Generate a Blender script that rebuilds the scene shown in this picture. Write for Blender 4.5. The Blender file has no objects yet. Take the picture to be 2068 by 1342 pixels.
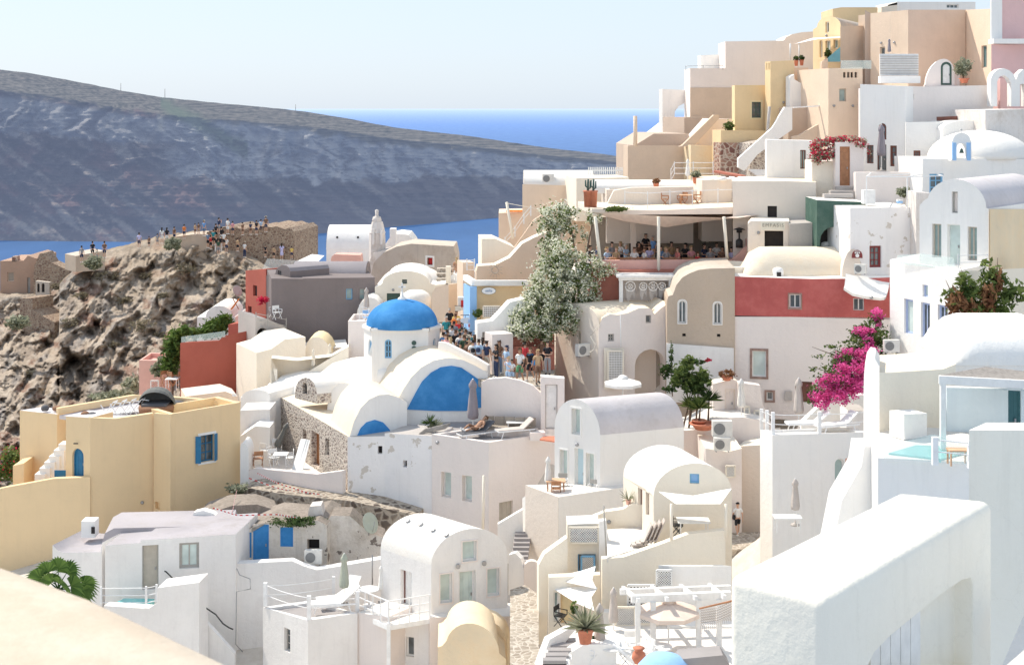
SKY_S=.15; SKY_DUST=1.0; SUN_E=5.0
import bpy, bmesh, math, random
from mathutils import Vector, Matrix, noise
from mathutils.geometry import tessellate_polygon
random.seed(7)
SC=bpy.context.scene
COL=SC.collection
R=math.radians
F=2872.0; CX=1034.0; HY=218.0      # focal length, centre column and horizon row in photo pixels
def P(px,py,Y): return Vector(((px-CX)/F*Y, Y, (HY-py)/F*Y))
def ZP(py,Y): return (HY-py)/F*Y
def XP(px,Y): return (px-CX)/F*Y
# ------------------------------------------------------------------ materials
MATS={}
def nt_mat(name):
    m=bpy.data.materials.new(name); m.use_nodes=True
    nt=m.node_tree; b=nt.nodes['Principled BSDF']; return m,nt,b
def pos_node(nt,scale=(1,1,1),gen=False):
    g=nt.nodes.new('ShaderNodeNewGeometry') if not gen else nt.nodes.new('ShaderNodeTexCoord')
    mp=nt.nodes.new('ShaderNodeMapping'); mp.inputs['Scale'].default_value=scale
    nt.links.new(g.outputs['Object' if gen else 'Position'],mp.inputs['Vector']); return mp
def noise_node(nt,mp,scale,detail=4,rough=.6):
    n=nt.nodes.new('ShaderNodeTexNoise'); n.inputs['Scale'].default_value=scale
    n.inputs['Detail'].default_value=detail; n.inputs['Roughness'].default_value=rough
    nt.links.new(mp.outputs[0],n.inputs['Vector']); return n
def ramp(nt,src,stops):
    r=nt.nodes.new('ShaderNodeValToRGB'); e=r.color_ramp.elements
    while len(e)<len(stops): e.new(.5)
    for i,(p,c) in enumerate(stops):
        e[i].position=p; e[i].color=(c[0],c[1],c[2],1) if not isinstance(c,(int,float)) else (c,c,c,1)
    nt.links.new(src,r.inputs[0]); return r
def mixc(nt,fac,a,b,mode='MIX'):
    m=nt.nodes.new('ShaderNodeMix'); m.data_type='RGBA'; m.blend_type=mode
    for s,i in ((fac,0),(a,6),(b,7)):
        if hasattr(s,'links'): nt.links.new(s,m.inputs[i])
        elif isinstance(s,(int,float)): m.inputs[i].default_value=s
        else: m.inputs[i].default_value=(s[0],s[1],s[2],1)
    return m.outputs[2]
def bump(nt,b,h,strength,dist):
    bp=nt.nodes.new('ShaderNodeBump'); bp.inputs['Strength'].default_value=strength; bp.inputs['Distance'].default_value=dist
    nt.links.new(h,bp.inputs['Height']); nt.links.new(bp.outputs[0],b.inputs['Normal'])
def plaster(name,c,var=.10,stain=.0,sc=(.62,.5,.4),bs=.5,patch=0,pc=(.5,.45,.4),streak=.12,crack=0):
    m,nt,b=nt_mat(name); mp=pos_node(nt)
    n1=noise_node(nt,mp,.55,6,.65)
    d=tuple(x*(1-var) for x in c); l=tuple(min(.93,x*(1+var*.35)) for x in c)
    col=ramp(nt,n1.outputs[0],[(.3,d),(.62,l)]).outputs[0]
    # rain streaks: noise stretched downwards
    mp2=pos_node(nt,(1.0,1.0,.10)); n2=noise_node(nt,mp2,3.2,5,.7)
    fs=ramp(nt,n2.outputs[0],[(.52,0),(.78,streak)]).outputs[0]
    col=mixc(nt,fs,col,tuple(x*.62 for x in c))
    if stain>0:
        n3=noise_node(nt,mp,1.1,8,.72); fs=ramp(nt,n3.outputs[0],[(.46,0),(.66,stain)]).outputs[0]
        col=mixc(nt,fs,col,sc)
    if patch>0:
        n4=noise_node(nt,mp,1.5,7,.6); fs=ramp(nt,n4.outputs[0],[(.60,0),(.615,patch)]).outputs[0]
        col=mixc(nt,fs,col,pc)
    if crack>0:
        wn=noise_node(nt,mp,2.5,5,.7); wv=nt.nodes.new('ShaderNodeVectorMath'); wv.operation='MULTIPLY_ADD'; wv.inputs[1].default_value=(.5,.5,.5)
        nt.links.new(wn.outputs[1],wv.inputs[0]); nt.links.new(mp.outputs[0],wv.inputs[2])
        vc=nt.nodes.new('ShaderNodeTexVoronoi'); vc.feature='DISTANCE_TO_EDGE'; vc.inputs['Scale'].default_value=.55; nt.links.new(wv.outputs[0],vc.inputs['Vector'])
        fc=ramp(nt,vc.outputs['Distance'],[(0,crack),(.006,0)]).outputs[0]; col=mixc(nt,fc,col,(.45,.40,.34))
        n8=noise_node(nt,mp,14,3,.6); fs=ramp(nt,n8.outputs[0],[(.72,0),(.75,crack*.8)]).outputs[0]; col=mixc(nt,fs,col,(.50,.45,.38))
    nt.links.new(col,b.inputs['Base Color']); b.inputs['Roughness'].default_value=.9
    b.inputs['Specular IOR Level'].default_value=.15
    n5=noise_node(nt,mp,5,6,.7); bump(nt,b,n5.outputs[0],bs,.05)
    return m
def simple(name,c,rough=.6,metal=0,var=.08,spec=.4,scale=4,trans=0,alpha=1):
    m,nt,b=nt_mat(name); mp=pos_node(nt,gen=True); n=noise_node(nt,mp,scale,4)
    col=ramp(nt,n.outputs[0],[(.3,tuple(x*(1-var) for x in c)),(.7,tuple(min(1,x*(1+var)) for x in c))])
    nt.links.new(col.outputs[0],b.inputs['Base Color']); b.inputs['Roughness'].default_value=rough
    b.inputs['Metallic'].default_value=metal; b.inputs['Specular IOR Level'].default_value=spec
    if trans: b.inputs['Transmission Weight'].default_value=trans
    if alpha<1: b.inputs['Alpha'].default_value=alpha
    return m
def stone(name,ca,cb,joint,scale=2.2,jw=.06,zs=1.3,bs=.8):
    m,nt,b=nt_mat(name); mp=pos_node(nt,(1,1,zs))
    nn=noise_node(nt,mp,1.5,3); w=nt.nodes.new('ShaderNodeVectorMath'); w.operation='MULTIPLY_ADD'
    w.inputs[1].default_value=(.35,.35,.35); nt.links.new(nn.outputs[1],w.inputs[0]); nt.links.new(mp.outputs[0],w.inputs[2])
    v=nt.nodes.new('ShaderNodeTexVoronoi'); v.inputs['Scale'].default_value=scale; nt.links.new(w.outputs[0],v.inputs['Vector'])
    v2=nt.nodes.new('ShaderNodeTexVoronoi'); v2.feature='DISTANCE_TO_EDGE'; v2.inputs['Scale'].default_value=scale; nt.links.new(w.outputs[0],v2.inputs['Vector'])
    sp=nt.nodes.new('ShaderNodeSeparateColor'); nt.links.new(v.outputs['Color'],sp.inputs[0])
    col=ramp(nt,sp.outputs[0],[(0,ca),(1,cb)]).outputs[0]
    j=ramp(nt,v2.outputs['Distance'],[(jw*.4,1.0),(jw*1.6,0.0)]).outputs[0]
    col=mixc(nt,j,col,joint)
    n3=noise_node(nt,pos_node(nt),9,6,.7); col=mixc(nt,.35,col,n3.outputs[0],'OVERLAY')
    nt.links.new(col,b.inputs['Base Color']); b.inputs['Roughness'].default_value=.95; b.inputs['Specular IOR Level'].default_value=.1
    bump(nt,b,v2.outputs['Distance'],bs,.12); return m
def rock(name,stops,scale=.25,bs=1,zs=1,fine=2.0,dist=.5):
    m,nt,b=nt_mat(name); mp=pos_node(nt,(1,1,zs)); n=noise_node(nt,mp,scale,10,.68)
    col=ramp(nt,n.outputs[0],stops).outputs[0]
    n2=noise_node(nt,mp,fine,8,.75); col=mixc(nt,.75,col,n2.outputs[0],'OVERLAY')
    nt.links.new(col,b.inputs['Base Color']); b.inputs['Roughness'].default_value=1; b.inputs['Specular IOR Level'].default_value=.05
    bump(nt,b,n2.outputs[0],bs,dist); return m
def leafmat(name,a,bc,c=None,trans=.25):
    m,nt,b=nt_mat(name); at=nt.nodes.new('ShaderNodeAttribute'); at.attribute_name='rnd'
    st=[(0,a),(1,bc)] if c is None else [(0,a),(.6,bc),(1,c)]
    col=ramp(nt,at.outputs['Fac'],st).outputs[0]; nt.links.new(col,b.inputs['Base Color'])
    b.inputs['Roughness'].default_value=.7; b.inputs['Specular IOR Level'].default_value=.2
    t=nt.nodes.new('ShaderNodeBsdfTranslucent'); nt.links.new(col,t.inputs[0])
    mx=nt.nodes.new('ShaderNodeMixShader'); mx.inputs[0].default_value=trans
    nt.links.new(b.outputs[0],mx.inputs[1]); nt.links.new(t.outputs[0],mx.inputs[2])
    nt.links.new(mx.outputs[0],nt.nodes['Material Output'].inputs[0]); return m
def glassmat(name,c,rough=.08,spec=.8,v=.5):
    m,nt,b=nt_mat(name); mp=pos_node(nt); n=noise_node(nt,mp,1.3,2)
    col=ramp(nt,n.outputs[0],[(.35,tuple(x*(1-v) for x in c)),(.65,tuple(min(1,x*(1+v*.8)) for x in c))])
    nt.links.new(col.outputs[0],b.inputs['Base Color']); b.inputs['Roughness'].default_value=rough; b.inputs['Specular IOR Level'].default_value=spec
    return m
W=(.885,.865,.835)
def build_mats():
    D=MATS
    D['white']=plaster('white_plaster',W,.06,.22,(.76,.72,.66),streak=.2)
    D['white2']=plaster('weathered_white_plaster',(.85,.825,.80),.10,.30,(.60,.56,.54),streak=.25)
    D['whitep']=plaster('patched_white_plaster',(.87,.85,.84),.06,.12,(.6,.56,.52),patch=.75,pc=(.55,.49,.42),streak=.2)
    D['roofw']=plaster('whitewashed_roof',(.84,.81,.765),.08,.25,(.72,.62,.52),streak=.05)
    D['roofp']=plaster('peachy_weathered_roof',(.82,.72,.58),.10,.55,(.76,.60,.42),streak=.1)
    D['rooflav']=plaster('stained_grey_white_roof',(.66,.62,.63),.14,.5,(.46,.42,.41),streak=.2)
    D['cream']=plaster('cream_plaster',(.86,.79,.675),.06,.1,(.7,.6,.45))
    D['ledge']=plaster('sunlit_cream_ledge',(.60,.505,.40),.10,.6,(.70,.63,.54),streak=.1,bs=.3)
    D['poolwall']=plaster('pale_pool_room_paint',(.74,.82,.84),.05)
    D['beige']=plaster('beige_plaster',(.80,.71,.62),.07,.12,(.6,.5,.42))
    D['pinkw']=plaster('pinkish_white_plaster',(.83,.755,.71),.06,.1,(.62,.54,.5))
    D['peach']=plaster('peach_plaster',(.78,.625,.49),.06)
    D['peachd']=plaster('dark_peach_plaster',(.55,.44,.36),.06)
    D['tan']=plaster('tan_plaster',(.66,.53,.42),.08)
    D['yellow']=plaster('warm_yellow_plaster',(.82,.625,.385),.06,.08,(.6,.45,.26))
    D['yellowr']=plaster('pale_yellow_roof_plaster',(.80,.67,.43),.06)
    D['orange']=plaster('orange_yellow_plaster',(.80,.62,.38),.08)
    D['coral']=plaster('coral_red_plaster',(.46,.135,.10),.14,.3,(.40,.13,.10))
    D['coralp']=plaster('pale_coral_plaster',(.75,.45,.38),.08)
    D['red']=plaster('faded_red_plaster',(.50,.125,.115),.12,.35,(.62,.22,.20),streak=.3)
    D['redw']=plaster('weathered_brick_red_plaster',(.50,.20,.15),.2,.5,(.38,.13,.09))
    D['pink']=plaster('rose_pink_plaster',(.78,.52,.50),.05)
    D['grey']=plaster('brown_grey_plaster',(.235,.200,.195),.08)
    D['greyd']=plaster('dark_grey_plaster',(.17,.155,.16),.08,streak=.1)
    D['greyl']=plaster('warm_grey_plaster',(.50,.46,.43),.08)
    D['greyroof']=plaster('grey_vault_plaster',(.31,.285,.30),.15,.4,(.22,.2,.2))
    D['old']=plaster('old_render',(.60,.52,.44),.16,.7,(.42,.34,.27),streak=.5)
    D['oldw']=plaster('old_whitewash',(.76,.71,.67),.10,.6,(.5,.42,.35),streak=.6)
    D['tanstone']=plaster('rough_tan_render',(.56,.455,.36),.16,.5,(.46,.36,.27),bs=1)
    D['green']=plaster('dark_green_plaster',(.07,.13,.105),.2,.3,(.16,.2,.17))
    D['ochre']=plaster('ochre_plaster',(.84,.70,.50),.14,.45,(.76,.56,.34))
    D['blue']=plaster('cobalt_blue_paint',(.055,.25,.57),.16,.5,(.11,.34,.65),bs=.3,streak=.1)
    D['bluel']=plaster('sky_blue_paint',(.33,.55,.85),.05)
    D['aqua']=plaster('pale_aqua_paint',(.60,.75,.80),.04)
    D['aquad']=simple('aqua_render',(.16,.37,.42))
    D['near']=plaster('near_trowelled_white',(.94,.875,.77),.05,.35,(.84,.76,.64),bs=.45,streak=.25,crack=.10)
    D['roofshade']=plaster('mottled_shaded_roof',(.46,.43,.45),.18,.6,(.33,.30,.29))  # darker copy of the roof plaster, shade put into its colour
    D['ruinp']=plaster('brown_ruin_plaster',(.46,.31,.23),.15,.4,(.35,.22,.16))
    D['acf']=simple('ac_fan_grille',(.22,.22,.22),.6)
    D['floor']=plaster('grey_terrace_floor',(.36,.335,.33),.1)
    D['floorl']=plaster('pale_terrace_floor',(.78,.745,.70),.08)
    D['stonew']=stone('dark_volcanic_rubble',(.24,.19,.17),(.46,.40,.36),(.66,.60,.53),4.6,.12)
    D['stoner']=stone('reddish_rubble',(.22,.11,.09),(.42,.26,.20),(.55,.46,.38),2.4,.08)
    D['stoneb']=stone('brown_rubble',(.20,.13,.10),(.36,.26,.19),(.42,.34,.26),3.0,.07)
    D['paving']=stone('lane_paving',(.30,.25,.20),(.46,.40,.33),(.56,.50,.43),3.4,.07,bs=.5)
    D['crumble']=plaster('crumbling_whitewash',(.72,.67,.61),.14,.7,(.42,.36,.30),streak=.7,patch=.9,pc=(.17,.14,.12),bs=1.2)
    D['bank']=stone('bank_rubble',(.10,.08,.07),(.42,.35,.28),(.46,.40,.33),2.6,.12,1.2,1.0)
    D['rockw']=rock('rubble_retaining_rock',[(.3,(.12,.10,.09)),(.45,(.30,.25,.21)),(.6,(.50,.44,.38)),(.75,(.6,.54,.47))],.9,1,1,4,.25)
    D['soil']=rock('dry_scrub_soil',[(.3,(.10,.08,.05)),(.5,(.22,.17,.12)),(.7,(.12,.13,.06))],.9,1,1,4,.2)
    D['roofpatch']=rock('bare_cement_roof',[(.3,(.22,.19,.16)),(.6,(.34,.29,.25))],.5,.5,1,5,.05)
    D['glass']=glassmat('window_glass',(.10,.12,.13))
    D['glassl']=glassmat('pale_curtained_glass',(.58,.68,.65),.12,.7,.12)
    D['glassg']=glassmat('greenish_glass',(.30,.40,.39),.1,.7,.2)
    D['dark']=simple('dark_interior',(.035,.03,.03),.9)  # near-black sheet standing in for the unlit depth of openings
    D['shade']=simple('shaded_interior_plaster',(.34,.29,.24),.9)  # indoor shade put into the plaster colour
    D['fwhite']=simple('white_painted_wood',(.80,.79,.77),.5)
    D['fblue']=simple('blue_painted_wood',(.02,.17,.34),.5,var=.15)
    D['fbluel']=simple('light_blue_painted_wood',(.22,.48,.72),.5)
    D['flav']=simple('lavender_blue_frame',(.42,.50,.72),.5)
    D['fbrown']=simple('brown_painted_wood',(.16,.06,.045),.6)
    D['fred']=simple('dark_red_painted_wood',(.22,.04,.04),.6)
    D['fstone']=simple('brown_stone_surround',(.33,.22,.18),.9,var=.3)
    D['fgrey']=simple('grey_painted_wood',(.40,.38,.35),.6)
    D['ftaupe']=simple('taupe_painted_door',(.50,.45,.38),.5)
    D['fgreen']=simple('dark_green_wood',(.06,.11,.09),.5)
    D['fteal']=simple('teal_painted_wood',(.05,.16,.18),.5)
    D['wood']=simple('warm_wood',(.42,.20,.10),.5,var=.2)
    D['woodl']=simple('light_wood',(.66,.42,.26),.5)
    D['woodg']=simple('grey_weathered_wood',(.33,.30,.27),.8,var=.25)
    D['metal']=simple('grey_metal',(.35,.35,.36),.4,.6)
    D['metalw']=simple('white_metal',(.82,.82,.82),.4)
    D['black']=simple('black_metal',(.03,.03,.03),.5)
    D['acw']=simple('ac_casing',(.72,.70,.66),.5)
    D['canvasw']=simple('white_canvas',(.84,.82,.79),.9)
    D['canvasg']=simple('grey_mauve_canvas',(.30,.27,.30),.9)
    D['canvast']=simple('taupe_canvas',(.56,.50,.46),.9)
    D['canvass']=simple('sage_canvas',(.45,.48,.40),.9)
    D['canvasd']=simple('dark_canvas',(.16,.16,.15),.9)
    D['sail']=simple('beige_sail_cloth',(.70,.58,.50),.9)
    D['cushion']=simple('taupe_cushion',(.33,.28,.23),.9)
    D['cushd']=simple('charcoal_cushion',(.12,.12,.13),.9)
    D['wicker']=simple('brown_wicker',(.27,.14,.08),.8,var=.3,scale=30)
    D['terra']=simple('terracotta',(.55,.20,.12),.8,var=.15)
    D['reed']=simple('grey_reed_mat',(.27,.245,.225),.95,var=.35,scale=9)
    D['pool']=simple('pool_water',(.22,.62,.60),.05,var=.1,spec=.8)
    D['redfab']=simple('red_fabric',(.6,.05,.05),.9)
    D['orangefab']=simple('orange_fabric',(.8,.25,.04),.9)
    D['bluefab']=simple('blue_fabric',(.03,.28,.7),.8)
    D['signw']=simple('white_sign_board',(.8,.8,.8),.5)
    D['signc']=simple('cream_sign_board',(.72,.68,.58),.5)
    D['ink']=simple('sign_lettering',(.28,.26,.22),.6)
    D['inkb']=simple('blue_grey_sign_lettering',(.25,.35,.5),.6)
    g,nt,b=nt_mat('clear_glass_panel'); b.inputs['Base Color'].default_value=(.75,.88,.86,1); b.inputs['Roughness'].default_value=.03
    b.inputs['Alpha'].default_value=.28; D['clear']=g
    D['leaf']=leafmat('dark_green_leaves',(.02,.04,.015),(.10,.16,.045))
    D['leafy']=leafmat('yellow_green_leaves',(.04,.08,.02),(.20,.25,.07))
    D['leafp']=leafmat('pine_needles',(.03,.07,.02),(.16,.24,.05))
    D['leafo']=leafmat('grey_green_leaves',(.17,.19,.11),(.46,.46,.34))
    D['leafd']=leafmat('dry_russet_leaves',(.16,.06,.03),(.36,.20,.10))
    D['flow']=leafmat('cream_white_flowers',(.70,.71,.50),(.95,.94,.84),trans=.4)
    D['flop']=leafmat('magenta_flowers',(.55,.035,.22),(.93,.19,.50),trans=.35)
    D['flor']=leafmat('crimson_flowers',(.45,.01,.05),(.80,.04,.12),trans=.3)
    D['frond']=leafmat('palm_fronds',(.03,.08,.02),(.16,.26,.06))
    D['scrub']=leafmat('dry_scrub_leaves',(.13,.11,.07),(.33,.28,.19))
    D['bark']=simple('bark',(.16,.11,.08),.9,var=.3,scale=12)
def M(k): return MATS[k]
# ------------------------------------------------------------------ mesh builder
ORG={}
class MB:
    def __init__(s): s.v=[]; s.f=[]; s.sm=[]; s.rnd=None
    def add(s,vs,fs,smooth=False):
        n=len(s.v); s.v+= [Vector(v) for v in vs]; s.f+=[tuple(i+n for i in f) for f in fs]; s.sm+=[smooth]*len(fs); return s
    def poly(s,pts,holes=()):
        if not holes: return s.add(pts,[tuple(range(len(pts)))])
        rings=[list(pts)]+[list(h) for h in holes]; allp=[p for r in rings for p in r]
        tr=tessellate_polygon([[Vector(p) for p in r] for r in rings])
        nrm=Vector((0,0,0)); n=len(pts)
        for i in range(n): nrm+=Vector(pts[i]).cross(Vector(pts[(i+1)%n]))
        fs=[]
        for t in tr:
            a,b,c=[Vector(allp[i]) for i in t]
            cr=(b-a).cross(c-a)
            if cr.length<1e-9: continue
            fs.append(tuple(t) if cr.dot(nrm)>0 else (t[0],t[2],t[1]))
        return s.add(allp,fs)
    def box(s,c,d,rz=0,rx=0,ry=0):
        m=Matrix.Rotation(rz,3,'Z')@Matrix.Rotation(ry,3,'Y')@Matrix.Rotation(rx,3,'X'); c=Vector(c)
        vs=[c+m@Vector((x*d[0]/2,y*d[1]/2,z*d[2]/2)) for x in(-1,1) for y in(-1,1) for z in(-1,1)]
        return s.add(vs,[(0,1,3,2),(4,6,7,5),(0,4,5,1),(2,3,7,6),(0,2,6,4),(1,5,7,3)])
    def bar(s,a,b,w,h=None):
        a=Vector(a);b=Vector(b);h=h or w; d=(b-a); L=d.length
        if L<1e-6: return s
        q=d.to_track_quat('X','Z').to_matrix(); c=(a+b)/2
        vs=[c+q@Vector((x*L/2,y*w/2,z*h/2)) for x in(-1,1) for y in(-1,1) for z in(-1,1)]
        return s.add(vs,[(0,1,3,2),(4,6,7,5),(0,4,5,1),(2,3,7,6),(0,2,6,4),(1,5,7,3)])
    def tube(s,pts,r,n=6,cap=True):
        pts=[Vector(p) for p in pts]; rs=r if isinstance(r,(list,tuple)) else [r]*len(pts); vs=[];fs=[]
        for i,p in enumerate(pts):
            d=(pts[min(i+1,len(pts)-1)]-pts[max(i-1,0)]).normalized(); u=d.orthogonal().normalized() if abs(d.z)>.95 else d.cross(Vector((0,0,1))).normalized()
            w=d.cross(u)
            for k in range(n):
                a=2*math.pi*k/n; vs.append(p+(u*math.cos(a)+w*math.sin(a))*rs[i])
        for i in range(len(pts)-1):
            for k in range(n): fs.append((i*n+k,i*n+(k+1)%n,(i+1)*n+(k+1)%n,(i+1)*n+k))
        if cap: fs.append(tuple(range(n))[::-1]); fs.append(tuple((len(pts)-1)*n+k for k in range(n)))
        return s.add(vs,fs,True)
    def lathe(s,prof,c=(0,0,0),n=16,smooth=True,sy=1,wob=0,rot=None):
        c=Vector(c); vs=[];fs=[]
        for (r,z) in prof:
            for k in range(n):
                a=2*math.pi*k/n; rr=r*(1+wob*math.cos(a*(n//2))) if wob else r
                v=Vector((rr*math.cos(a),rr*math.sin(a)*sy,z)); 
                if rot is not None: v=rot@v
                vs.append(c+v)
        for i in range(len(prof)-1):
            for k in range(n): fs.append((i*n+k,i*n+(k+1)%n,(i+1)*n+(k+1)%n,(i+1)*n+k))
        fs.append(tuple(range(n))[::-1]); fs.append(tuple((len(prof)-1)*n+k for k in range(n)))
        return s.add(vs,fs,smooth)
    def build(s,name,mat,parent=None,smooth=None,local=False):
        o0=Vector((0,0,0)) if (parent is None or local) else ORG.get(parent.name,Vector((0,0,0)))
        me=bpy.data.meshes.new(name); me.from_pydata([tuple(v-o0) for v in s.v],[],s.f)
        me.polygons.foreach_set('use_smooth',s.sm if smooth is None else [smooth]*len(s.f))
        me.materials.append(M(mat) if isinstance(mat,str) else mat); me.update()
        if s.rnd is not None:
            a=me.attributes.new('rnd','FLOAT','FACE'); a.data.foreach_set('value',s.rnd)
        o=bpy.data.objects.new(name,me); COL.objects.link(o)
        if parent is not None: o.parent=parent; ORG[o.name]=o0
        return o
def tag(o,label=None,cat=None,group=None,kind=None):
    if label: o['label']=label
    if cat: o['category']=cat
    if group: o['group']=group
    if kind: o['kind']=kind
    return o
def thing(name,label,cat,loc=(0,0,0),group=None,rz=0):
    o=bpy.data.objects.new(name,None); COL.objects.link(o); o.empty_display_size=.3
    o.location=loc; o.rotation_euler=(0,0,rz); ORG[o.name]=Vector(loc); return tag(o,label,cat,group)
def copy_tree(o,parent=None):
    c=o.copy(); COL.objects.link(c); c.parent=parent
    for ch in list(o.children): copy_tree(ch,c)
    return c
USED={}
def place(proto,loc,rz=0,label=None,group=None,s=1,mats=None):
    """first use moves the prototype, later uses copy it"""
    k=proto.name
    if k in USED: o=copy_tree(proto)
    else: o=proto; USED[k]=1
    o.location=loc; o.rotation_euler=(0,0,rz); o.scale=(s,s,s)
    if label: o['label']=label
    if group: o['group']=group
    if mats:
        def rec(x):
            b=x.name.split('.')[0]
            if x.type=='MESH' and b in mats: 
                x.material_slots[0].link='OBJECT'; x.material_slots[0].material=M(mats[b])
            for ch in x.children: rec(ch)
        rec(o)
    return o
# ------------------------------------------------------------------ walls with openings
class Plane:
    """a vertical wall plane from A to B (left to right seen from outside)"""
    def __init__(s,A,B):
        s.A=Vector((A[0],A[1])); s.B=Vector((B[0],B[1])); s.d=(s.B-s.A).normalized(); s.L=(s.B-s.A).length
        s.n=Vector((s.d.y,-s.d.x))
    def u(s,px):
        k=(px-CX)/F; return (k*s.A.y-s.A.x)/(s.d.x-k*s.d.y)
    def z(s,py,u): return (HY-py)/F*(s.A.y+u*s.d.y)
    def pt(s,u,z,out=0): 
        q=s.A+s.d*u+s.n*out; return Vector((q.x,q.y,z))
    def at(s,px,py,out=0):
        u=s.u(px); return s.pt(u,s.z(py,u),out)
def arcpts(u0,u1,z0,z1,n=8):
    r=(u1-u0)/2; r=min(r,(z1-z0)); c=(u0+u1)/2
    return [(c-(u1-u0)/2*math.cos(math.pi*i/n), z1-r+r*math.sin(math.pi*i/n)) for i in range(n+1)]
def opening(pl,op,wall,root,holes):
    """cut one opening, build its jambs into the wall, and its filling as child parts"""
    kind,x0,y0,x1,y1=op[:5]; o=op[5] if len(op)>5 else {}
    u0,u1=pl.u(x0),pl.u(x1); um=(u0+u1)/2; z1,z0=pl.z(y0,um),pl.z(y1,um)
    if u1<u0: u0,u1=u1,u0
    d=o.get('d',.18)
    if 'poly' in o: out=[(pl.u(a),pl.z(b,pl.u(a))) for a,b in o['poly']]
    elif o.get('a'): out=[(u0,z0)]+arcpts(u0,u1,z0,z1)+[(u1,z0)]
    else: out=[(u0,z0),(u0,z1),(u1,z1),(u1,z0)]
    holes.append([pl.pt(a,b) for a,b in out])
    n=len(out)
    for i in range(n):
        a=out[i];b=out[(i+1)%n]
        wall.add([pl.pt(*a),pl.pt(*b),pl.pt(*b,-d),pl.pt(*a,-d)],[(0,1,2,3)])
    nm={'w':'window','d':'door','o':'niche','s':'window'}[kind]; nm=o.get('name',nm)
    fw=o.get('fw',.06 if kind!='d' else .05)
    fr=o.get('fr','fwhite'); gl=o.get('gl',{'w':'glass','d':fr,'o':'dark','s':'fblue'}[kind])
    cu=sum(a for a,b in out)/n; cz=sum(b for a,b in out)/n
    def inset(k,t): # shrink towards centre by t metres
        res=[]
        for a,b in out:
            res.append((a+(t if a<cu else -t)*(1 if abs(a-cu)>t else abs(a-cu)/t if t else 0), max(z0+t,min(z1-t,b)) if not o.get('a') else (b+t if b<=z0+1e-4 else b-t*max(0,(b-(z1-(u1-u0)/2)))/max(.01,(u1-u0)/2))))
        return res
    if kind=='o':
        mb=MB(); mb.poly([pl.pt(a,b,-d+.0) for a,b in out][::-1]); ob=mb.build(nm,gl,root); 
    else:
        ins=inset(0,fw); mb=MB()
        for i in range(n):
            a,b=out[i],out[(i+1)%n]; c,e=ins[(i+1)%n],ins[i]; D=-d+.05
            mb.add([pl.pt(*a,D),pl.pt(*b,D),pl.pt(*c,D),pl.pt(*e,D)],[(0,1,2,3)])
            mb.add([pl.pt(*e,D),pl.pt(*c,D),pl.pt(*c,D-.04),pl.pt(*e,D-.04)],[(0,1,2,3)])
        nx,ny=o.get('nx',1),o.get('ny',1); D=-d+.045
        for i in range(1,nx+1 if nx>1 else 1):
            if i==nx: break
            uu=u0+(u1-u0)*i/nx; mb.add([pl.pt(uu-.03,z0,D),pl.pt(uu+.03,z0,D),pl.pt(uu+.03,z1 if not o.get('a') else z1-.05,D),pl.pt(uu-.03,z1 if not o.get('a') else z1-.05,D)],[(0,1,2,3)])
        for i in range(1,ny):
            zz=z0+(z1-z0)*i/ny; mb.add([pl.pt(u0,zz-.025,D),pl.pt(u1,zz-.025,D),pl.pt(u1,zz+.025,D),pl.pt(u0,zz+.025,D)],[(0,1,2,3)])
        ob=mb.build(nm,fr,root)
        pb=MB(); pb.poly([pl.pt(a,b,-d+.01) for a,b in ins][::-1])
        if kind=='d' and o.get('planks',1):
            k=max(2,int((u1-u0)/.25))
            for i in range(1,k): 
                uu=u0+(u1-u0)*i/k; pb.bar(pl.pt(uu,z0+fw,-d+.015),pl.pt(uu,min(z1-fw,out[min(i,n-1)][1] if o.get('a') else z1-fw),-d+.015),.015)
        pb.build('pane' if kind!='d' else 'door_panel',gl,ob)
        if kind=='d':
            MB().box(pl.pt(u1-.14,z0+(z1-z0)*.45,-d+.05),(.05,.05,.12)).build('handle','metal',ob)
    if 'trim' in o:   # a proud surround
        t=o.get('tw',.09); tb=MB(); big=[]
        for a,b in out:
            big.append((a+(-t if a<cu-.01 else t if a>cu+.01 else 0), b+(t if b>cz else -t)))
        for i in range(n):
            a,b=out[i],out[(i+1)%n]; c,e=big[(i+1)%n],big[i]
            tb.add([pl.pt(*a,.035),pl.pt(*e,.035),pl.pt(*c,.035),pl.pt(*b,.035)],[(0,3,2,1)])
            tb.add([pl.pt(*e,.035),pl.pt(*e,-.01),pl.pt(*c,-.01),pl.pt(*c,.035)],[(0,1,2,3)])
        tb.build('surround',o['trim'],ob)
    if o.get('sh'):   # open shutters
        for sgn,ue in ((-1,u0),(1,u1)):
            w=(u1-u0)*.5; s2=MB(); s2.box(pl.pt(ue+sgn*w*.42*(.35 if sgn>0 else 1)*(1),(z0+z1)/2,.12),(w*.7,.04,z1-z0),rz=math.atan2(pl.d.y,pl.d.x)+sgn*R(35))
            s2.build('shutter',o['sh'],ob)
    return ob
def arc(x0,y0,x1,y1,top,n=14,p=1.0):
    """vault outline from (x0,y0) over the crown row to (x1,y1), in photo pixels"""
    out=[]
    for i in range(n+1):
        a=math.pi*i/n; t=(1-math.cos(a))/2; yb=y0+(y1-y0)*t
        yc=(y0+y1)/2-top
        out.append((x0+(x1-x0)*t, yb-yc*math.sin(a)**p))
    return out
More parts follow.
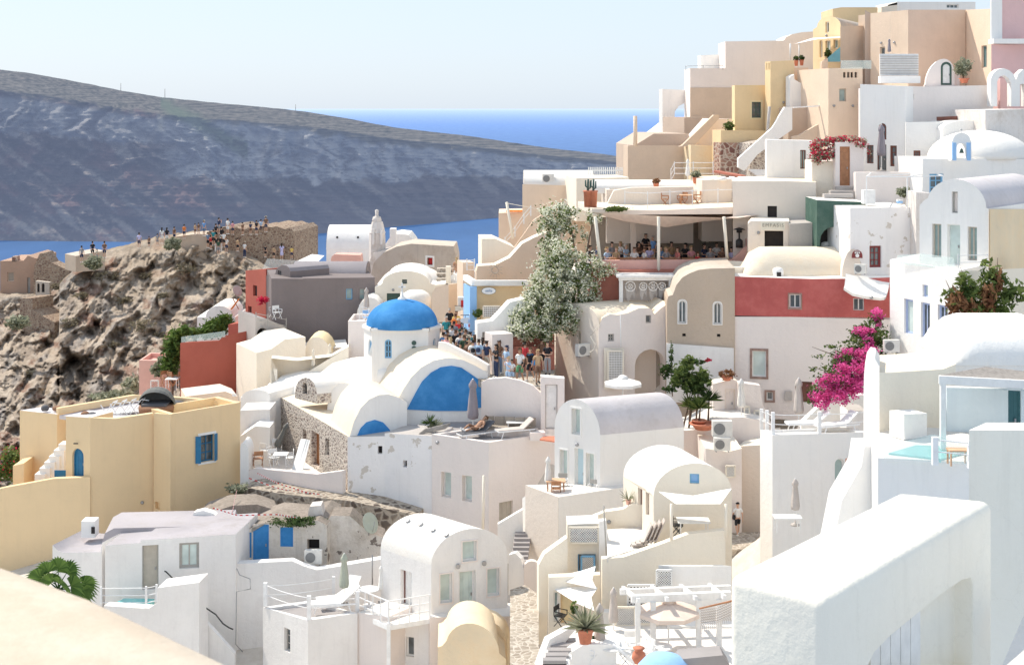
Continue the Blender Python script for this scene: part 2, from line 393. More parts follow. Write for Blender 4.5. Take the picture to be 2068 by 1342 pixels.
def solid(label,top,bot,Y0,Y1=None,back=4,mat='white',roof=None,Fo=(),Lo=(),Ro=(),name='house',cat='house',par=0,group=None,backto=None,pt=.22,extra=2.0,root=None,wname='wall',rname='roof',bp=None):
    """a building mass: a front outline (photo pixels, left to right) in a vertical plane, carried back"""
    Y1=Y0 if Y1 is None else Y1
    xl,xr=top[0][0],top[-1][0]
    pl=Plane((XP(xl,Y0),Y0),(XP(xr,Y1),Y1))
    uz=[(pl.u(x),pl.z(y,pl.u(x))) for x,y in top]
    zb=ZP(bot,min(Y0,Y1))-extra
    if backto:  # (index,px,py): where the rear copy of that corner is seen, at the same height
        i,qx,qy=backto; p=pl.pt(*uz[i]); Yb=p.z*F/(HY-qy); bk=Vector((XP(qx,Yb)-p.x,Yb-p.y))
    elif isinstance(back,(int,float)): bk=-pl.n*back
    else: bk=Vector(back)
    B=Vector((bk.x,bk.y,0))
    if root is None:
        c=pl.pt(pl.L/2,zb)+B*.5; root=thing(name,label,cat,c,group)
    wall=MB(); rf=MB(); holes=[]
    for op in Fo: opening(pl,op,wall,root,holes)
    outl=[pl.pt(uz[0][0],zb)]+[pl.pt(a,b) for a,b in uz]+[pl.pt(uz[-1][0],zb)]
    wall.poly(outl[::-1],[h for h in holes])
    wall.poly([p+B for p in outl])
    # sides
    Bl=Vector((bk.x,bk.y)).length
    for (idx,ops,flip) in ((0,Lo,0),(-1,Ro,1)):
        p=pl.pt(*uz[idx]); q=p+B; zt=p.z
        sp=Plane((q.x,q.y),(p.x,p.y)) if not flip else Plane((p.x,p.y),(q.x,q.y))
        hs=[]
        for op in ops: opening(sp,op,wall,root,hs)
        ring=[sp.pt(0,zb),sp.pt(sp.L,zb),sp.pt(sp.L,zt),sp.pt(0,zt)]
        wall.poly(ring,hs)
    T=[pl.pt(a,b) for a,b in uz]
    if len(T)==2 and par>0:
        a,b=T; c,d=b+B,a+B; ctr=(a+b+c+d)/4
        def ins(p): 
            v=p-ctr; v.z=0; L=v.length; return p-v*(min(.45,pt*1.4/L))
        ia,ib,ic,id_=[ins(p) for p in (a,b,c,d)]; dn=Vector((0,0,-par))
        wall.add([a,b,c,d,ia,ib,ic,id_],[(0,1,5,4),(1,2,6,5),(2,3,7,6),(3,0,4,7)])
        wall.add([ia,ib,ic,id_,ia+dn,ib+dn,ic+dn,id_+dn],[(0,4,5,1),(1,5,6,2),(2,6,7,3),(3,7,4,0)][::1])
        rf.add([ia+dn,ib+dn,ic+dn,id_+dn],[(0,1,2,3)])
        rf.build(rname,roof or mat,root)
    else:
        # side quads of the outline, smooth where the outline curves
        n=len(T); k=0
        while k<n-1:
            run=[T[k],T[k+1]]; j=k+1
            while j<n-1:
                d1=(T[j]-T[j-1]).normalized(); d2=(T[j+1]-T[j]).normalized()
                if d1.dot(d2)>math.cos(R(32)): run.append(T[j+1]); j+=1
                else: break
            vs=[];fs=[]
            for q,p in enumerate(run): vs+=[p,p+B]
            for q in range(len(run)-1): fs.append((2*q,2*q+2,2*q+3,2*q+1))
            seg=(run[-1]-run[0]); horizontal=abs(seg.z)<2.5*max(.01,math.hypot(seg.x,seg.y))
            (rf if horizontal else wall).add(vs,fs,len(run)>2)
            k=j
        if rf.v: rf.build(rname,roof or mat,root)
    wall.build(wname,mat,root)
    root['_pl']=0; del root['_pl']
    PL[root.name]=(pl,B,uz,zb)
    return root
PL={}
def wallslab(label,poly,Y0,Y1=None,th=.3,mat='white',name='wall',cat='wall',ops=(),parent=None,group=None):
    """a free-standing wall whose whole outline (photo pixels, closed, any order) lies in one vertical plane"""
    Y1=Y0 if Y1 is None else Y1
    xl=min(p[0] for p in poly); xr=max(p[0] for p in poly)
    pl=Plane((XP(xl,Y0),Y0),(XP(xr,Y1),Y1))
    pts=[pl.at(*p) for p in poly]
    ar=0
    q=[(pl.u(p[0]),pl.z(p[1],pl.u(p[0]))) for p in poly]
    for i in range(len(q)): ar+=q[i][0]*q[(i+1)%len(q)][1]-q[(i+1)%len(q)][0]*q[i][1]
    if ar<0: pts=pts[::-1]
    B=Vector((-pl.n.x*th,-pl.n.y*th,0)); mb=MB(); holes=[]
    if parent is None and ops:
        c=pts[0].copy(); root=thing(name,label,cat,c,group)
    else: root=parent
    for op in ops: opening(pl,op,mb,root,holes)
    mb.poly(pts,holes); mb.poly([p+B for p in pts][::-1])
    for i in range(len(pts)):
        a,b=pts[i],pts[(i+1)%len(pts)]; mb.add([a,a+B,b+B,b],[(0,1,2,3)])
    if root is not None:
        mb.build('wall' if parent is None else name,mat,root); return root
    return tag(mb.build(name,mat),label,cat,group)
def slabtop(label,pts,z,th,mat,name='terrace',cat='terrace',parent=None,kind=None,group=None):
    """a horizontal slab; pts are (px,py) photo pixels at height z"""
    w=[Vector((XP(a,z*F/(HY-b)),z*F/(HY-b),z)) for a,b in pts]; mb=MB()
    c=(w[1]-w[0]).cross(w[2]-w[1]).z
    if c<0: w=w[::-1]
    mb.poly(w); mb.poly([p-Vector((0,0,th)) for p in w][::-1])
    for i in range(len(w)):
        a,b=w[i],w[(i+1)%len(w)]; d=Vector((0,0,-th)); mb.add([a,a+d,b+d,b],[(0,1,2,3)])
    o=mb.build(name,mat,parent)
    return tag(o,label,cat,group,kind) if parent is None else o

def raypt(px,py):
    bpy.context.view_layer.update(); dg=bpy.context.evaluated_depsgraph_get(); d=P(px,py,1).normalized()
    ok,loc,nrm,*_=SC.ray_cast(dg,Vector((0,0,0))+d*3,d); return (loc,nrm) if ok else (P(px,py,60),Vector((0,-1,0)))
def barrel(label,pxl,pxr,Y,zsp,rise,depth,mat,root=None,name='vaulted_roof_house',cat='house',ends='white',under=1.0,skew=0,cap=0):
    """a half-round vault whose axis runs from left to right; its long side faces the camera"""
    x0,x1=XP(pxl,Y),XP(pxr,Y)
    if root is None: root=thing(name,label,cat,((x0+x1)/2,Y+depth/2,zsp-under))
    n=14; prof=[(Y+depth/2-depth/2*math.cos(math.pi*i/n),zsp+rise*math.sin(math.pi*i/n)) for i in range(n+1)]
    m=10; vs=[]; mb=MB()
    for j in range(m+1):
        t=j/m; x=x0+(x1-x0)*t; k=1
        if cap: k=min(1,math.sqrt(max(0,1-max(0,(cap-t*(x1-x0))/cap)**2))+.02)
        for (y,z) in prof: vs.append((x,y+skew*t,zsp+(z-zsp)*k))
    fs=[(j*(n+1)+i,(j+1)*(n+1)+i,(j+1)*(n+1)+i+1,j*(n+1)+i+1) for j in range(m) for i in range(n)]
    mb.add(vs,fs,True); mb.build('vault_roof',mat,root)
    e=MB()
    for j,sg in ((0,-1),(m,1)):
        ring=[Vector(vs[j*(n+1)+i])+Vector((sg*.02,0,0)) for i in range(n+1)]; e.poly(ring if sg<0 else ring[::-1])
    a=Vector((x0,Y+.02,zsp)); b=Vector((x1,Y+.02+skew,zsp)); c=b+Vector((0,depth-.04,0)); d=a+Vector((0,depth-.04,0)); dn=Vector((0,0,-under))
    for p,q in ((a,b),(b,c),(c,d),(d,a)): e.add([p,q,q+dn,p+dn],[(3,2,1,0)])
    e.build('wall',ends,root); return root
build_mats()
# ------------------------------------------------------------------ world, sun, camera
SUN_AZ=math.atan2(-0.80,0.60); SUN_EL=R(52)
w=bpy.data.worlds.new("World"); SC.world=w; w.use_nodes=True
nt=w.node_tree; bg=nt.nodes['Background']; sky=nt.nodes.new('ShaderNodeTexSky'); sky.sky_type='NISHITA'; sky.sun_disc=False
sky.sun_elevation=SUN_EL; sky.sun_rotation=SUN_AZ; sky.altitude=100; sky.air_density=1.0; sky.dust_density=SKY_DUST; sky.ozone_density=1.2
nt.links.new(mixc(nt,.74,sky.outputs[0],(5.35,6.2,7.25)),bg.inputs[0]); bg.inputs[1].default_value=SKY_S
sl=bpy.data.lights.new('sun','SUN'); sl.energy=SUN_E; sl.angle=R(.53); sl.color=(1,.925,.80)
so=bpy.data.objects.new('sun',sl); COL.objects.link(so)
sd=Vector((math.sin(SUN_AZ)*math.cos(SUN_EL),math.cos(SUN_AZ)*math.cos(SUN_EL),math.sin(SUN_EL)))
so.rotation_euler=sd.to_track_quat('Z','Y').to_euler(); so.location=(-60,40,60)
cam=bpy.data.cameras.new('camera'); co=bpy.data.objects.new('camera',cam); COL.objects.link(co); SC.camera=co
cam.sensor_width=36; cam.lens=F*36/2068; cam.shift_y=(HY-671)/2068; cam.clip_start=.5; cam.clip_end=400000
cam.dof.use_dof=True; cam.dof.focus_distance=78; cam.dof.aperture_fstop=3.5
co.location=(0,0,0); co.rotation_euler=(R(90),0,0)
SC.view_settings.view_transform='Standard'; SC.view_settings.look='None'; SC.view_settings.exposure=0; SC.view_settings.gamma=1
SC.cycles.max_bounces=12; SC.cycles.diffuse_bounces=9; SC.cycles.transparent_max_bounces=12; SC.cycles.use_denoising=True
SC.render.engine='CYCLES'
# ------------------------------------------------------------------ helpers
def lerp(tab,x):
    if x<=tab[0][0]: return tab[0][1]
    for (a,b),(c,d) in zip(tab,tab[1:]):
        if x<=c: return b+(d-b)*(x-a)/(c-a)
    return tab[-1][1]
def sstep(a,b,x):
    t=max(0,min(1,(x-a)/(b-a))); return t*t*(3-2*t)
def nz(x,y,z=0,o=5): return noise.fractal(Vector((x,y,z)),.9,2.1,o)
def ridge(x,y,z=0,o=6): return noise.ridged_multi_fractal(Vector((x,y,z)),.9,2.1,o,1.0,2.0)
def mixt(a,b,t): return tuple(p+(q-p)*t for p,q in zip(a,b))
def colmesh(name,grid,cols,mat):
    nr,nc=len(grid),len(grid[0]); vs=[p for r in grid for p in r]
    fs=[(i*nc+j,i*nc+j+1,(i+1)*nc+j+1,(i+1)*nc+j) for i in range(nr-1) for j in range(nc-1)]
    me=bpy.data.meshes.new(name); me.from_pydata([tuple(v) for v in vs],[],fs)
    me.polygons.foreach_set('use_smooth',[True]*len(fs))
    a=me.color_attributes.new('col','FLOAT_COLOR','POINT'); a.data.foreach_set('color',[x for r in cols for c in r for x in (c[0],c[1],c[2],1)])
    me.materials.append(mat); o=bpy.data.objects.new(name,me); COL.objects.link(o); return o
def colmat(name,haze,hs,nscale,bs,bd,ov=.6):
    m,nt,b=nt_mat(name); at=nt.nodes.new('ShaderNodeAttribute'); at.attribute_name='col'
    mp=pos_node(nt); n=noise_node(nt,mp,nscale,9,.75); c=mixc(nt,ov,at.outputs['Color'],n.outputs[0],'OVERLAY')
    nt.links.new(c,b.inputs['Base Color']); b.inputs['Roughness'].default_value=1; b.inputs['Specular IOR Level'].default_value=0
    bump(nt,b,n.outputs[0],bs,bd)
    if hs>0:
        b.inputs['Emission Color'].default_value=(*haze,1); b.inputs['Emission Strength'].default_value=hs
    return m
# ------------------------------------------------------------------ sea
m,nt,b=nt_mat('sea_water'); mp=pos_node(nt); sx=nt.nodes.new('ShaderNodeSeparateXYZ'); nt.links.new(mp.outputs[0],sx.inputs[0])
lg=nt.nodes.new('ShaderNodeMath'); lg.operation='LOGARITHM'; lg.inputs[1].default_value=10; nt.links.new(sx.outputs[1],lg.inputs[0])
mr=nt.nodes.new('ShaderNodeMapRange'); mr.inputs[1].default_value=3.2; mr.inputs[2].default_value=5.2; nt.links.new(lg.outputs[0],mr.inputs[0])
em=ramp(nt,mr.outputs[0],[(0,(.06,.15,.36)),(.20,(.08,.19,.46)),(.45,(.19,.36,.82)),(.68,(.45,.63,1.0)),(.86,(.60,.77,1.03)),(1,(.74,.89,1.06))]).outputs[0]  # distance haze painted as emission, paler towards the horizon
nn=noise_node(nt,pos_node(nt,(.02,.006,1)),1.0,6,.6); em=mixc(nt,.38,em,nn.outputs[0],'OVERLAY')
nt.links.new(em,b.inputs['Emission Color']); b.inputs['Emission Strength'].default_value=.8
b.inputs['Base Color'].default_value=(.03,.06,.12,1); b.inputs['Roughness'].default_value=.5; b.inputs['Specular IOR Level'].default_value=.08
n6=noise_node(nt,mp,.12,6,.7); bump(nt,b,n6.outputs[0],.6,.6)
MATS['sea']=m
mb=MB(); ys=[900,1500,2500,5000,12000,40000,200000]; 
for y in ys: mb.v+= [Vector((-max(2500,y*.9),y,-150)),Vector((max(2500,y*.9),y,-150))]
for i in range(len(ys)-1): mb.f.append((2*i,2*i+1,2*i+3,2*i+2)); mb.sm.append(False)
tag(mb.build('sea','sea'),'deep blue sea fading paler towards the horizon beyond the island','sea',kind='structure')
# ------------------------------------------------------------------ island across the water
SH=[(-400,494),(10,486),(290,489),(450,486),(620,474),(820,456),(1005,440),(1258,418),(1700,398),(2300,385)]
RG=[(-400,95),(10,142),(60,148),(130,160),(250,184),(330,197),(450,209),(560,219),(620,226),(700,239),(800,258),(950,275),(1100,298),(1258,316),(1500,334),(1700,352),(2300,372)]
NX,NT=640,150; grid=[];cols=[]
for it in range(NT+1):
    t=it/NT; row=[];cr=[]
    for ix in range(NX+1):
        px=-400+2500*ix/NX; s=lerp(SH,px); g=lerp(RG,px)+1.0*nz(px*.03,3)
        Ys=150*F/(s-HY); hgt=(s-g)
        py=s+(g-s)*t
        sk=px-(py-300)*1.15            # spurs and scree lean down to the right
        up_=sstep(.35,.6,t)
        gl=ridge(px*.013+nz(px*.004,py*.01)*1.2,py*.003,1,4)-1.0       # steep gullies in the upper cliff
        n1=ridge(sk*.009,py*.006,1,5)-1.0; n2=nz(px*.05,py*.05,4,6); n3=ridge(sk*.04,py*.02,7,5)-1
        lay=math.sin(py*.33+3*nz(px*.004,py*.01,77))*.5+math.sin(py*.9+4*nz(px*.01,py*.02,78))*.35
        env=math.sin(math.pi*min(1,t*1.02+.02))
        Y=Ys+ (t*110+max(0,t-.88)*2600) + (n1*26*(1-up_*.6)+gl*34*up_+n2*9+n3*4+lay*3)*env
        if t==0: row.append(Vector((XP(px,Ys),Ys,-152)))
        else: row.append(P(px,py,Y))
        # colours
        dark=mixt((.035,.036,.042),(.085,.070,.066),.5+.7*nz(sk*.012,py*.03,2))
        dark=mixt(dark,(.13,.12,.115),max(0,lay)*.35)
        red=max(0,nz(px*.012,py*.025,11)-.05)*1.8*sstep(760,200,px); dark=mixt(dark,(.13,.075,.068),min(.7,red))
        s1=sstep(.18,.62,nz(sk*.030,py*.012,5)+.25*nz(px*.12,py*.12,6)); dark=mixt(dark,(.27,.235,.20),s1*(.35+.35*sstep(600,100,px)))
        sp_=sstep(.42,.60,nz(px*.16,py*.16,16)); dark=mixt(dark,(.34,.29,.25),sp_*.2*sstep(760,100,px))
        pale=mixt((.16,.17,.185),(.29,.28,.27),.5+.8*nz(px*.045,py*.012,8))
        pale=mixt(pale,(.10,.105,.11),sstep(.2,.6,-gl+.2)*.5)
        streak=sstep(.30,.58,nz(px*.07+py*.03,py*.012,14)); pale=mixt(pale,(.50,.43,.35),streak*.25)
        wl=sstep(380,300,px)
        lo=.44+.10*sstep(700,1000,px); top=.86-.05*sstep(300,900,px)
        wob=.07*nz(px*.015,5.5)+.03*nz(px*.06,py*.05,6)
        pr=sstep(lo-.02,lo+.02,t+wob); plx=sstep(.655,.675,t+.05*nz(px*.012,5.5)+.02*nz(px*.08,py*.03))*sstep(.86,.83,t)*.8
        pband=plx*wl+pr*(1-wl)
        c=mixt(dark,pale,pband)
        c=mixt(c,(.34,.31,.26),sstep(9,2,abs(px-322-(py-200)*.05))*sstep(195,215,py)*sstep(275,255,py)*.9)
        tt=sstep(top-.02,top+.03,t+.035*nz(px*.03,2.2)); ter=.5+.5*math.sin(py*1.6+nz(px*.01,py*.08)*7)
        c=mixt(c,mixt((.050,.050,.036),(.15,.135,.11),ter*.8+.4*nz(px*.08,py*.2,4)),tt)
        if 325<px<500: c=mixt(c,(.075,.10,.06),sstep(26,4,abs((py-222)-(px-350)*.55+8*nz(px*.05,py*.05)))*.8)
        cr.append(tuple(q*.88 for q in c))
    grid.append(row);cols.append(cr)
for k in (1,2):
    grid.append([Vector((p.x*(1+.25*k),p.y+700*k,p.z-60*k)) for p in grid[NT]]); cols.append([(.15,.14,.11)]*(NX+1))
MATS['island']=colmat('island_rock',(.135,.168,.255),.82,.03,.8,5,.3)  # bluish aerial haze painted into the rock as emission
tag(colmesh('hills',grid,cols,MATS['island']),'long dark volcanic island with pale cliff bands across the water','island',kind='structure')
# ------------------------------------------------------------------ rocky headland on the left
TE=[(-260,640),(-60,600),(95,596),(150,546),(200,513),(255,499),(300,487),(345,478),(385,471),(420,478),(480,500),(520,525),(570,560),(640,600)]
NX,NT=380,260; grid=[];cols=[]
for it in range(NT+1):
    t=it/NT; row=[];cr=[]
    for ix in range(NX+1):
        px=-260+900*ix/NX; g=lerp(TE,px)+3*nz(px*.05,1); py=1010+(g-1010)*t
        Y=112+(1010-py)/(1010-500)*46+ (8 if px<120 else 0)*sstep(.3,1,t)
        sk=px+(py-600)*.62               # spurs lean down to the left
        wx=px+14*nz(px*.02,py*.02,81); wy=py+14*nz(px*.02,py*.02,82)
        r1=ridge((wx+(wy-600)*.62)*.015,wy*.006,3,3)-1.0; r2=nz(wx*.035,wy*.035,5,4); r3=ridge(wx*.07,wy*.07,9,4)-1; r4=nz(px*.3,py*.3,12,3)
        env=1-sstep(.93,1,t)
        d=(r1*3.0+r2*1.9+r3*.40+r4*.12)*env
        cave=0
        for (cx,cy,rx,ry,dp) in ((150,765,34,48,4.5),(172,748,26,30,3.5),(355,626,13,6,1.2),(196,652,8,7,1.2),(242,668,12,8,1.2),(425,575,34,26,1.6),(300,700,10,16,1.0)):
            q=((px-cx+7*nz(px*.06,py*.06,91))/rx)**2+((py-cy+7*nz(px*.06,py*.06,92))/ry)**2
            cave=max(cave,dp*sstep(1.25,.55,q))
        Y=Y-d+cave
        row.append(P(px,py,Y))
        base=mixt((.33,.265,.215),(.53,.44,.35),.5+.6*nz(px*.025,py*.025,21))
        base=mixt(base,(.34,.31,.29),sstep(.1,.55,nz(sk*.03,py*.02,31))*.7)
        base=mixt(base,(.24,.12,.085),sstep(.22,.5,nz(px*.02,py*.03,41))*.65)
        base=mixt(base,(.58,.50,.42),sstep(.3,.6,nz(px*.09,py*.09,51))*.5)
        dk=sstep(.25,.6,nz(sk*.06,py*.05,61))*.4; base=mixt(base,(.13,.115,.10),dk)
        base=mixt(base,(.13,.105,.085),min(1,cave/4.5)*.45)  # cave shade painted into the rock colour
        base=mixt(base,(.22,.18,.15),sstep(.0,.7,-r3)*.35); base=mixt(base,(.62,.55,.47),sstep(.45,.7,nz(px*.2,py*.2,71))*.45)  # crevice shade painted in, then random pale flecks
        if t>.8 and px>230: base=mixt(base,(.42,.34,.26),.5)
        cr.append(base)
    grid.append(row);cols.append(cr)
for k in (1,2,3):
    grid.append([Vector((p.x*1.05,p.y+9*k,p.z-[0,.5,3,26][k])) for p in grid[NT]]); cols.append([(.3,.24,.18)]*(NX+1))
MATS['cliff']=colmat('headland_rock',(0,0,0),0,1.6,1.0,.22,.7)
tag(colmesh('rocky_headland',grid,cols,MATS['cliff']),'eroded brown rocky headland with hollow caves below the ruins','cliff',kind='structure')
# ------------------------------------------------------------------ village hillside
GP=[(1060,1250,59),(1040,1180,62),(1000,1330,56),(600,1335,57),(300,1335,57),(100,1340,58),(0,1340,60),(300,1230,63),(500,1200,63),(620,1085,67.5),(480,1010,70),(200,985,72),(20,1000,74),(700,1015,69.5),(800,1035,69.5),(540,945,76),(1000,1090,68),(1180,1040,66),(1070,775,72.5),(1030,745,74),(960,715,78),(905,655,86),(930,600,98),(920,540,108),(1230,815,73),(1440,870,69),(1500,1085,69),(1650,1120,57),(1300,1260,58),(1700,880,63),(1900,1110,46),(1900,740,64),(1600,820,70),(1707,385,79),(1300,530,81),(1450,530,81),(1100,530,88),(1300,410,88),(1850,370,82),(1900,260,88),(1600,340,90),(1900,180,98),(1600,160,104),(1400,300,104),(600,720,96),(560,830,87),(700,580,112),(850,580,112),(330,810,92),(250,900,98),(420,790,90),(1150,1340,52),(1400,1340,50),(1700,1340,45),(2000,1300,36),(2000,100,112),(1700,60,112),(1400,270,125),(1200,440,112),(1050,470,115),(2300,700,62),(2300,300,90),(2300,0,110),(-200,1100,80),(-200,1300,60),(0,1000,92),(100,950,105),(300,860,112),(480,640,118),(600,560,132),(560,525,150),(1000,560,120),(800,520,135),(1100,400,140),(1500,280,140),(2000,130,140)]
GV=[P(*p) for p in GP]
def ground_z(x,y):
    sw=sz=0
    for p in GV:
        d=(p.x-x)**2+(p.y-y)**2+1.2; wgt=1/(d*d); sw+=wgt; sz+=wgt*p.z
    return sz/sw
grid=[]
for j in range(141):
    y=34+j*1.0; row=[]
    for i in range(150):
        x=-75+i*1.0; z=ground_z(x,y)-3.2
        z-=sstep(92,112,y)*sstep(-14,-24,x)*22+sstep(116,138,y)*sstep(6,-4,x)*22
        if y>150: z-=(y-150)*1.5
        z-=max(0,abs(x)-62)*.8
        row.append(Vector((x,y,z+.12*nz(x*.4,y*.4))))
    grid.append(row)
g=[(.60,.55,.49)]
o=colmesh('ground',grid,[[g[0]]*150 for _ in range(141)],colmat('hillside_ground',(0,0,0),0,1.2,.5,.1,.5))
tag(o,'pale stony hillside the village terraces are cut into','ground',kind='structure')

for l,px,py,h in (('thin mast on the left part of the island ridge',244,186,14),('thin mast at the middle of the island ridge',333,200,16),('thin mast towards the low end of the island ridge',597,226,12)):
    p=P(px,py,2250); tag(MB().tube([p-Vector((0,0,6)),p+Vector((0,0,h))],.45,5).build('mast','fgrey'),l,'mast')
# ================================================================== upper right: houses climbing to the ridge
S=solid
SK=S('long pinkish white house with dark peach lower half on the skyline',[(1394,138),(1465,138),(1465,84),(1583,82),*arc(1583,82,1700,82,64,8)[1:-1],(1700,82)],300,110,112,back=10,mat='pinkw',roof='roofw',backto=(0,1382,141))
wallslab('dark_band',[(1394,177),(1560,177),(1560,240),(1394,240)],109.93,111.0,.04,mat='tan',parent=SK,name='painted_band')
S('small white roof hut beside the skyline house',[(1415,112),(1460,110)],150,114,114.5,back=3,mat='white',backto=(0,1409,113),name='roof_hut',cat='hut')
# pierced white arch wall on the far left of the ridge
wallslab('white arched screen wall at the seaward edge of the ridge houses',[(1338,180),(1384,182),(1384,208),(1371,214),(1363,226),(1361,272),(1338,272)],113,114,.5,name='arched_wall',cat='wall')
S('low white sloping parapet beside the arched screen wall',[(1352,272),(1384,247)],300,112,113,back=3,mat='white',name='parapet',cat='parapet')
S('sloping tan roof block below the skyline house',[(1382,237),(1440,237)],300,107,107.5,back=5,mat='peachd')
S('flat peach house with a low tan roof at the sea edge',[(1268,294),(1395,294)],385,100,101,back=7,mat='tan',roof='peachd',backto=(0,1259,293),par=.35)
S('wedge shaped tan roof rising behind the flat peach house',[(1282,294),(1320,270),(1390,270),(1400,294)],320,101.5,102,back=7,mat='peachd',name='roof_block')
wallslab('peach diagonal stair wall climbing towards the ridge',[(1372,296),(1378,294),(1442,232),(1452,232),(1452,240),(1400,296)],99.8,100,.5,mat='tan',name='stair_wall')
S('white wedge wall under the diagonal stair',[(1398,293),(1445,240),(1478,240),(1478,300)],345,100.5,101,back=3,mat='pinkw')
S('old cream rendered house corner with stained plaster',[(1395,293),(1452,295)],350,99,99.3,back=3,mat='ochre')
S('yellow house with flat roof and small green framed window',[(1484,172),(1552,172)],275,97.5,98,back=5,mat='orange',roof='yellowr',backto=(0,1478,173),
  Fo=[('w',1518,206,1537,238,{'fr':'fgreen','nx':2,'ny':3,'trim':'yellowr','tw':.12,'d':.12})])
S('tall orange block with slit vents beside the yellow house',[(1556,124),(1604,122)],250,96.5,97,back=5,mat='orange',backto=(0,1545,125),Lo=[('o',1547,127,1548.5,141,{'name':'vent'}),('o',1550.5,127,1552,141,{'name':'vent'}),('o',1553.5,127,1555,141,{'name':'vent'})])
S('peach planter wall below the yellow house',[(1456,263),(1550,264)],290,96.5,97,back=2,mat='orange',name='planter_wall',cat='wall')
S('reddish rubble stone retaining wall under the peach planter',[(1455,288),(1532,289)],345,96,96.5,back=1.5,mat='stoner',name='retaining_wall',cat='wall')
S('grey rubble base under the white stair',[(1515,290),(1548,284)],345,94.5,94.8,back=2,mat='stonew',name='retaining_wall',cat='wall')
wallslab('white sweeping stair wall below the yellow house',[(1491,320),(1560,258),(1585,216),(1600,216),(1600,262),(1560,290),(1530,312),(1503,345),(1491,338)],93.8,94,.4,name='stair_wall')
S('peach terrace house with wide tan side under the ridge houses',[(1592,218),(1672,212)],320,95,95.5,back=5,mat='peachd',roof='peach')
wallslab('sloping peach stair wall in front of the tan terrace house',[(1600,276),(1614,273),(1690,230),(1690,320),(1600,320)],93.4,93.6,.4,mat='tan',name='stair_wall')
wallslab('thin white sail awning pole line',[(1602,216),(1700,210),(1700,212.5),(1602,218.5)],93.2,93.4,.15,mat='canvasw',name='awning_edge',cat='awning')
# stair flight in peach
t=thing('stairway','narrow peach stairway between the orange block and yellow gable house','stairs',P(1625,190,98))
for i in range(9):
    MB().box(P(1615+i*2.2,138+i*8,98.5-i*.25)-Vector((0,0,.12)),(1.1,.45,.3)).build('step','peach',t)
S('white stepped wall beside the narrow peach stairway',[(1595,155),(1604,150),(1604,160),(1612,165),(1625,172)],222,96,96.3,back=.6,mat='white',name='stair_wall',cat='wall')
S('yellow gable house with blue green doors high on the ridge',[(1642,60),*arc(1650,55,1698,52,33,9)],210,102,98,back=6,mat='orange',roof='old',backto=(9,1745,56),
  Fo=[('w',1667,44,1674,66,{'nx':1,'fr':'fwhite'}),('w',1655,82,1661,116,{'fr':'fwhite','gl':'glassg'}),('w',1667,82,1677,116,{'fr':'fwhite','gl':'glassg','nx':2}),('w',1683,80,1692,98,{'fr':'fwhite','gl':'glassg'})])
S('tan side wing joined to the yellow gable house',[(1697,53),(1748,52)],140,97.8,98.8,back=(1.6,3.6),mat='tan',roof='tan')
t=wallslab('teal glass corner below the yellow gable house',[(1663,125),(1697,95),(1697,125)],97.2,97.2,.1,mat='aquad',name='glass_corner',cat='balcony')
wallslab('peach slope wall below the teal corner',[(1660,125),(1672,118),(1672,205),(1600,222),(1655,195)],96.9,97,.5,mat='tan',name='stair_wall')
t=thing('sail_awning','small cream sail awning over the yellow gable terrace','awning',P(1640,80,99))
MB().add([P(1604,89,100),P(1696,74,98),P(1698,76,97),P(1640,77,101),P(1652,79,96.5)],[(0,4,2,1,3)]).build('sail','canvasw',t)
for a,bm in ((1596,122),(1614,122)): MB().tube([P(a,88,99.5),P(a,bm,99.5)],.05).build('pole','metalw',t)
# the big tan house at the top
S('big tan house with shaded corner and parapet moulding',[(1758,27),(1836,20),(1840,20)],160,97,94,back=6,mat='peach',roof='tan',Fo=[('w',1777,95,1787,112,{'fr':'ftaupe'}),('w',1802,93,1815,110,{'fr':'ftaupe'})])
S('tan curved wing of the big tan house',[(1834,20),(1950,20)],175,93.6,95,back=6,mat='tan',roof='tan')
S('tan recessed wing with tall shuttered window',[(1949,20),(2004,18)],180,95.2,91,back=6,mat='peach',roof='tan',Fo=[('w',1982,92,1993,137,{'fr':'ftaupe','gl':'fteal','nx':2})])
S('tan buttress pier left of the big tan house',[(1747,21),(1759,27)],140,97.5,97.4,back=5,mat='peachd',name='pier',cat='pier')
S('low yellow house peeping over the yellow gable house',[(1682,18),(1699,15),(1772,15)],60,106,106,back=4,mat='orange')
S('cream roof house at the very top edge',[(1780,14),(1812,10),(1812,5)],40,108,108,back=4,mat='cream')
S('white roof house with vents at the very top edge',[(1812,4),(1970,4)],40,109,110,back=4,mat='white',Fo=[('w',1912,9,1936,17,{'nx':3,'fr':'fwhite'})])
# pink tower on the right
t=S('rose pink bell house with white cornice at the right edge',[(2002,90),(2075,90)],215,88,89,back=(2.2,3.5),mat='pink',roof='pink')
S('',[(2000,-10),(2075,-10)],82,88.6,89.3,back=(1.8,3),mat='pink',root=t,extra=.1,wname='upper_wall')
MB().box(P(2034,84,88.3)+Vector((.35,0,0)),(2.7,1.0,.30)).build('cornice','white',t)
wallslab('',[(2002,-10),(2024,-10),(2024,80),(2002,80)],88.3,88.5,.1,mat='white',parent=t,name='corner_band')
wallslab('white double arch gateway beside the rose pink house',[(2001,215),(2001,160),(2006,148),(2016,140),(2027,138),(2038,142),(2047,150),(2052,162),(2056,150),(2066,140),(2090,140),(2090,215),(2070,215),(2070,170),(2060,170),(2060,215),(2042,215),(2042,168),(2037,158),(2028,152),(2019,155),(2014,165),(2014,215)],85,85.4,.5,name='arched_gateway',cat='gateway')
S('brown door wall behind the white double arch',[(2020,158),(2048,158)],215,87,87.2,back=1,mat='pink',Fo=[('d',2035,157,2042,215,{'fr':'wood'})],name='door_wall',cat='wall')
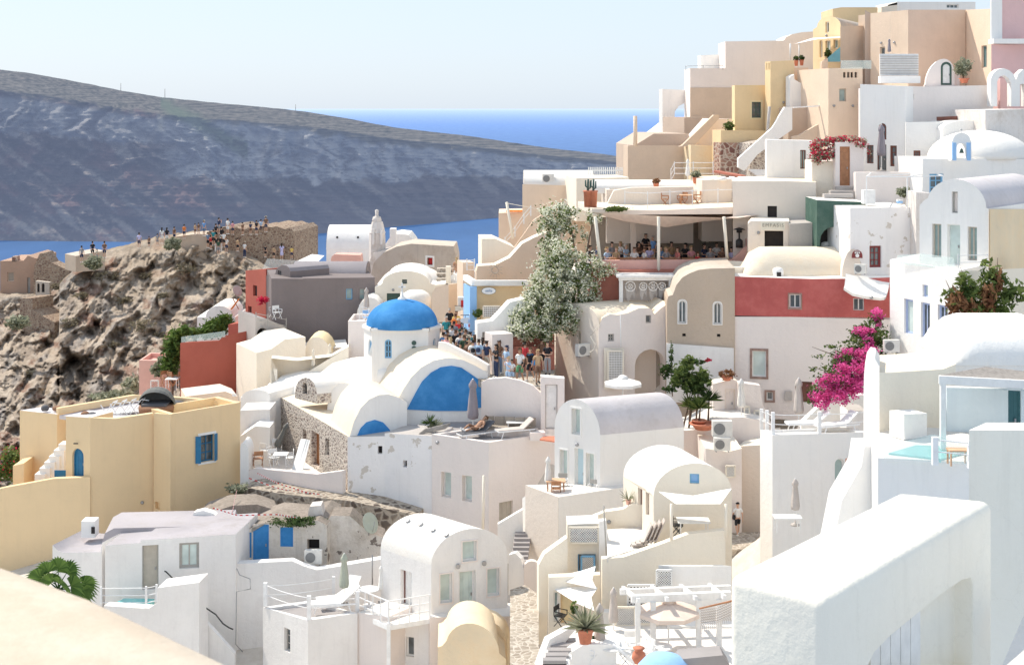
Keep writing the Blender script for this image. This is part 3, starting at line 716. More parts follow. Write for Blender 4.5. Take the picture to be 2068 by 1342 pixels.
# terrace with slatted screen, arched door
S('white roof terrace base under the slatted screen',[(1740,170),(1830,175),(2000,173)],250,90.5,89,back=8,mat='pinkw',roof='roofw')
S('peach house with four small vent slots and square window',[(1673,138),(1742,136)],300,92,92.5,back=5,mat='peach',roof='peach',
  Fo=[('o',1703,146,1708,157,{'name':'vent'}),('o',1711,146,1716,157,{'name':'vent'}),('o',1718,146,1723,157,{'name':'vent'}),('o',1726,146,1731,157,{'name':'vent'}),('w',1695,179,1709,205,{'fr':'ftaupe','gl':'glassg'})])
S('slatted white timber privacy screen on the upper terrace',[(1777,109),(1855,109)],153,89.8,89.8,back=.12,mat='fwhite',name='slatted_screen',cat='screen',extra=0)
sc=[o for o in bpy.data.objects if o.name=='slatted_screen'][0]
for i in range(1,9): MB().box(P(1816,109+i*4.9,89.75),(2.42,.05,.035)).build('slat_gap','greyl',sc)
MB().box(P(1816,161,89.6),(2.5,.6,.45)).build('bench_base','white',sc)
S('white arched doorway hood with grey green door',[(1868,172),*arc(1870,170,1928,150,120,12)],176,89,88.6,back=1.6,mat='pinkw',roof='white',Fo=[('d',1900,125,1922,172,{'a':1,'fr':'fgreen','fw':.12,'gl':'fwhite','d':.1})],name='door_hood',cat='doorway')
S('low peach pier beside the arched doorway',[(1926,143),(1938,143)],176,88.9,88.9,back=1,mat='pinkw',name='pier',cat='pier')
# the wide white / pink facade under it
S('tall white house with rounded drainpipe and red brown windows',[(1737,170),(1829,174)],380,84.5,83,back=6,mat='white',
  Fo=[('w',1774,249,1790,282,{'a':1,'fr':'fbrown','fw':.12,'nx':2,'ny':3}),('w',1750,293,1764,330,{'fr':'fbrown','nx':2,'ny':3}),('d',1771,292,1790,346,{'fr':'fbrown','gl':'glass','planks':0}),('w',1797,294,1811,336,{'fr':'fbrown','fw':.12,'ny':3})])
S('long pinkish wall with a single niche and brown shade cloth',[(1828,176),(2006,172)],262,84,86,back=5,mat='pinkw',Fo=[('o',1841,190,1846,201,{'d':.1})])
wallslab('brown shade cloth in the gap below the pinkish wall',[(1893,236),(1985,233),(1985,244),(1893,244)],83.5,84,.1,mat='fbrown',name='shade_cloth',cat='awning')
S('white lower house with small brown framed window',[(1829,247),(1905,246)],380,82.6,82.2,back=5,mat='white',roof='roofw',Fo=[('w',1845,304,1859,338,{'fr':'fbrown','fw':.1,'nx':2,'ny':3})])
S('white rounded roof shoulder left of the chapel dome',arc(1903,262,2000,262,243,10),330,81.5,82,back=4,mat='white',roof='roofw')
S('stained pinkish corner house on the right edge',[(1990,222),(2085,220)],300,80.5,81,back=4,mat='oldw',roof='roofw')
# chapel with white dome and blue bell gate
t=thing('chapel','white domed chapel with low blue trimmed front wall','chapel',P(1960,330,78))
MB().lathe([(2.85*math.cos(a*math.pi/20),1.6*math.sin(a*math.pi/20)) for a in range(0,10)]+[(.02,1.6)],P(1978,320,80),32).build('dome','roofw',t)
S('',[(1863,320),(2085,322)],420,76.8,77.5,back=4,mat='white',root=t,Fo=[('w',1877,351,1906,392,{'fr':'fbluel','fw':.12,'nx':2,'ny':3}),('w',1998,354,2016,362,{'fr':'fbluel','gl':'wood'})])
t=thing('bell_arch','small white belfry with pale blue pilasters and hanging bell','belfry',P(1941,325,76.4))
wallslab('',[(1922,325),(1922,285),*arc(1924,284,1960,284,268,8),(1962,285),(1962,325),(1951,325),(1951,297),(1947,291),(1941,289),(1935,291),(1932,297),(1932,325)],76.2,76.2,.4,parent=t,name='arch')
for a in (1927,1956): MB().box(P(a,306,75.95),(.20,.10,.95)).build('pilaster','bluel',t)
MB().lathe([(.13,0),(.10,.08),(.07,.2),(.0,.26)],P(1942,309,76.0),10).build('bell','fgreen',t)
MB().bar(P(1941,268,76.2),P(1941,258,76.2),.05).bar(P(1938,262,76.2),P(1944,262,76.2),.05).build('cross','white',t)
MB().box(P(1941,322,76.2),(1.2,.55,.12)).build('base','white',t)
# red bougainvillea doorway group
S('white flat house with arched shade and narrow window beside red bougainvillea',[(1548,282),(1640,284)],375,84,84.3,back=5,mat='white',Fo=[('w',1616,303,1628,341,{'fr':'fbrown','gl':'glassg','nx':2})],backto=(0,1545,281))
S('white doorway block with tall brown plank door up three steps',[(1687,287),(1726,287),(1744,289)],386,80,80,back=2.2,mat='pinkw',Fo=[('d',1696,296,1717,375,{'fr':'wood'})],name='door_block',cat='doorway')
S('cream wall left of the brown plank door',[(1640,325),(1688,325)],395,80.6,80.6,back=2,mat='cream',roof='roofw')
t=thing('door_steps','three grey stone steps below the brown plank door','steps',P(1700,390,78))
for i in range(3): MB().box(P(1706-i*7,381+i*7,79.6-i*.6),(1.0+i*.3,.5,.2)).build('step','greyl',t)
S('white terrace wall behind the wire pergola',[(1728,348),(1860,348)],420,78.5,78.5,back=.5,mat='pinkw',name='terrace_wall',cat='wall')
S('white terrace floor block under the wire pergola',[(1716,417),(1850,420)],440,74.6,75,back=4.5,mat='white',roof='roofw',name='terrace_block',cat='terrace')
# ================================================================== middle right: restaurant, red house, green arch
S('dark green rendered wall with black arch under the terrace',[(1650,404),(1748,408)],500,75.8,75.8,back=3,mat='green',roof='roofw',Fo=[('o',1656,458,1712,505,{'a':1,'d':.9})],name='arch_wall',cat='wall')
S('pale lavender white house with single dark red window',[(1717,420),(1857,418)],560,73.6,74.2,back=4,mat='whitep',roof='roofw',Fo=[('w',1756,496,1780,540,{'fr':'fred','fw':.12,'nx':2,'ny':3})])
S('narrow peach stone pier between the lavender and gabled houses',[(1850,388),(1880,390)],540,73,73,back=2,mat='oldw',name='pier',cat='pier')
# embassy-style restaurant complex
t=S('beige restaurant building with open shaded dining terrace',[(1225,383),(1420,383)],560,87.5,87.5,back=5,mat='beige',roof='roofp',wname='upper_wall',par=.3)
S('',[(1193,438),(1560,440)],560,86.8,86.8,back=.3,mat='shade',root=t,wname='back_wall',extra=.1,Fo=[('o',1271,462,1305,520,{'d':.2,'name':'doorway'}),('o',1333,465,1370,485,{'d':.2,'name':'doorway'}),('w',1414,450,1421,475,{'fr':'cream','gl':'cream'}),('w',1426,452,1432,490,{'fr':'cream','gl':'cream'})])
mb=MB(); 
pts=[(1186,424,80.2),(1310,427,80.2),(1450,420,80.6),(1548,416,81),(1548,428,81),(1450,432,80.6),(1310,438,80.2),(1186,438,80.2)]
S('',[(1195,421),(1320,425),(1548,415)],434,80.4,81.2,back=6.2,mat='beige',roof='roofp',root=t,wname='canopy_beam',rname='upper_terrace',extra=0)
MB().box(P(1279,485,83.5),(.28,.28,2.3)).build('column','beige',t)
# coral parapet
S('',[(1215,526),(1480,524),(1508,497),(1508,482)],552,79.2,79.4,back=.35,mat='coralp',root=t,wname='parapet',extra=.6)
MB().add([P(1180,548,80.9),P(1525,548,80.9),P(1525,525,87),P(1180,525,87)],[(0,1,2,3)]).build('dining_floor','floor',t)
S('weathered brick red retaining wall below the restaurant',[(1190,545),(1270,545),(1480,545)],660,78.8,78.8,back=1.5,mat='redw',name='retaining_wall',cat='wall')
S('dark red tunnel wall under the flowering bush',[(1030,685),(1120,676)],790,76.5,77.5,back=1,mat='redw',name='tunnel_wall',cat='wall')
wallslab('low brick red ramp wall behind the lane crowd',[(1000,762),(1040,700),(1120,700),(1120,775),(1010,775)],76,76.8,.3,mat='redw',name='ramp_wall')
# poles and sail
t=thing('sail_canopy','large beige shade sail slung on leaning poles over the diners','awning',P(1320,470,80))
mb=MB(); A=[P(1188,428,79.4),P(1330,436,78.6),P(1490,440,79),P(1560,430,81)]; Bk=[P(1210,426,85),P(1330,425,86),P(1450,423,86),P(1560,420,85)]
mid=[P(1262,447,79.6),P(1345,459,79.2),P(1420,447,79.6),P(1520,433,80.4)]
mb.add(A+mid+Bk,[(0,1,5,4),(1,2,6,5),(2,3,7,6),(4,5,9,8),(5,6,10,9),(6,7,11,10)],True); mb.build('sail','sail',t)
for a in ((1202,438,1216,560),(1330,438,1330,550),(1462,438,1470,540)): MB().tube([P(a[0],a[1],78.4),P(a[2],a[3],78.9)],.09,8).build('pole','cream',t)
# right wing of restaurant with sign
S('beige block right of the restaurant with dark doorway',[(1480,418),(1478,366),(1594,366),(1648,368)],480,80.5,79.5,back=6,mat='beige',roof='roofp',Fo=[('o',1550,416,1569,446,{'name':'doorway'})])
S('beige entrance house with hanging name sign',[(1510,452),(1516,446),(1594,447)],560,77.6,77.2,back=3,mat='beige',roof='cream',Fo=[('o',1544,466,1582,500,{'name':'doorway','d':.5})])
S('grey beige annexe beside the entrance house',[(1594,452),(1652,449)],500,77,77,back=3,mat='greyl',roof='greyl')
t=thing('restaurant_sign','cream sign board reading EMFASIS above the dark entrance','sign',P(1561,458,77))
MB().box(P(1561,456,77.1),(1.28,.06,.45)).build('board','signc',t)
def text(s,loc,size,mat,parent,rz=0,rx=R(90),name='lettering',sp=1.0):
    c=bpy.data.curves.new(name,'FONT'); c.body=s; c.size=size; c.align_x='CENTER'; c.align_y='CENTER'; c.extrude=.008; c.space_character=sp
    o=bpy.data.objects.new(name,c); COL.objects.link(o); dg=bpy.context.evaluated_depsgraph_get()
    me=bpy.data.meshes.new_from_object(o.evaluated_get(dg)); bpy.data.objects.remove(o); me.name=name
    if not me.materials: me.materials.append(M(mat))
    else: me.materials[0]=M(mat)
    q=bpy.data.objects.new(name,me); COL.objects.link(q); q.parent=parent
    q.location=Vector(loc)-ORG.get(parent.name,Vector((0,0,0))); q.rotation_euler=(rx,0,rz); return q
text('EMFASIS',P(1561,455,77.0),.26,'ink',t,sp=1.3)
# upper terrace furniture level walls
barrel('long low whitewashed vault roof beside the picket fence',1200,1402,89,ZP(381,89),.5,2.4,'roofw',under=.3,name='low_house')
S('beige curved stair wall on the restaurant roof terrace',[(1225,415),(1240,385),(1275,379),(1400,377),(1400,415)],424,85.5,85.5,back=.6,mat='beige',name='terrace_wall',cat='wall')
S('beige upper block behind the roof terrace tables',[(1418,364),(1478,362)],420,85,85,back=5,mat='beige',roof='roofp')
S('small cream ledge house under the picket fence',[(1164,360),(1270,358)],385,93,93.5,back=4,mat='cream',roof='cream')
barrel('white barrel vault house with outdoor unit near the picket fence',1058,1200,97,ZP(374,97),.95,3.6,'roofw',under=.3,cap=.0)
S('peach house below the white barrel vault',[(1059,372),(1196,376)],470,96.5,97,back=5,mat='peach',roof='roofw',backto=(0,1055,372))
S('low peach house at the water edge left of the stairs',[(1007,430),(1056,429)],480,98,98,back=4,mat='peach',roof='peach')
wallslab('peach stair side wall with small railings',[(1038,500),(1078,444),(1100,430),(1100,560),(1038,560)],93,93,.4,mat='peach',name='stair_wall')
S('big cream garden wall with sun ornament and sweeping curved top',[(962,548),(965,537),(1000,535),(1030,520),(1055,492),(1078,480),(1100,470),(1140,470)],600,86,86.5,back=1.2,mat='peach',roof='cream',name='garden_wall',cat='wall')
S('small cream terrace with pots above the curved wall',[(973,482),(1000,482),(1040,500)],545,88.5,88.7,back=3,mat='cream',name='terrace_block',cat='terrace')
S('peach pier and balustrade beside the lane steps',[(935,530),(958,530)],580,87.5,87.7,back=1.5,mat='peach',name='pier',cat='pier')
# blue and yellow shop
t=S('yellow shop front with white cornice and oval sign',[(957,575),(1066,575)],690,80,80.5,back=4,mat='yellow',roof='white',backto=(0,940,565))
MB().bar(P(957,571,79.9),P(1066,571,80.4),.28,.30).bar(P(957,571,79.9),P(940,560,82.6),.28,.30).build('cornice','white',t)
MB().box(P(956,632,79.85),(.38,.2,3.0)).build('blue_pilaster','bluel',t)
S('pale blue side wall of the shop in the lane',[(936,572),(955,580)],690,82.6,80.1,back=.2,mat='bluel',name='side_wall',cat='wall')
t=thing('oval_sign','oval white shop sign on the yellow wall','sign',P(987,587,79.7))
MB().lathe([(.42,0),(.42,.04)],(0,0,0),24,False,sy=.5).build('rim','ink',t,local=True).rotation_euler=(R(90),0,0)
MB().lathe([(.38,0),(.38,.06)],(0,0,0),24,False,sy=.48).build('board','signw',t,local=True).rotation_euler=(R(90),0,0)
text('aelia',P(987,587,79.6),.22,'inkb',t)
# white rounded wall with cave doorway left of the bush
S('white curved garden wall with cave doorway beside the lane',[(964,652),(995,648),(1012,630),(1030,610),(1060,603),(1080,610)],715,77,77.5,back=1,mat='white',roof='roofw',Fo=[('d',974,670,983,730,{'fr':'fgrey'})],name='garden_wall',cat='wall')
S('white boxy lower wall behind the standing tourists',[(994,675),(1036,673)],760,75.5,76,back=1,mat='pinkw',roof='roofw',name='low_wall',cat='wall')
# tan and red house
TH=S('rough tan rendered house with two arched white windows and curved roofline',[(1347,606),(1350,598),(1359,595),(1366,575),(1378,560),(1392,552),(1410,545),(1435,542),(1484,541)],810,74,73.8,back=5,mat='tanstone',roof='old',
  Fo=[('w',1370,606,1386,652,{'a':1,'trim':'white','tw':.05,'fr':'fwhite','nx':2,'d':.16}),('w',1441,610,1457,654,{'a':1,'trim':'white','tw':.05,'fr':'fwhite','nx':2,'d':.16}),('o',1378,673,1385,679,{'name':'pipe_hole'}),('o',1448,674,1455,680,{'name':'pipe_hole'})])
wallslab('',[(1346,693),(1482,703),(1482,812),(1346,812)],73.85,73.65,.1,mat='white2',parent=TH,name='whitewashed_wall')
t=RH=S('long red washed house with pink white lower storey',[(1483,558),(1640,563),(1735,562),(1797,560)],640,73.9,72.5,back=5,mat='red',roof='roofw',extra=.12,
  Fo=[('w',1594,594,1617,622,{'fr':'fwhite','nx':2,'trim':'fstone','tw':.07}),('w',1723,602,1745,627,{'fr':'fwhite','nx':2,'fw':.05})])
S('',[(1483,639),(1797,641)],815,73.9,72.5,back=5,mat='pinkw',root=t,wname='lower_wall',
  Fo=[('w',1519,708,1547,760,{'fr':'fwhite','gl':'glassl','trim':'fstone','tw':.12}),('w',1548,791,1561,808,{'trim':'fstone','tw':.1}),('d',1606,770,1640,812,{'fr':'fbrown'})],extra=1)
MB().box(P(1592,799,73.3),(.36,.05,.48)).build('meter_box','greyl',t)
# long vault on the red house
barrel('long cream barrel vault above the red house',1502,1722,74.3,ZP(566,74.3),1.62,3.2,'roofp',cap=1.5,under=.3)
S('curved cream gable end of the long barrel vault',[(1698,590),*arc(1700,560,1738,540,503,8)],600,73.6,73.5,back=1,mat='beige',roof='roofp',name='gable_end',cat='gable')
t=thing('swooping_roof','white swooping concave roof at the right end of the red house','roof',P(1750,600,72.6))
mb=MB(); n=8; vs=[]
for i in range(n+1):
    u=i/n; k=1-(1-u)**1.8
    for px0,px1,py0,py1 in ((1708,1704,552,580),(1724,1722,556,592),(1752,1750,557,598),(1782,1778,557,601),(1799,1786,556,600)):
        vs.append(P(px0+(px1-px0)*u,py0+(py1-py0)*k,72.78-1.4*u))
mb.add(vs,[(i*5+j,(i+1)*5+j,(i+1)*5+j+1,i*5+j+1) for i in range(n) for j in range(4)],True); m_=len(mb.v); mb.add([v-Vector((0,-.03,.14)) for v in vs],[(i*5+j,i*5+j+1,(i+1)*5+j+1,(i+1)*5+j) for i in range(n) for j in range(4)]); mb.add([vs[n*5+j] for j in range(5)]+[vs[n*5+j]-Vector((0,-.03,.14)) for j in range(5)],[(j,j+5,j+6,j+1) for j in range(4)]); mb.build('shell','white',t)
t=thing('round_terrace','round cream roof terrace plinth behind the tan house','terrace',P(1482,540,76))
MB().lathe([(1.6,-1),(1.6,0),(1.45,.02),(1.4,-.2),(.01,-.2)],P(1478,533,77),28).build('ring_wall','cream',t)
# beige vaulted house with lattice screen
S('tall beige buttressed house with air conditioner on its lit side',[(1122,645),*arc(1122,645,1210,655,612,12)[1:]],800,79,75,back=4,mat='beige',roof='roofp',
  Fo=[('d',1165,668,1173,716,{'fr':'ftaupe'})])
BV=S('beige vaulted house front with lattice shutter and deep arched niche',[(1209,660),(1216,642),(1232,634),(1247,636),(1268,632),(1290,622),(1312,622),(1322,634),(1335,622),(1350,612)],830,75,75.6,back=4,mat='pinkw',roof='roofp',
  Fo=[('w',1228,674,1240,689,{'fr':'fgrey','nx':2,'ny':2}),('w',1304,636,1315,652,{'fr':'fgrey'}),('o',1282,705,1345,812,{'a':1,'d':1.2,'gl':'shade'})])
wallslab('',[(1220,702),(1260,703),(1260,785),(1220,785)],74.8,74.85,.08,mat='cream',parent=BV,name='lattice_frame')
# ================================================================== left: headland ruins, coral, grey and white houses
S('brown rubble castle ruin with ragged top on the headland',[(415,472),(424,466),(432,468),(440,460),(455,458),(462,462),(478,459),(490,464),(505,460),(520,462),(532,456),(548,459),(560,457),(575,463),(584,460),(594,468)],545,158,156,back=8,mat='stoneb',roof='stoneb',name='castle_ruin',cat='ruin')
S('tan plastered ruin wall left of the castle',[(330,486),(352,478),(400,472),(418,474)],520,157,157,back=4,mat='tanstone',name='ruin_wall',cat='ruin')
S('peach house at the far left below the headland',[(0,527),(48,526),(56,516),(74,522)],620,162,162,back=7,mat='ruinp',roof='ruinp',Fo=[('w',15,550,28,568,{'fr':'tan','gl':'shade'}),('d',55,560,61,600,{'fr':'fgrey'})])
S('dark brick chimney on the far left peach house',[(24,518),(33,518)],528,162,162,back=1.2,mat='stoner',name='chimney',cat='chimney',extra=0)
S('reddish brown stone ruin gable beside the far left house',[(68,560),(70,535),(80,512),(92,510),(104,530),(125,540),(152,548)],640,160,160,back=2.5,mat='stoneb',name='ruin_gable',cat='ruin')
S('white arched window wall in front of the brown ruin',[(72,567),(100,570)],600,155,155,back=.6,mat='old',Fo=[('o',75,572,80,590,{'a':1}),('o',84,572,90,590,{'a':1})],name='arched_wall',cat='wall')
S('small terrace parapet on the headland edge with watching visitors',[(153,517),(178,512),(212,506)],532,150,152,back=3,mat='tanstone',roof='old',extra=.9,name='viewpoint_terrace',cat='terrace')
S('stepped stone ruin walls descending on the far left slope',[(40,602),(66,602),(66,625),(90,640),(110,650)],700,150,148,back=3,mat='stoneb',name='ruin_wall',cat='ruin')
# coral houses
S('tall coral red house with small dark windows',[(496,546),(537,543)],760,101,98,back=5,mat='coral',roof='coral',par=.3,backto=None,Fo=[('o',511,576,519,598,{'name':'window'}),('o',501,618,508,642,{'name':'window'})])
S('coral red terrace house with glass rail and narrow slot window',[(378,690),(455,686),(465,676),(513,666)],800,90,93,back=6,mat='coral',roof='coral',backto=(0,364,692),Lo=[('o',367,709,373,735,{'name':'window'})])
S('coral parapet wall joining the tall coral house',[(461,655),(500,650),(514,655)],720,95,94.5,back=1.5,mat='coral',name='parapet',cat='parapet')
S('pale pink cottage wall at the foot of the headland',[(281,727),(323,728)],800,97,97,back=3,mat='coralp',roof='coralp',par=.3)
S('small white domed house behind the pines',[(398,640),*arc(415,640,470,640,617,8),(475,640)],690,101,101,back=4,mat='white',roof='roofw')
# grey complex
S('dark brown grey house with long ribbed vault and blue windows',[(548,562),(612,563),(612,562),(757,560)],705,93,94.5,back=6,mat='grey',roof='grey',Fo=[('w',699,583,712,605,{'fr':'fbluel','gl':'glassg','nx':1}),('w',726,583,737,605,{'fr':'fgrey','gl':'glassg','ny':2})])
barrel('long brown grey barrel vault roof behind the dark house',588,738,96.5,ZP(563,96.5),1.0,3.4,'greyroof',ends='grey',under=.5)
S('brown grey gable front with narrow blue shuttered door',[(538,556),*arc(556,552,586,548,535,6)],690,96.5,94,back=3,mat='grey',roof='greyroof',Fo=[('w',561,546,568,562,{'fr':'fgrey'}),('d',556,592,568,640,{'fr':'fbluel'}),('d',570,594,578,636,{'fr':'fgrey','gl':'glass'})])
S('grey balcony terrace with arched opening below',[(516,640),(542,645),(578,660)],700,91,92,back=3.5,mat='greyl',roof='floor',Fo=[('o',519,662,540,704,{'a':1,'d':1.0})],name='balcony_terrace',cat='terrace')
S('grey rounded chimney house below the coral terrace',arc(495,712,520,712,701,6),800,88.5,88.3,back=2,mat='greyl',roof='rooflav')
# yellow lower court
S('pale yellow courtyard house with stepped parapet',[(518,712),(548,704),(575,685),(617,680)],800,86.5,88,back=4,mat='cream',roof='cream')
S('pale yellow rounded vault in the courtyard',arc(617,705,668,716,680,8),725,88.5,88.5,back=2.5,mat='cream',roof='yellowr',name='vaulted_annexe')
S('long grey shadow floor terrace under the brown grey house',[(600,708),(702,700)],740,89.5,90,back=3,mat='greyl',roof='floorl',name='terrace_block',cat='terrace')
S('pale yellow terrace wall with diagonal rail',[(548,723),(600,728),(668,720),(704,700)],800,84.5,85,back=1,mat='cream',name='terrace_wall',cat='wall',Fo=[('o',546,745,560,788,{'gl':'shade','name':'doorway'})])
S('pinkish square block behind the chapel drum',[(703,648),(742,648)],740,86,86,back=3,mat='pinkw',roof='pinkw',par=.3)
# white houses behind
t=barrel('white barrel vault house with two porthole vents above the sea',659,750,118,ZP(503,118),1.85,4.5,'white2',ends='white2',under=3)
for a in (681,723): MB().lathe([(.09,-.1),(.09,.1)],P(a,479,118.35),10,False,rot=Matrix.Rotation(R(90),3,'X')).build('vent','dark',t)
S('smaller white vault with chimney right of the bell tower',[(760,520),(790,475),(805,472),(825,474),(836,488),(838,500)],540,116,116,back=4,mat='white2',roof='roofw')
S('square white chimney with cap on the small white vault',[(787,462),(799,462)],500,114,114,back=1,mat='white2',name='chimney',cat='chimney',extra=0)
S('small coral barrel roof on the terrace below the white vault',[*arc(668,524,690,524,513,5)[:3],(728,515),(730,532)],534,112,112,back=1.5,mat='coralp',roof='coralp',name='vaulted_annexe')
t=thing('bell_tower','slim weathered stone bell tower with small cross','bell tower',P(762,540,110))
MB().lathe([(.66,-2.6),(.64,0),(.62,.9),(.60,1.0),(.66,1.05),(.60,1.15),(.5,1.6),(.42,1.9)],P(762,497,110),8,False).build('tower_shaft','oldw',t)
MB().lathe([(.34,0),(.36,.2),(.30,.42),(.14,.5),(.12,.55),(.14,.95),(.02,1.0)],P(761,449,110),10).build('cap','oldw',t)
for s in (-1,1): MB().box(P(762+s*8,478,109.4),(.16,.16,1.2)).build('pilaster','white2',t)
S('slanting stone buttress at the foot of the bell tower',[(742,540),(752,512),(775,505),(800,500)],580,109,109,back=2,mat='oldw',roof='greyl',name='buttress',cat='buttress')
S('large old stained vault house with red framed window',[(748,560),(755,530),(775,510),(800,498),(830,492),(880,495),(916,497),(921,520)],600,107,104,back=5,mat='old',roof='old',backto=(6,923,487),Fo=[('w',863,520,874,535,{'fr':'fred','gl':'redfab','trim':'white','tw':.14})])
S('cream domed house front with green shutter door',[(757,580),(768,575),*arc(772,572,868,572,547,12),(880,575),(905,572)],680,94,94,back=5,mat='cream',roof='roofw',Fo=[('w',812,564,822,573,{'fr':'fgreen'}),('d',781,592,808,620,{'fr':'fgreen'})])
t=thing('cream_dome','wide cream rounded dome over the cream house','dome',P(832,570,97))
MB().lathe([(2.35*math.cos(a*math.pi/20),1.5*math.sin(a*math.pi/20)) for a in range(0,10)]+[(.02,1.5)],P(834,580,97.5),28).build('shell','roofw',t)
S('peach side block of the cream domed house',[(872,592),(880,580),(903,574),(906,574)],680,91,90,back=3,mat='peach',roof='cream',wname='wall')
t=thing('apse','small white rounded apse on the cream domed house','apse',P(840,600,92))
MB().lathe([(1.0,-1),(1.0,0),(.85,.3),(.5,.5),(.02,.55)],P(840,602,92),20).build('shell','roofw',t)
S('white sloping lane stair wall leading up between the houses',[(904,560),(918,552),(940,545),(960,548)],640,96,95,back=1,mat='white',name='stair_wall',cat='wall')
S('slim white pier at the top of the lane',[(900,538),(910,538)],600,94,94,back=.4,mat='cream',name='pier',cat='pier')
S('white rounded annexe left of the cream domed house',arc(720,640,775,640,600,8),670,92,92,back=3,mat='white',roof='roofw',name='vaulted_annexe')
# left low: oxblood ramp etc
S('brown tinted low roofs behind the yellow house',[(375,800),(455,790),(480,800)],830,84,85,back=2.5,mat='peach',roof='beige',name='low_house')
S('white dome house right of the yellow house',[(486,800),*arc(488,802,545,800,786,8)],905,82,81,back=3,mat='white',roof='roofw')
S('low white stepped house between yellow house and stone church',[(485,828),(545,826)],905,79,79,back=2,mat='white2',roof='roofw')
S('white step block beside the church terrace',[(486,880),(515,860),(545,862)],925,77.5,77.5,back=1.5,mat='white',name='step_block',cat='steps')
S('white terrace end wall with round hump',arc(485,905,502,915,895,6),990,74,74,back=1.5,mat='white',name='end_wall',cat='wall')
# ================================================================== yellow house, church, front houses
t=S('large warm yellow house with blue shuttered window and angled corner',[(343,836),(485,812)],1040,72,74.6,back=5,mat='yellow',roof='yellowr',par=.45,backto=(1,440,800),Fo=[('w',404,877,432,931,{'fr':'fblue','trim':'white','tw':.12,'nx':2,'ny':3,'sh':'fblue'}),])
S('',[(310,834),(344,836)],1040,72.8,71.95,back=.3,mat='yellow',root=t,roof='yellowr',Fo=[('o',313,1013,323,1028,{'name':'vent'})],wname='corner_wall',rname='corner_roof')
S('',[(182,843),(233,845),(310,834)],1055,71.2,72.9,back=.3,mat='yellow',root=t,roof='yellowr',wname='wing_wall',rname='wing_roof')
S('',[(133,840),(183,843)],972,72.0,71.25,back=1.6,mat='yellow',root=t,roof='rooflav',wname='door_wall',rname='tower_roof',Fo=[('d',146,905,169,963,{'a':1,'fr':'fblue'})])
MB().box(P(153,895,71.5),(.22,.06,.05)).build('lamp','black',t)
S('yellow stair tower with blue tinted flat roof top',[(40,828),(115,836)],975,76,74.5,back=3,mat='yellow',roof='rooflav',backto=(1,160,829))
S('yellow boundary wall sloping down at the left edge',[(-60,1000),(10,984),(108,966),(182,963),(182,975)],1180,71.5,71.1,back=.35,mat='yellow',name='boundary_wall',cat='wall')
S('low yellow step wall at the foot of the stair tower',[(26,940),(48,935)],990,74,74,back=1.5,mat='yellow',name='low_wall',cat='wall')
S('yellow back parapet of the roof terrace',[(118,824),(274,797),(290,799)],828,73.9,77.4,back=.25,mat='yellow',name='parapet',cat='parapet',extra=.2)
S('yellow right rear parapet of the roof terrace',[(345,801),(480,812)],820,77.0,75.1,back=.25,mat='yellow',name='parapet',cat='parapet',extra=.1)
slabtop('pale roof terrace floor of the yellow house',[(120,838),(273,806),(345,806),(470,818),(345,842),(310,840),(235,852)],-15.95,.2,'rooflav',name='roof_terrace')
t=thing('outdoor_stair','white outdoor steps climbing beside the blue arched door','stairs',P(115,950,73))
for i in range(6): MB().box(P(86+i*9.5,955-i*11,73.0+.12*i)-Vector((0,0,.4+.1*i)),(.55,.8,.9+.25*i)).build('step','white',t)
MB().box(P(122,956,72.2),(.6,.04,.36)).build('panel','fblue',t)
# ---- church
zc=ZP(882,72)
t=S('white chapel with blue dome and dark rubble stone side wall',[(545,789),(705,882)],1005,zc*F/(HY-789),72,back=(3.0,4.2),mat='stonew',roof='roofp',wname='stone_wall',
  Fo=[('o',554,846,563,884,{'name':'window','d':.3}),('d',611,868,619,905,{'fr':'wood','d':.35}),('d',629,872,645,942,{'fr':'wood','d':.35}),('w',657,885,665,920,{'fr':'cream','d':.3})])
fd=Vector((.885,.465))     # direction of the chapel front, rising away to the right
def fy(px,py): return zc*F/(HY-py)
# front wall with small vault and big vault
CH=t
Yc=72.0
def chY(px):   # depth of the front plane at a column
    A=Vector((XP(705,72.0),72.0)); pl=Plane(A,A+fd); return (A+pl.d*pl.u(px)).y
S('',[(705,884),(715,850),(728,824),(745,806),(765,797),(785,796),(805,802),(822,812)],1010,chY(705),chY(822),back=(-1.45,3.9),mat='white',root=CH,roof='roofp',wname='front_wall',rname='small_vault')
S('',[(800,812),(815,785),(830,762),(850,742),(875,728),(905,722),(935,726),(960,738),(985,752)],905,74.2,74.3,back=(-2.2,5.8),mat='white',root=CH,roof='roofp',wname='vault_gable',rname='main_vault')
def inlay(pts,pl,mat,out=.05,name='blue_tympanum'):
    mb=MB(); f=[pl.at(x,y,out) for x,y in pts]; mb.poly(f[::-1]); b=[pl.at(x,y,-.05) for x,y in pts]
    n=len(f)
    for i in range(n): mb.add([f[i],f[(i+1)%n],b[(i+1)%n],b[i]],[(0,1,2,3)])
    mb.build(name,mat,CH)
def cpl(xa,Ya,xb,Yb): return Plane((XP(xa,Ya),Ya),(XP(xb,Yb),Yb))
inlay([(822,826),(838,795),(852,770),(870,752),(890,741),(912,738),(932,742),(950,754),(972,770),(972,822),(940,829),(880,829)],cpl(800,74.2,985,74.3),'blue')
inlay([(721,880),(728,864),(740,852),(757,847),(773,852),(786,866),(790,874),(772,880)],cpl(705,chY(705),822,chY(822)),'blue')
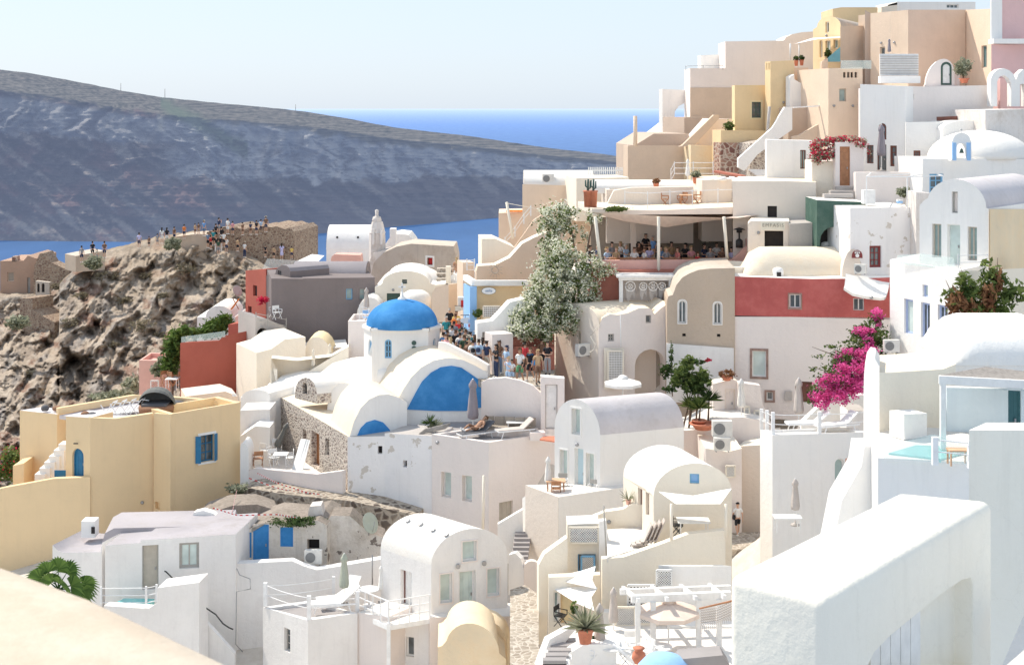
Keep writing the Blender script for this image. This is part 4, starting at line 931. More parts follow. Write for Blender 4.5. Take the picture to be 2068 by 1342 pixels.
# lower projecting bays under the small vault
S('',[(702,882),(778,880)],1015,chY(705)-.05,chY(778)-1.1,back=2.0,mat='whitep',root=CH,roof='greyl',wname='bay_wall',rname='bay_roof',Fo=[('o',763,900,772,916,{'name':'window','d':.3})])
S('',[(777,874),(872,880)],1060,chY(778)-1.1,70.6,back=2.2,mat='whitep',root=CH,roof='greyl',wname='bay_wall',rname='bay_roof',Fo=[('o',814,929,822,943,{'name':'window','d':.3})])
# rear vaults
def yz(py): return zc*F/(HY-py)
S('',arc(596,792,640,795,762,8),800,79.5,78,back=(5,2.5),mat='stonew',root=CH,roof='roofw',wname='dormer_gable',rname='dormer_vault',extra=.4,Fo=[('o',611,772,620,795,{'name':'window','a':1,'d':.2})])
S('',arc(660,835,735,850,772,10),850,78.5,77.5,back=(3,4),mat='white',root=CH,roof='roofp',wname='rear_wall',rname='low_vault',extra=.4)
MB().lathe([(3.4,-1.2),(3.3,0),(2.9,.75),(2.1,1.25),(1.0,1.5),(.05,1.55)],P(640,800,85),26,sy=.8).build('rear_shell','roofw',CH)
MB().lathe([(3.1,-1.5),(3.0,0),(2.6,.9),(1.9,1.45),(.9,1.75),(.05,1.8)],P(735,785,83),26,sy=.8).build('rear_shell','roofw',CH)
MB().lathe([(3.2,-2),(3.1,0),(2.7,.9),(1.9,1.5),(.9,1.75),(.05,1.8)],P(830,772,81.5),26,sy=.9).build('rear_shell','roofw',CH)
MB().lathe([(.55,-1.1),(.55,.0),(.50,.35),(.3,.5),(.05,.52)],P(777,758,78.4),16).build('corner_buttress','white',CH)
# drum and dome
dc=P(812,735,79.5); Rd=2.12; Yd=79.5
dz0=ZP(752,79.5); dz1=ZP(672,79.5-Rd)
oct=[Vector((dc.x+Rd*math.cos(R(a)),dc.y+Rd*math.sin(R(a)))) for a in (-176,-137,-43,-4,43,137)]
mb=MB()
for i in range(6):
    A_=oct[i]; B_=oct[(i+1)%6]; pl=Plane(A_,B_); hs=[]
    ring=[pl.pt(0,dz0-1),pl.pt(pl.L,dz0-1),pl.pt(pl.L,dz1),pl.pt(0,dz1)]
    if i==0: opening(pl,('w',744,685,751,718,{'a':1,'fr':'fbluel','gl':'fbluel','d':.15}),mb,CH,hs)
    if i==1: opening(pl,('w',777,685,791,723,{'a':1,'fr':'fbluel','fw':.07,'ny':3,'nx':2,'d':.15}),mb,CH,hs)
    if i==1:
        for yy in (692,703,714):
            m2=MB(); m2.lathe([(.13,-.02),(.13,.03)],pl.at(836,yy),14,False,rot=Matrix.Rotation(math.atan2(pl.d.y,pl.d.x),3,'Z')@Matrix.Rotation(R(90),3,'X')); m2.build('porthole','fgreen',CH)
    if i==2: opening(pl,('w',875,683,880,718,{'a':1,'fr':'fbluel','fw':.05,'d':.15}),mb,CH,hs)
    mb.poly(ring,hs)
    mb.add([pl.pt(-.06,dz1,.12),pl.pt(pl.L+.06,dz1,.12),pl.pt(pl.L+.06,dz1+.16,.12),pl.pt(-.06,dz1+.16,.12),pl.pt(-.06,dz1+.16,-.9),pl.pt(pl.L+.06,dz1+.16,-.9),pl.pt(-.06,dz1,-.02),pl.pt(pl.L+.06,dz1,-.02)],[(0,1,2,3),(3,2,5,4),(6,7,1,0)])
mb.build('drum','white',CH)
rr=1.98; hh=ZP(603,79.5)-dz1-.12
prof=[(rr+.03,0),(rr,.08)]+[(rr*math.cos(a*math.pi/40),.08+(hh-.08)*math.sin(a*math.pi/40)) for a in range(1,20)]+[(.02,hh)]
MB().lathe(prof,Vector((dc.x,dc.y,dz1+.1)),48,wob=.006).build('dome','blue',CH)
MB().lathe([(.28,0),(.22,.12),(.1,.2),(.07,.45),(.02,.47)],Vector((dc.x,dc.y,dz1+.05+hh)),12).build('finial','white',CH)
MB().bar(Vector((dc.x,dc.y,dz1+hh+.4)),Vector((dc.x,dc.y,dz1+hh+1.0)),.07).bar(Vector((dc.x-.2,dc.y,dz1+hh+.78)),Vector((dc.x+.2,dc.y,dz1+hh+.78)),.07).build('cross','white',CH)
# lane wall right of the chapel
wallslab('white sloping lane parapet behind the chapel vault',[(885,690),(900,692),(960,722),(985,737),(985,775),(885,775)],76.9,74.7,.2,mat='white',name='lane_parapet')
S('white weathered post block at the head of the sofa terrace',[(978,730),(996,728),(1003,732)],790,77.5,77.5,back=1,mat='white2',name='post_block',cat='pier')
wallslab('curving pale wall around the sofa terrace',[(972,822),(972,772),(985,765),(1020,762),(1050,768),(1075,778),(1100,800),(1120,812),(1120,880),(972,880)],72.0,71.2,.25,mat='pinkw',name='terrace_wall')
# sofa terrace house
t=S('pale grey white house with roof lounge terrace and two deep niches',[(872,876),(987,893)],1080,70.5,69,back=5,mat='pinkw',roof='floor',par=.14,backto=(1,1117,873),
  Fo=[('w',891,953,911,1004,{'fr':'fwhite','gl':'glassl','d':.35}),('w',933,960,953,1012,{'fr':'fwhite','gl':'glassl','d':.35})],Ro=[('d',1008,1012,1036,1070,{'fr':'ftaupe'})])
slabtop('grey floor of the sofa lounge terrace',[(880,878),(987,894),(1112,873),(1118,852),(1085,838),(972,838),(885,852)],ZP(893,69)-.16,.3,'floor',name='lounge_terrace')
S('white gate block with old panelled white door',[(1092,760),(1140,764)],880,71.0,71.0,back=.6,mat='pinkw',roof='white',Fo=[('d',1101,776,1126,866,{'fr':'greyl','gl':'fwhite'})],name='gate_block',cat='gateway')
# arched white house G
zg=ZP(878,66)
S('white arched house with tall lit gable and smooth grey vault',arc(1120,862,1212,878,806,14),1002,zg*F/(HY-862),66,back=4,mat='white',roof='rooflav',backto=(14,1381,862),
  Fo=[('w',1155,825,1172,877,{'fr':'fwhite','gl':'glassl','trim':'white','tw':.08,'d':.3}),('w',1131,908,1146,965,{'fr':'fwhite','gl':'glassl','trim':'white','tw':.06,'d':.25}),('d',1160,905,1178,1000,{'fr':'fwhite','gl':'aqua','d':.25}),('w',1184,915,1200,982,{'fr':'fwhite','gl':'glassl','trim':'white','tw':.06,'d':.25})],
  Ro=[('w',1290,930,1301,943,{'fr':'fwhite','gl':'shade'})])
S('white terrace under the arched house with rounded arch and stair',[(1055,1005),(1062,1000),(1075,985),(1128,1003),(1128,1003)],1150,67.2,64.2,back=4,mat='white',roof='floorl',Fo=[('o',1062,1031,1107,1100,{'a':1,'d':1.0,'gl':'pinkw'})],name='terrace_block',cat='terrace')
S('beige terrace front below the arched house',[(1127,1003),(1222,999)],1180,64.2,65.8,back=2.5,mat='beige',roof='floorl',name='terrace_block',cat='terrace')
wallslab('white stair side wall beside the arched terrace',[(1005,1058),(1056,1028),(1056,1150),(1030,1140),(1005,1120)],66.5,66.5,.3,name='stair_wall')
t=thing('stone_steps','grey paved steps with white painted joints by the arch','steps',P(1060,1110,65))
for i in range(7): MB().box(P(1056-i*1.2,1080+i*9,66.3-i*.28),(.75,.4,.22)).build('step','floor',t)
S('small white gate wall with arched gate below the steps',arc(1058,1145,1088,1143,1132,6),1200,63.5,63.5,back=.3,mat='pinkw',name='gate_wall',cat='wall')
wallslab('white rounded wall at the foot of the steps',[(1027,1200),(1027,1120),(1040,1116),(1052,1128),(1058,1150),(1058,1210)],63.8,63.6,.4,name='rounded_wall')
# house A
za=ZP(1141,60)
A_=S('white vaulted house with taupe framed facade and four roof portholes',arc(871,1141,1025,1123,1067,18),1250,60,za*F/(HY-1123),back=(-2.35,2.3),mat='white2',roof='roofw',
  Fo=[('w',934,1092,962,1132,{'fr':'fwhite','gl':'glassl','trim':'pinkw','tw':.06,'d':.22}),('w',889,1158,913,1216,{'fr':'fwhite','gl':'glassl','trim':'pinkw','tw':.06,'d':.22}),('d',927,1152,961,1244,{'fr':'fwhite','gl':'glassl','d':.25,'fw':.1}),('w',984,1147,1008,1202,{'fr':'fwhite','gl':'glassl','trim':'pinkw','tw':.06,'d':.22})],
  Lo=[('d',809,1152,832,1232,{'fr':'fbrown','gl':'fwhite','d':.25})],extra=6)
pl,Bv,uz,zb=PL[A_.name]
for a,b in ((824,1052),(850,1059),(875,1070),(902,1080)):
    p,nr=raypt(a,b); MB().lathe([(.11,-.1),(.11,.07),(.08,.08)],p,12,False,rot=nr.to_track_quat('Z','Y').to_matrix()).build('porthole','metal',A_)
for a,b in ((924,1142),(977,1136)): MB().lathe([(.10,-.05),(.10,.05)],pl.at(a,b,.06),12,False,rot=Matrix.Rotation(R(90),3,'X')).build('wall_lamp','metal',A_)
S('white rounded ledge under the vaulted house facade',[(868,1246),(1045,1243),(1050,1262)],1345,59.6,60.2,back=1.6,mat='pinkw',roof='roofw',name='ledge',cat='ledge',extra=2)
t=S('small ochre vaulted roof with scalloped gable in the foreground',[(884,1306),(893,1303),*arc(900,1305,1008,1318,1258,14)[1:],(1022,1330)],1345,56.5,56.0,back=(-.1,2.6),mat='ochre',roof='ochre',name='vaulted_roof_house',extra=1)
S('',arc(912,1296,1024,1300,1247,12),1320,58.2,58.0,back=1.2,mat='ochre',root=t,roof='ochre',wname='rear_wall',rname='rear_vault')
# terrace B with loungers
zt=ZP(1228,61)
S('white block house carrying the sun lounger terrace',[(531,1225),(622,1252)],1345,62.2,59.6,back=4,mat='white2',roof='floor',par=.12,backto=(1,722,1237),extra=4,Fo=[('w',574,1268,586,1315,{'fr':'fgrey','nx':1,'ny':3})])
S('pinkish recessed wall under the white metal balcony',[(722,1236),(783,1245)],1345,60.6,59.6,back=4,mat='pinkw',roof='floorl',name='recess_wall',extra=4)
S('shaded white wall with small window below the balcony',[(783,1262),(872,1246)],1345,60.8,60.1,back=2,mat='white2',name='lower_wall',cat='wall',extra=4,Fo=[('w',820,1285,836,1325,{'fr':'fwhite'})])
# house C left
C_=S('long low white house with weathered flat vault and taupe door',[(212,1101),(284,1095),(284,1090),(476,1078)],1345,63.4,64.4,back=(0.4,3.4),mat='white2',roof='roofshade',
  Fo=[('d',287,1100,320,1190,{'fr':'fgrey','gl':'ftaupe','d':.2,'planks':0}),('w',362,1095,402,1147,{'fr':'fgrey','fw':.12,'gl':'glassl','nx':2})],extra=3)
S('',[(206,1104),(206,1095),(212,1076),(230,1066),(470,1060),(476,1080)],1110,65.2,66,back=2.6,mat='roofshade',root=C_,roof='roofshade',wname='vault_end',rname='vault_roof',extra=-.1)
S('white rounded end bay of the long low house',[(106,1100),(118,1112),(130,1115),(203,1114),(206,1095)],1345,64.5,63.8,back=3,mat='white2',roof='roofshade',extra=3)
t=thing('chimney','squat white chimney box with opening on the low house roof','chimney',P(182,1065,66))
MB().box(P(182,1064,66),(.62,.7,.75)).build('stack','white',t); MB().box(P(188,1070,65.6),(.16,.05,.3)).build('opening','dark',t)
S('white stair bulkhead with sloped handrail top',[(318,1186),(402,1175)],1345,61.2,61,back=1.2,mat='white2',roof='white',name='bulkhead',extra=3)
S('white plunge pool surround beside the palm',[(210,1222),(300,1228),(318,1216)],1345,61.8,61.2,back=.5,mat='white2',roof='white',name='pool_surround',cat='pool',extra=3)
slabtop('small turquoise plunge pool behind the white surround',[(232,1217),(300,1220),(312,1208),(250,1207)],ZP(1219,62.4),.3,'pool',name='plunge_pool',cat='pool')
wallslab('white diagonal stair wall running down to the right',[(402,1180),(402,1240),(474,1320),(474,1345),(380,1345),(380,1180)],62.3,62.3,.3,mat='white2',name='stair_wall')
S('tall white garden wall between low house and lounger terrace',[(474,1138),(590,1132),(612,1142),(640,1150),(700,1140),(772,1128)],1345,64.6,64.8,back=.5,mat='white2',name='garden_wall',cat='wall',extra=3)
# ruin with blue doors
S('crumbling rubble cottage with bright blue boards over its openings',[(478,1075),(540,1055),(600,1060),(640,1050),(660,1060)],1145,66.5,66.2,back=3.5,mat='crumble',roof='roofpatch',
  Fo=[('s',484,1074,508,1125,{'gl':'blue','fr':'blue','d':.06}),('d',511,1058,543,1134,{'gl':'blue','fr':'blue','d':.06,'planks':0}),('s',566,1064,592,1103,{'gl':'blue','fr':'blue','d':.06}),('o',620,1088,645,1112,{'d':.5,'name':'hole'})])
S('bare earth brown vaulted roof behind the blue boarded cottage',[(400,1060),(425,1035),(470,1020),(520,1018),(560,1030),(575,1050)],1075,68.5,69.5,back=2,mat='roofpatch',roof='roofpatch',name='vaulted_roof_house',extra=1)
S('lavender white gable of the earth brown vault',[(382,1050),(392,1034),(410,1030),(430,1036),(450,1052),(460,1062)],1068,67.5,67.5,back=.5,mat='white',name='gable_end',cat='gable',extra=0)
S('whitewashed chimney stub on the crumbling cottage',[(622,1035),(626,1022),(648,1020),(655,1050)],1080,67.2,67.2,back=.8,mat='oldw',name='chimney',cat='chimney',extra=0)
S('patched cement buttress beside the crumbling cottage',[(663,1050),(668,1041),(706,1041),(732,1064),(760,1080),(772,1085)],1135,67,67,back=1.5,mat='crumble',roof='roofpatch',name='buttress',cat='buttress')
wallslab('rubble retaining bank below the chapel',[(480,990),(505,985),(560,995),(600,1000),(700,1010),(760,1022),(840,1040),(840,1110),(700,1110),(600,1090),(480,1060)],71.8,69.6,2.5,mat='bank',name='rubble_bank',cat='retaining wall')
S('white curved terrace wall in front of the chapel stone side',[(502,950),(515,945),(600,953),(640,957),(692,950)],1005,74,71.6,back=.3,mat='pinkw',name='terrace_wall',cat='wall')
slabtop('pale paved chapel terrace with the directors chairs',[(500,950),(640,960),(693,950),(640,925),(560,905),(500,915)],ZP(957,72.6)-.75,.3,'floorl',name='chapel_terrace')
# house H and terraces
H_=S('cream vaulted house with broad gable and white shade sail',[(1320,1002),*arc(1320,1000,1478,992,935,16)[1:]],1100,58.6,58.2,back=(-1.0,3.2),mat='cream',roof='roofw',
  Fo=[('w',1393,956,1412,976,{'fr':'fbluel','gl':'bluel'})],Lo=[('d',1288,985,1297,1075,{'fr':'fstone','gl':'fstone'}),('w',1304,990,1311,1040,{'fr':'fstone','gl':'fstone'})])
t=thing('shade_sail','white triangular shade sail stretched before the cream gable','awning',P(1400,1010,57))
MB().add([P(1330,992,58),P(1365,1017,55.8),P(1455,1017,55.8),P(1478,985,58),P(1400,1000,57.5),P(1360,1003,57),P(1446,1002,57)],[(0,1,5),(1,2,6,5),(2,3,6),(3,4,6),(4,5,6),(0,5,4)],True).build('sail','canvasw',t)
for a,b in ((1356,1090),(1466,1085)): MB().tube([P(a,1017,56),P(a,b,56)],.06,8).build('pole','cream',t)
wallslab('long cream diagonal terrace wall below the vaulted house',[(1216,1128),(1260,1124),(1330,1100),(1390,1078),(1465,1070),(1465,1240),(1216,1240)],56.2,56.4,.35,mat='cream',name='terrace_wall')
S('white corner pier with tall slim pole',[(1210,1052),(1224,1050),(1226,1065)],1240,58.2,58.2,back=.35,mat='white',name='pier',cat='pier')
slabtop('white upper terrace floor with stacked chairs',[(1226,1125),(1320,1098),(1320,1062),(1226,1068)],ZP(1118,56.6),.2,'floorl',name='upper_terrace')
S('cream low wall and steps left of the vaulted house',[(1180,1050),(1222,1033),(1258,1028),(1275,1018),(1300,1018)],1075,60.5,60.2,back=.4,mat='cream',name='low_wall',cat='wall')
S('cream lattice topped outbuilding with blue lattice window',[(1146,1058),(1210,1056)],1200,58.6,58.6,back=1.2,mat='cream',roof='white',Fo=[('w',1167,1118,1203,1155,{'fr':'fbluel','gl':'shade'})],name='outbuilding')
wallslab('tall cream curving wall left of the lattice outbuilding',[(1088,1140),(1100,1118),(1146,1085),(1146,1165),(1110,1165),(1104,1300),(1088,1300)],57.6,57.8,.4,mat='cream',name='curving_wall')
S('cream lower courtyard wall with glazed doors under sails',[(1108,1165),(1212,1160)],1275,56.8,56.8,back=.4,mat='cream',name='courtyard_wall',cat='wall',Fo=[('w',1118,1195,1128,1255,{'fr':'fwhite','gl':'glassg'}),('d',1132,1195,1160,1258,{'fr':'yellow','gl':'yellowr'})])
S('big white terrace wall behind the pergola',[(1216,1236),(1466,1230)],1345,55.4,55.4,back=.4,mat='white',name='terrace_wall',cat='wall')
slabtop('grey and white lower terrace floor under the pergola',[(1085,1420),(1480,1420),(1480,1262),(1140,1262)],-19.62,.3,'floorl',name='lower_terrace')
S('white end block left of the hidden pergola seats',[(1330,1140),(1455,1140)],1180,54.9,54.9,back=2.2,mat='white',roof='roofw',name='counter_block',cat='counter',backto=(0,1352,1142))
# alley and paving
slabtop('rough stone stepped lane between the white houses',[(1030,1345),(1088,1345),(1088,1200),(1060,1180),(1030,1190)],ZP(1345,52),.5,'paving',name='stone_lane',kind='structure',cat=None)
# right: terrace block with loungers
S('large white block house carrying the rope railed sun terrace',[(1560,878),(1748,872)],1130,59.2,60.5,back=5.5,mat='white',roof='floorl',backto=(0,1535,868),par=.1,Fo=[('w',1686,925,1706,972,{'a':1,'fr':'fwhite','gl':'glassg'}),('d',1679,998,1693,1052,{'fr':'fbrown','gl':'glass'})])
S('cream tall house wall beside the walking man',[(1485,905),(1500,900),(1536,898)],1085,68,67.5,back=4,mat='beige',roof='cream')
S('beige utility wall with pierced breeze holes below air conditioners',[(1425,905),(1470,912),(1498,905)],1010,66.5,66.5,back=3,mat='pinkw',roof='cream')
S('beige terrace wall carrying two air conditioners',[(1345,870),(1400,868),(1440,845),(1500,842),(1548,850)],960,69.5,69.5,back=3,mat='pinkw',roof='floorl')
S('pinkish gate block with plain door and clay flower bowl',[(1440,775),(1478,765),(1490,770)],870,71.3,71.3,back=1.5,mat='pinkw',roof='cream',Fo=[('d',1464,785,1485,840,{'fr':'beige','gl':'pinkw','planks':0})],name='gate_block',cat='gateway')
S('pinkish low garden wall with oval lattice openings',[(1490,772),(1535,778),(1540,815),(1560,860)],880,71,71,back=.6,mat='pinkw',name='garden_wall',cat='wall')
S('white curved parapet swooping up behind the rope railed terrace',[(1618,855),(1650,825),(1675,800),(1745,797)],880,66,66,back=.5,mat='white',name='curved_parapet',cat='parapet')
S('white utility box house with grey lid at the terrace end',[(1712,828),(1750,830)],878,64,64,back=1.5,mat='white2',roof='greyl',name='utility_box',cat='box')
S('small rubble stone patch wall on the terrace block edge',[(1707,925),(1740,922)],970,58.4,57.5,back=.5,mat='stoner',name='stone_patch_wall',cat='wall')
# right: gabled house
zi=-4.38
I_=S('tall white gabled house with three tall green glazed windows',[(1857,415),(1866,405),*arc(1872,412,1992,420,362,14)[1:],(1997,421)],600,63.9,62,back=(4.5,5.5),mat='white',roof='rooflav',
  Fo=[('w',1922,387,1934,430,{'fr':'fgrey','gl':'pinkw','d':.2}),('w',1882,452,1901,520,{'fr':'ftaupe','gl':'glassg','nx':2,'d':.25}),('d',1913,453,1939,535,{'fr':'fwhite','gl':'glassl','planks':0,'d':.25}),('w',1954,458,1973,526,{'fr':'ftaupe','gl':'glassg','nx':2,'d':.25})],wname='wall')
MB().add([P(1999,422,61.9),P(2090,422,66.5),P(2090,690,66.5),P(1999,690,61.9)],[(3,2,1,0)]).build('ochre_side_wall','ochre',I_)
L_=S('white lower storey with lavender blue windows and terrace on top',[(1797,524),(1937,546)],720,64,59.6,back=4.5,mat='white',roof='floorl',par=.25,backto=(1,2010,530),
  Fo=[('w',1826,604,1844,674,{'fr':'flav','gl':'glassl','d':.15,'fw':.1}),('w',1860,611,1878,682,{'fr':'flav','gl':'glass','nx':2,'d':.15,'fw':.1}),('w',1894,616,1914,690,{'fr':'flav','gl':'glass','nx':2,'d':.15,'fw':.1}),('w',1863,575,1874,600,{'fr':'flav','gl':'glassl','d':.15,'fw':.07})])
MB().add([P(1939,548,59.5),P(2090,540,63),P(2090,740,63),P(1939,740,59.5)],[(3,2,1,0)]).build('cream_side_wall','cream',L_)
# pool house (near right)
S('white near wall with rounded weathered ridge top',[(1776,752),(1800,752),(1905,745),(1930,735)],1100,41.25,42.6,back=1.6,mat='cream',roof='roofp',backto=(0,1760,716))
S('bright white end pillar sweeping down beside the pool terrace',[(1744,800),(1745,755),(1749,732),(1757,721),(1767,724),(1776,740)],1110,41.9,41.2,back=(.48,1.8),mat='white',roof='roofw',name='end_pillar',cat='pillar')
wallslab('flared white buttress at the foot of the end pillar',[(1690,1060),(1700,1010),(1720,975),(1740,940),(1746,900),(1775,900),(1775,1110),(1680,1110)],40.4,40.6,1.0,name='buttress')
S('white pool terrace block with lavender shaded front',[(1773,924),(2090,938)],1130,38.2,37.5,back=4,mat='white',roof='floorl',name='terrace_block',cat='terrace')
slabtop('small turquoise pool behind the glass panel',[(1795,914),(1900,926),(1958,910),(1900,900),(1850,898)],ZP(925,38.2)+.06,.1,'pool',name='plunge_pool',cat='pool')
barrel('white vaulted roof behind the pool terrace',1926,2110,45.5,ZP(738,45.5),1.35,4.2,'white',under=1.5,cap=1.0)
t=S('shaded pool room with pale aqua walls and teal door',[(1912,782),(2090,790)],960,41.4,41,back=.3,mat='poolwall',roof='white',name='pool_room',Fo=[('d',2036,784,2062,905,{'fr':'fteal','gl':'fteal'})])
MB().add([P(1898,757,39),P(2095,768,38.6),P(2095,752,41.5),P(1990,740,41.5)],[(0,1,2,3)]).add([P(1898,761,39),P(2095,772,38.6),P(2095,756,41.5),P(1990,744,41.5)],[(0,3,2,1)]).build('reed_roof','reed',t)
MB().bar(P(1896,766,38.9),P(2095,777,38.5),.12,.22).build('beam','fwhite',t)
MB().bar(P(1904,770,38.9),P(1904,905,38.9),.14).build('post','fwhite',t)
S('cube shaped pale grey planter by the pool wall',[(1826,836),(1872,834)],888,40.2,40.6,back=.6,mat='white',name='cube_planter',cat='planter',extra=0)
# near blocks
zf=ZP(1210,16)
def gp(px,py,z=zf): y=z*F/(HY-py); return Vector((XP(px,y),y,z))
def nearblock():
    root=thing('parapet_house','huge near white parapet block with rough trowelled face and plank door','house',gp(1700,1100)-Vector((0,0,5)))
    q=[gp(1470,1160),gp(1666,1211),gp(2006,1010),gp(1812,992)]
    bm=bmesh.new(); lo_=[bm.verts.new(p-Vector((0,0,5))) for p in q]; hi=[bm.verts.new(p) for p in q]
    for i in range(4): bm.faces.new((lo_[i],lo_[(i+1)%4],hi[(i+1)%4],hi[i]))
    bm.faces.new(hi); bm.faces.new(lo_[::-1]); bmesh.ops.recalc_face_normals(bm,faces=bm.faces)
    bmesh.ops.bevel(bm,geom=[e for e in bm.edges if e.verts[0].co.z>zf-4.9 or e.verts[1].co.z>zf-4.9],offset=.13,segments=5,profile=.5,affect='EDGES')
    me=bpy.data.meshes.new('wall'); bm.to_mesh(me); bm.free(); o=bpy.data.objects.new('wall',me); COL.objects.link(o)
    pl=Plane((q[1].x,q[1].y),(q[2].x,q[2].y)); ol=[(1752,1352),(1768,1318),(1800,1285),(1845,1248),(1900,1203),(1945,1172),(1962,1168),(1966,1182),(1966,1352)]
    mb=MB(); f=[pl.at(a,b_,.3) for a,b_ in ol]; k=[pl.at(a,b_,-.28) for a,b_ in ol]
    mb.add(f+k,[tuple(range(len(f)))[::-1],tuple(range(len(f),2*len(f)))]+[(i,(i+1)%len(f),(i+1)%len(f)+len(f),i+len(f)) for i in range(len(f))])
    c=mb.build('cutter','near'); bm=bmesh.new(); bm.from_mesh(c.data); bmesh.ops.recalc_face_normals(bm,faces=bm.faces); bm.to_mesh(c.data); bm.free()
    md=o.modifiers.new('b','BOOLEAN'); md.object=c; md.operation='DIFFERENCE'; md.solver='EXACT'
    sb=o.modifiers.new('w','BEVEL'); sb.width=.05; sb.segments=2; sb.limit_method='ANGLE'; sb.angle_limit=R(50)
    dg=bpy.context.evaluated_depsgraph_get(); nm=bpy.data.meshes.new_from_object(o.evaluated_get(dg)); bpy.data.objects.remove(o); bpy.data.objects.remove(c)
    for p in nm.polygons: p.use_smooth=True
    nm.set_sharp_from_angle(angle=R(35))
    for v in nm.vertices: v.co-=ORG[root.name]
    nm.materials.clear(); nm.materials.append(M('near')); w_=bpy.data.objects.new('wall',nm); COL.objects.link(w_); w_.parent=root
    d=MB(); 
    for i in range(5):
        a=1790+i*20; d.add([pl.at(a,1352,-.20),pl.at(a+18.5,1352,-.20),pl.at(a+18.5,1262-i*14,-.20),pl.at(a,1275-i*14,-.20),pl.at(a,1352,-.27),pl.at(a+18.5,1352,-.27),pl.at(a+18.5,1262-i*14,-.27),pl.at(a,1275-i*14,-.27)],[(0,1,2,3),(1,5,6,2),(3,2,6,7),(0,3,7,4)])
    d.build('door','fwhite',root)
    return root
nearblock()
slabtop('pale roof terrace added to bounce sunlight onto the near parapet block',[(1990,1420),(2300,1420),(2500,1150),(2120,1120)],-6.9,.3,'floorl',name='bounce_terrace')  # slab added so its bounce light brightens the parapet block
S('tall plain white wall block at the right edge',[(1957,868),(2100,868)],1345,27,27,back=2.4,mat='near',roof='near',backto=(0,1992,853),name='wall_block',cat='wall',extra=3)
z0=ZP(1162,8.2)
t=thing('ledge_wall','broad sunlit cream ledge at the bottom left corner','wall',P(200,1300,7.4))
mb=MB(); a0=Vector((XP(-60,8.4),8.4,z0+.105)); a1=Vector((XP(480,7.05),7.05,z0-.03)); a2=a1+Vector((.6,-.8,-.35)); bq=Vector((-1.2,-2.4,-.05))
prof=[(0,0,-2.5),(0,0,-.10),(.02,.03,-.03),(.1,.1,0),(.5,.6,.03),(1,1,-.02)]
rows=[[Vector((p.x+bq.x*u,p.y+bq.y*u,p.z+dz)) for (u,_,dz) in prof] for p in (a0,(a0+a1)/2+Vector((0,.02,.03)),a1,a2)]
n=len(prof); vs=[p for r in rows for p in r]; fs=[(i*n+j,(i+1)*n+j,(i+1)*n+j+1,i*n+j+1) for i in range(3) for j in range(n-1)]
mb.add(vs,fs,True); mb.build('wall_top','ledge',t)
# lane and its steps
slabtop('worn grey stone lane packed with visitors',[(985,773),(1040,779),(1110,783),(1122,745),(1000,700),(985,690),(940,660),(895,655),(880,700),(890,730)],-14.12,.4,'paving',name='lane',kind='structure',cat=None)
t=thing('lane_steps','pale lane steps rising to the upper houses','steps',P(920,650,90))
for i in range(12): MB().box(Vector((XP(915,90+i*.7),90+i*.7,-14.0+i*.26)),(2.2,.72,.3)).build('step','paving',t)
slabtop('sunlit stone landing behind the rear alley wall',[(1462,1110),(1540,1105),(1540,1074),(1470,1074)],ZP(1081,66.0),.4,'paving',name='alley',kind='structure',cat=None)
# ================================================================== people
def cm(k,c): MATS[k]=simple(k,c,.85)
for k,c in dict(skin_a=(.62,.38,.27),skin_b=(.45,.26,.17),skin_c=(.72,.47,.36),hair_dark=(.035,.025,.02),hair_brown=(.13,.07,.04),hair_blond=(.50,.36,.20),hair_grey=(.55,.52,.48),
    c_black=(.02,.02,.025),c_white=(.80,.79,.77),c_grey=(.30,.30,.32),c_navy=(.03,.045,.10),c_blue=(.16,.32,.60),c_lblue=(.45,.60,.78),c_teal=(.03,.25,.28),c_red=(.60,.05,.06),c_pink=(.75,.35,.38),
    c_green=(.13,.33,.17),c_dgreen=(.05,.10,.06),c_tan=(.50,.34,.20),c_beige=(.62,.54,.43),c_lav=(.55,.53,.78),c_denim=(.15,.22,.33),c_brown=(.20,.11,.07),c_orange=(.75,.22,.05),c_yellow=(.75,.55,.15),c_salmon=(.75,.25,.22)).items(): cm(k,c)
def skinmesh(name,V,E,levels=1):
    """V: name->(pos,radius); grown with the Skin modifier from the first vertex"""
    ks=list(V); me=bpy.data.meshes.new(name); me.from_pydata([V[k][0] for k in ks],[(ks.index(a),ks.index(b)) for a,b in E],[])
    o=bpy.data.objects.new(name,me); COL.objects.link(o)
    sk=o.modifiers.new('s','SKIN'); sk.use_smooth_shade=True
    for i,k in enumerate(ks):
        r=V[k][1]; r=(r,r) if not isinstance(r,tuple) else r
        me.skin_vertices[0].data[i].radius=r; me.skin_vertices[0].data[i].use_root=(i==0)
    if levels: sb=o.modifiers.new('b','SUBSURF'); sb.levels=levels; sb.render_levels=levels
    dg=bpy.context.evaluated_depsgraph_get(); out=bpy.data.meshes.new_from_object(o.evaluated_get(dg)); bpy.data.objects.remove(o)
    out.name=name; out.polygons.foreach_set('use_smooth',[True]*len(out.polygons))
    out.materials.clear(); out.materials.append(M('c_grey')); return out
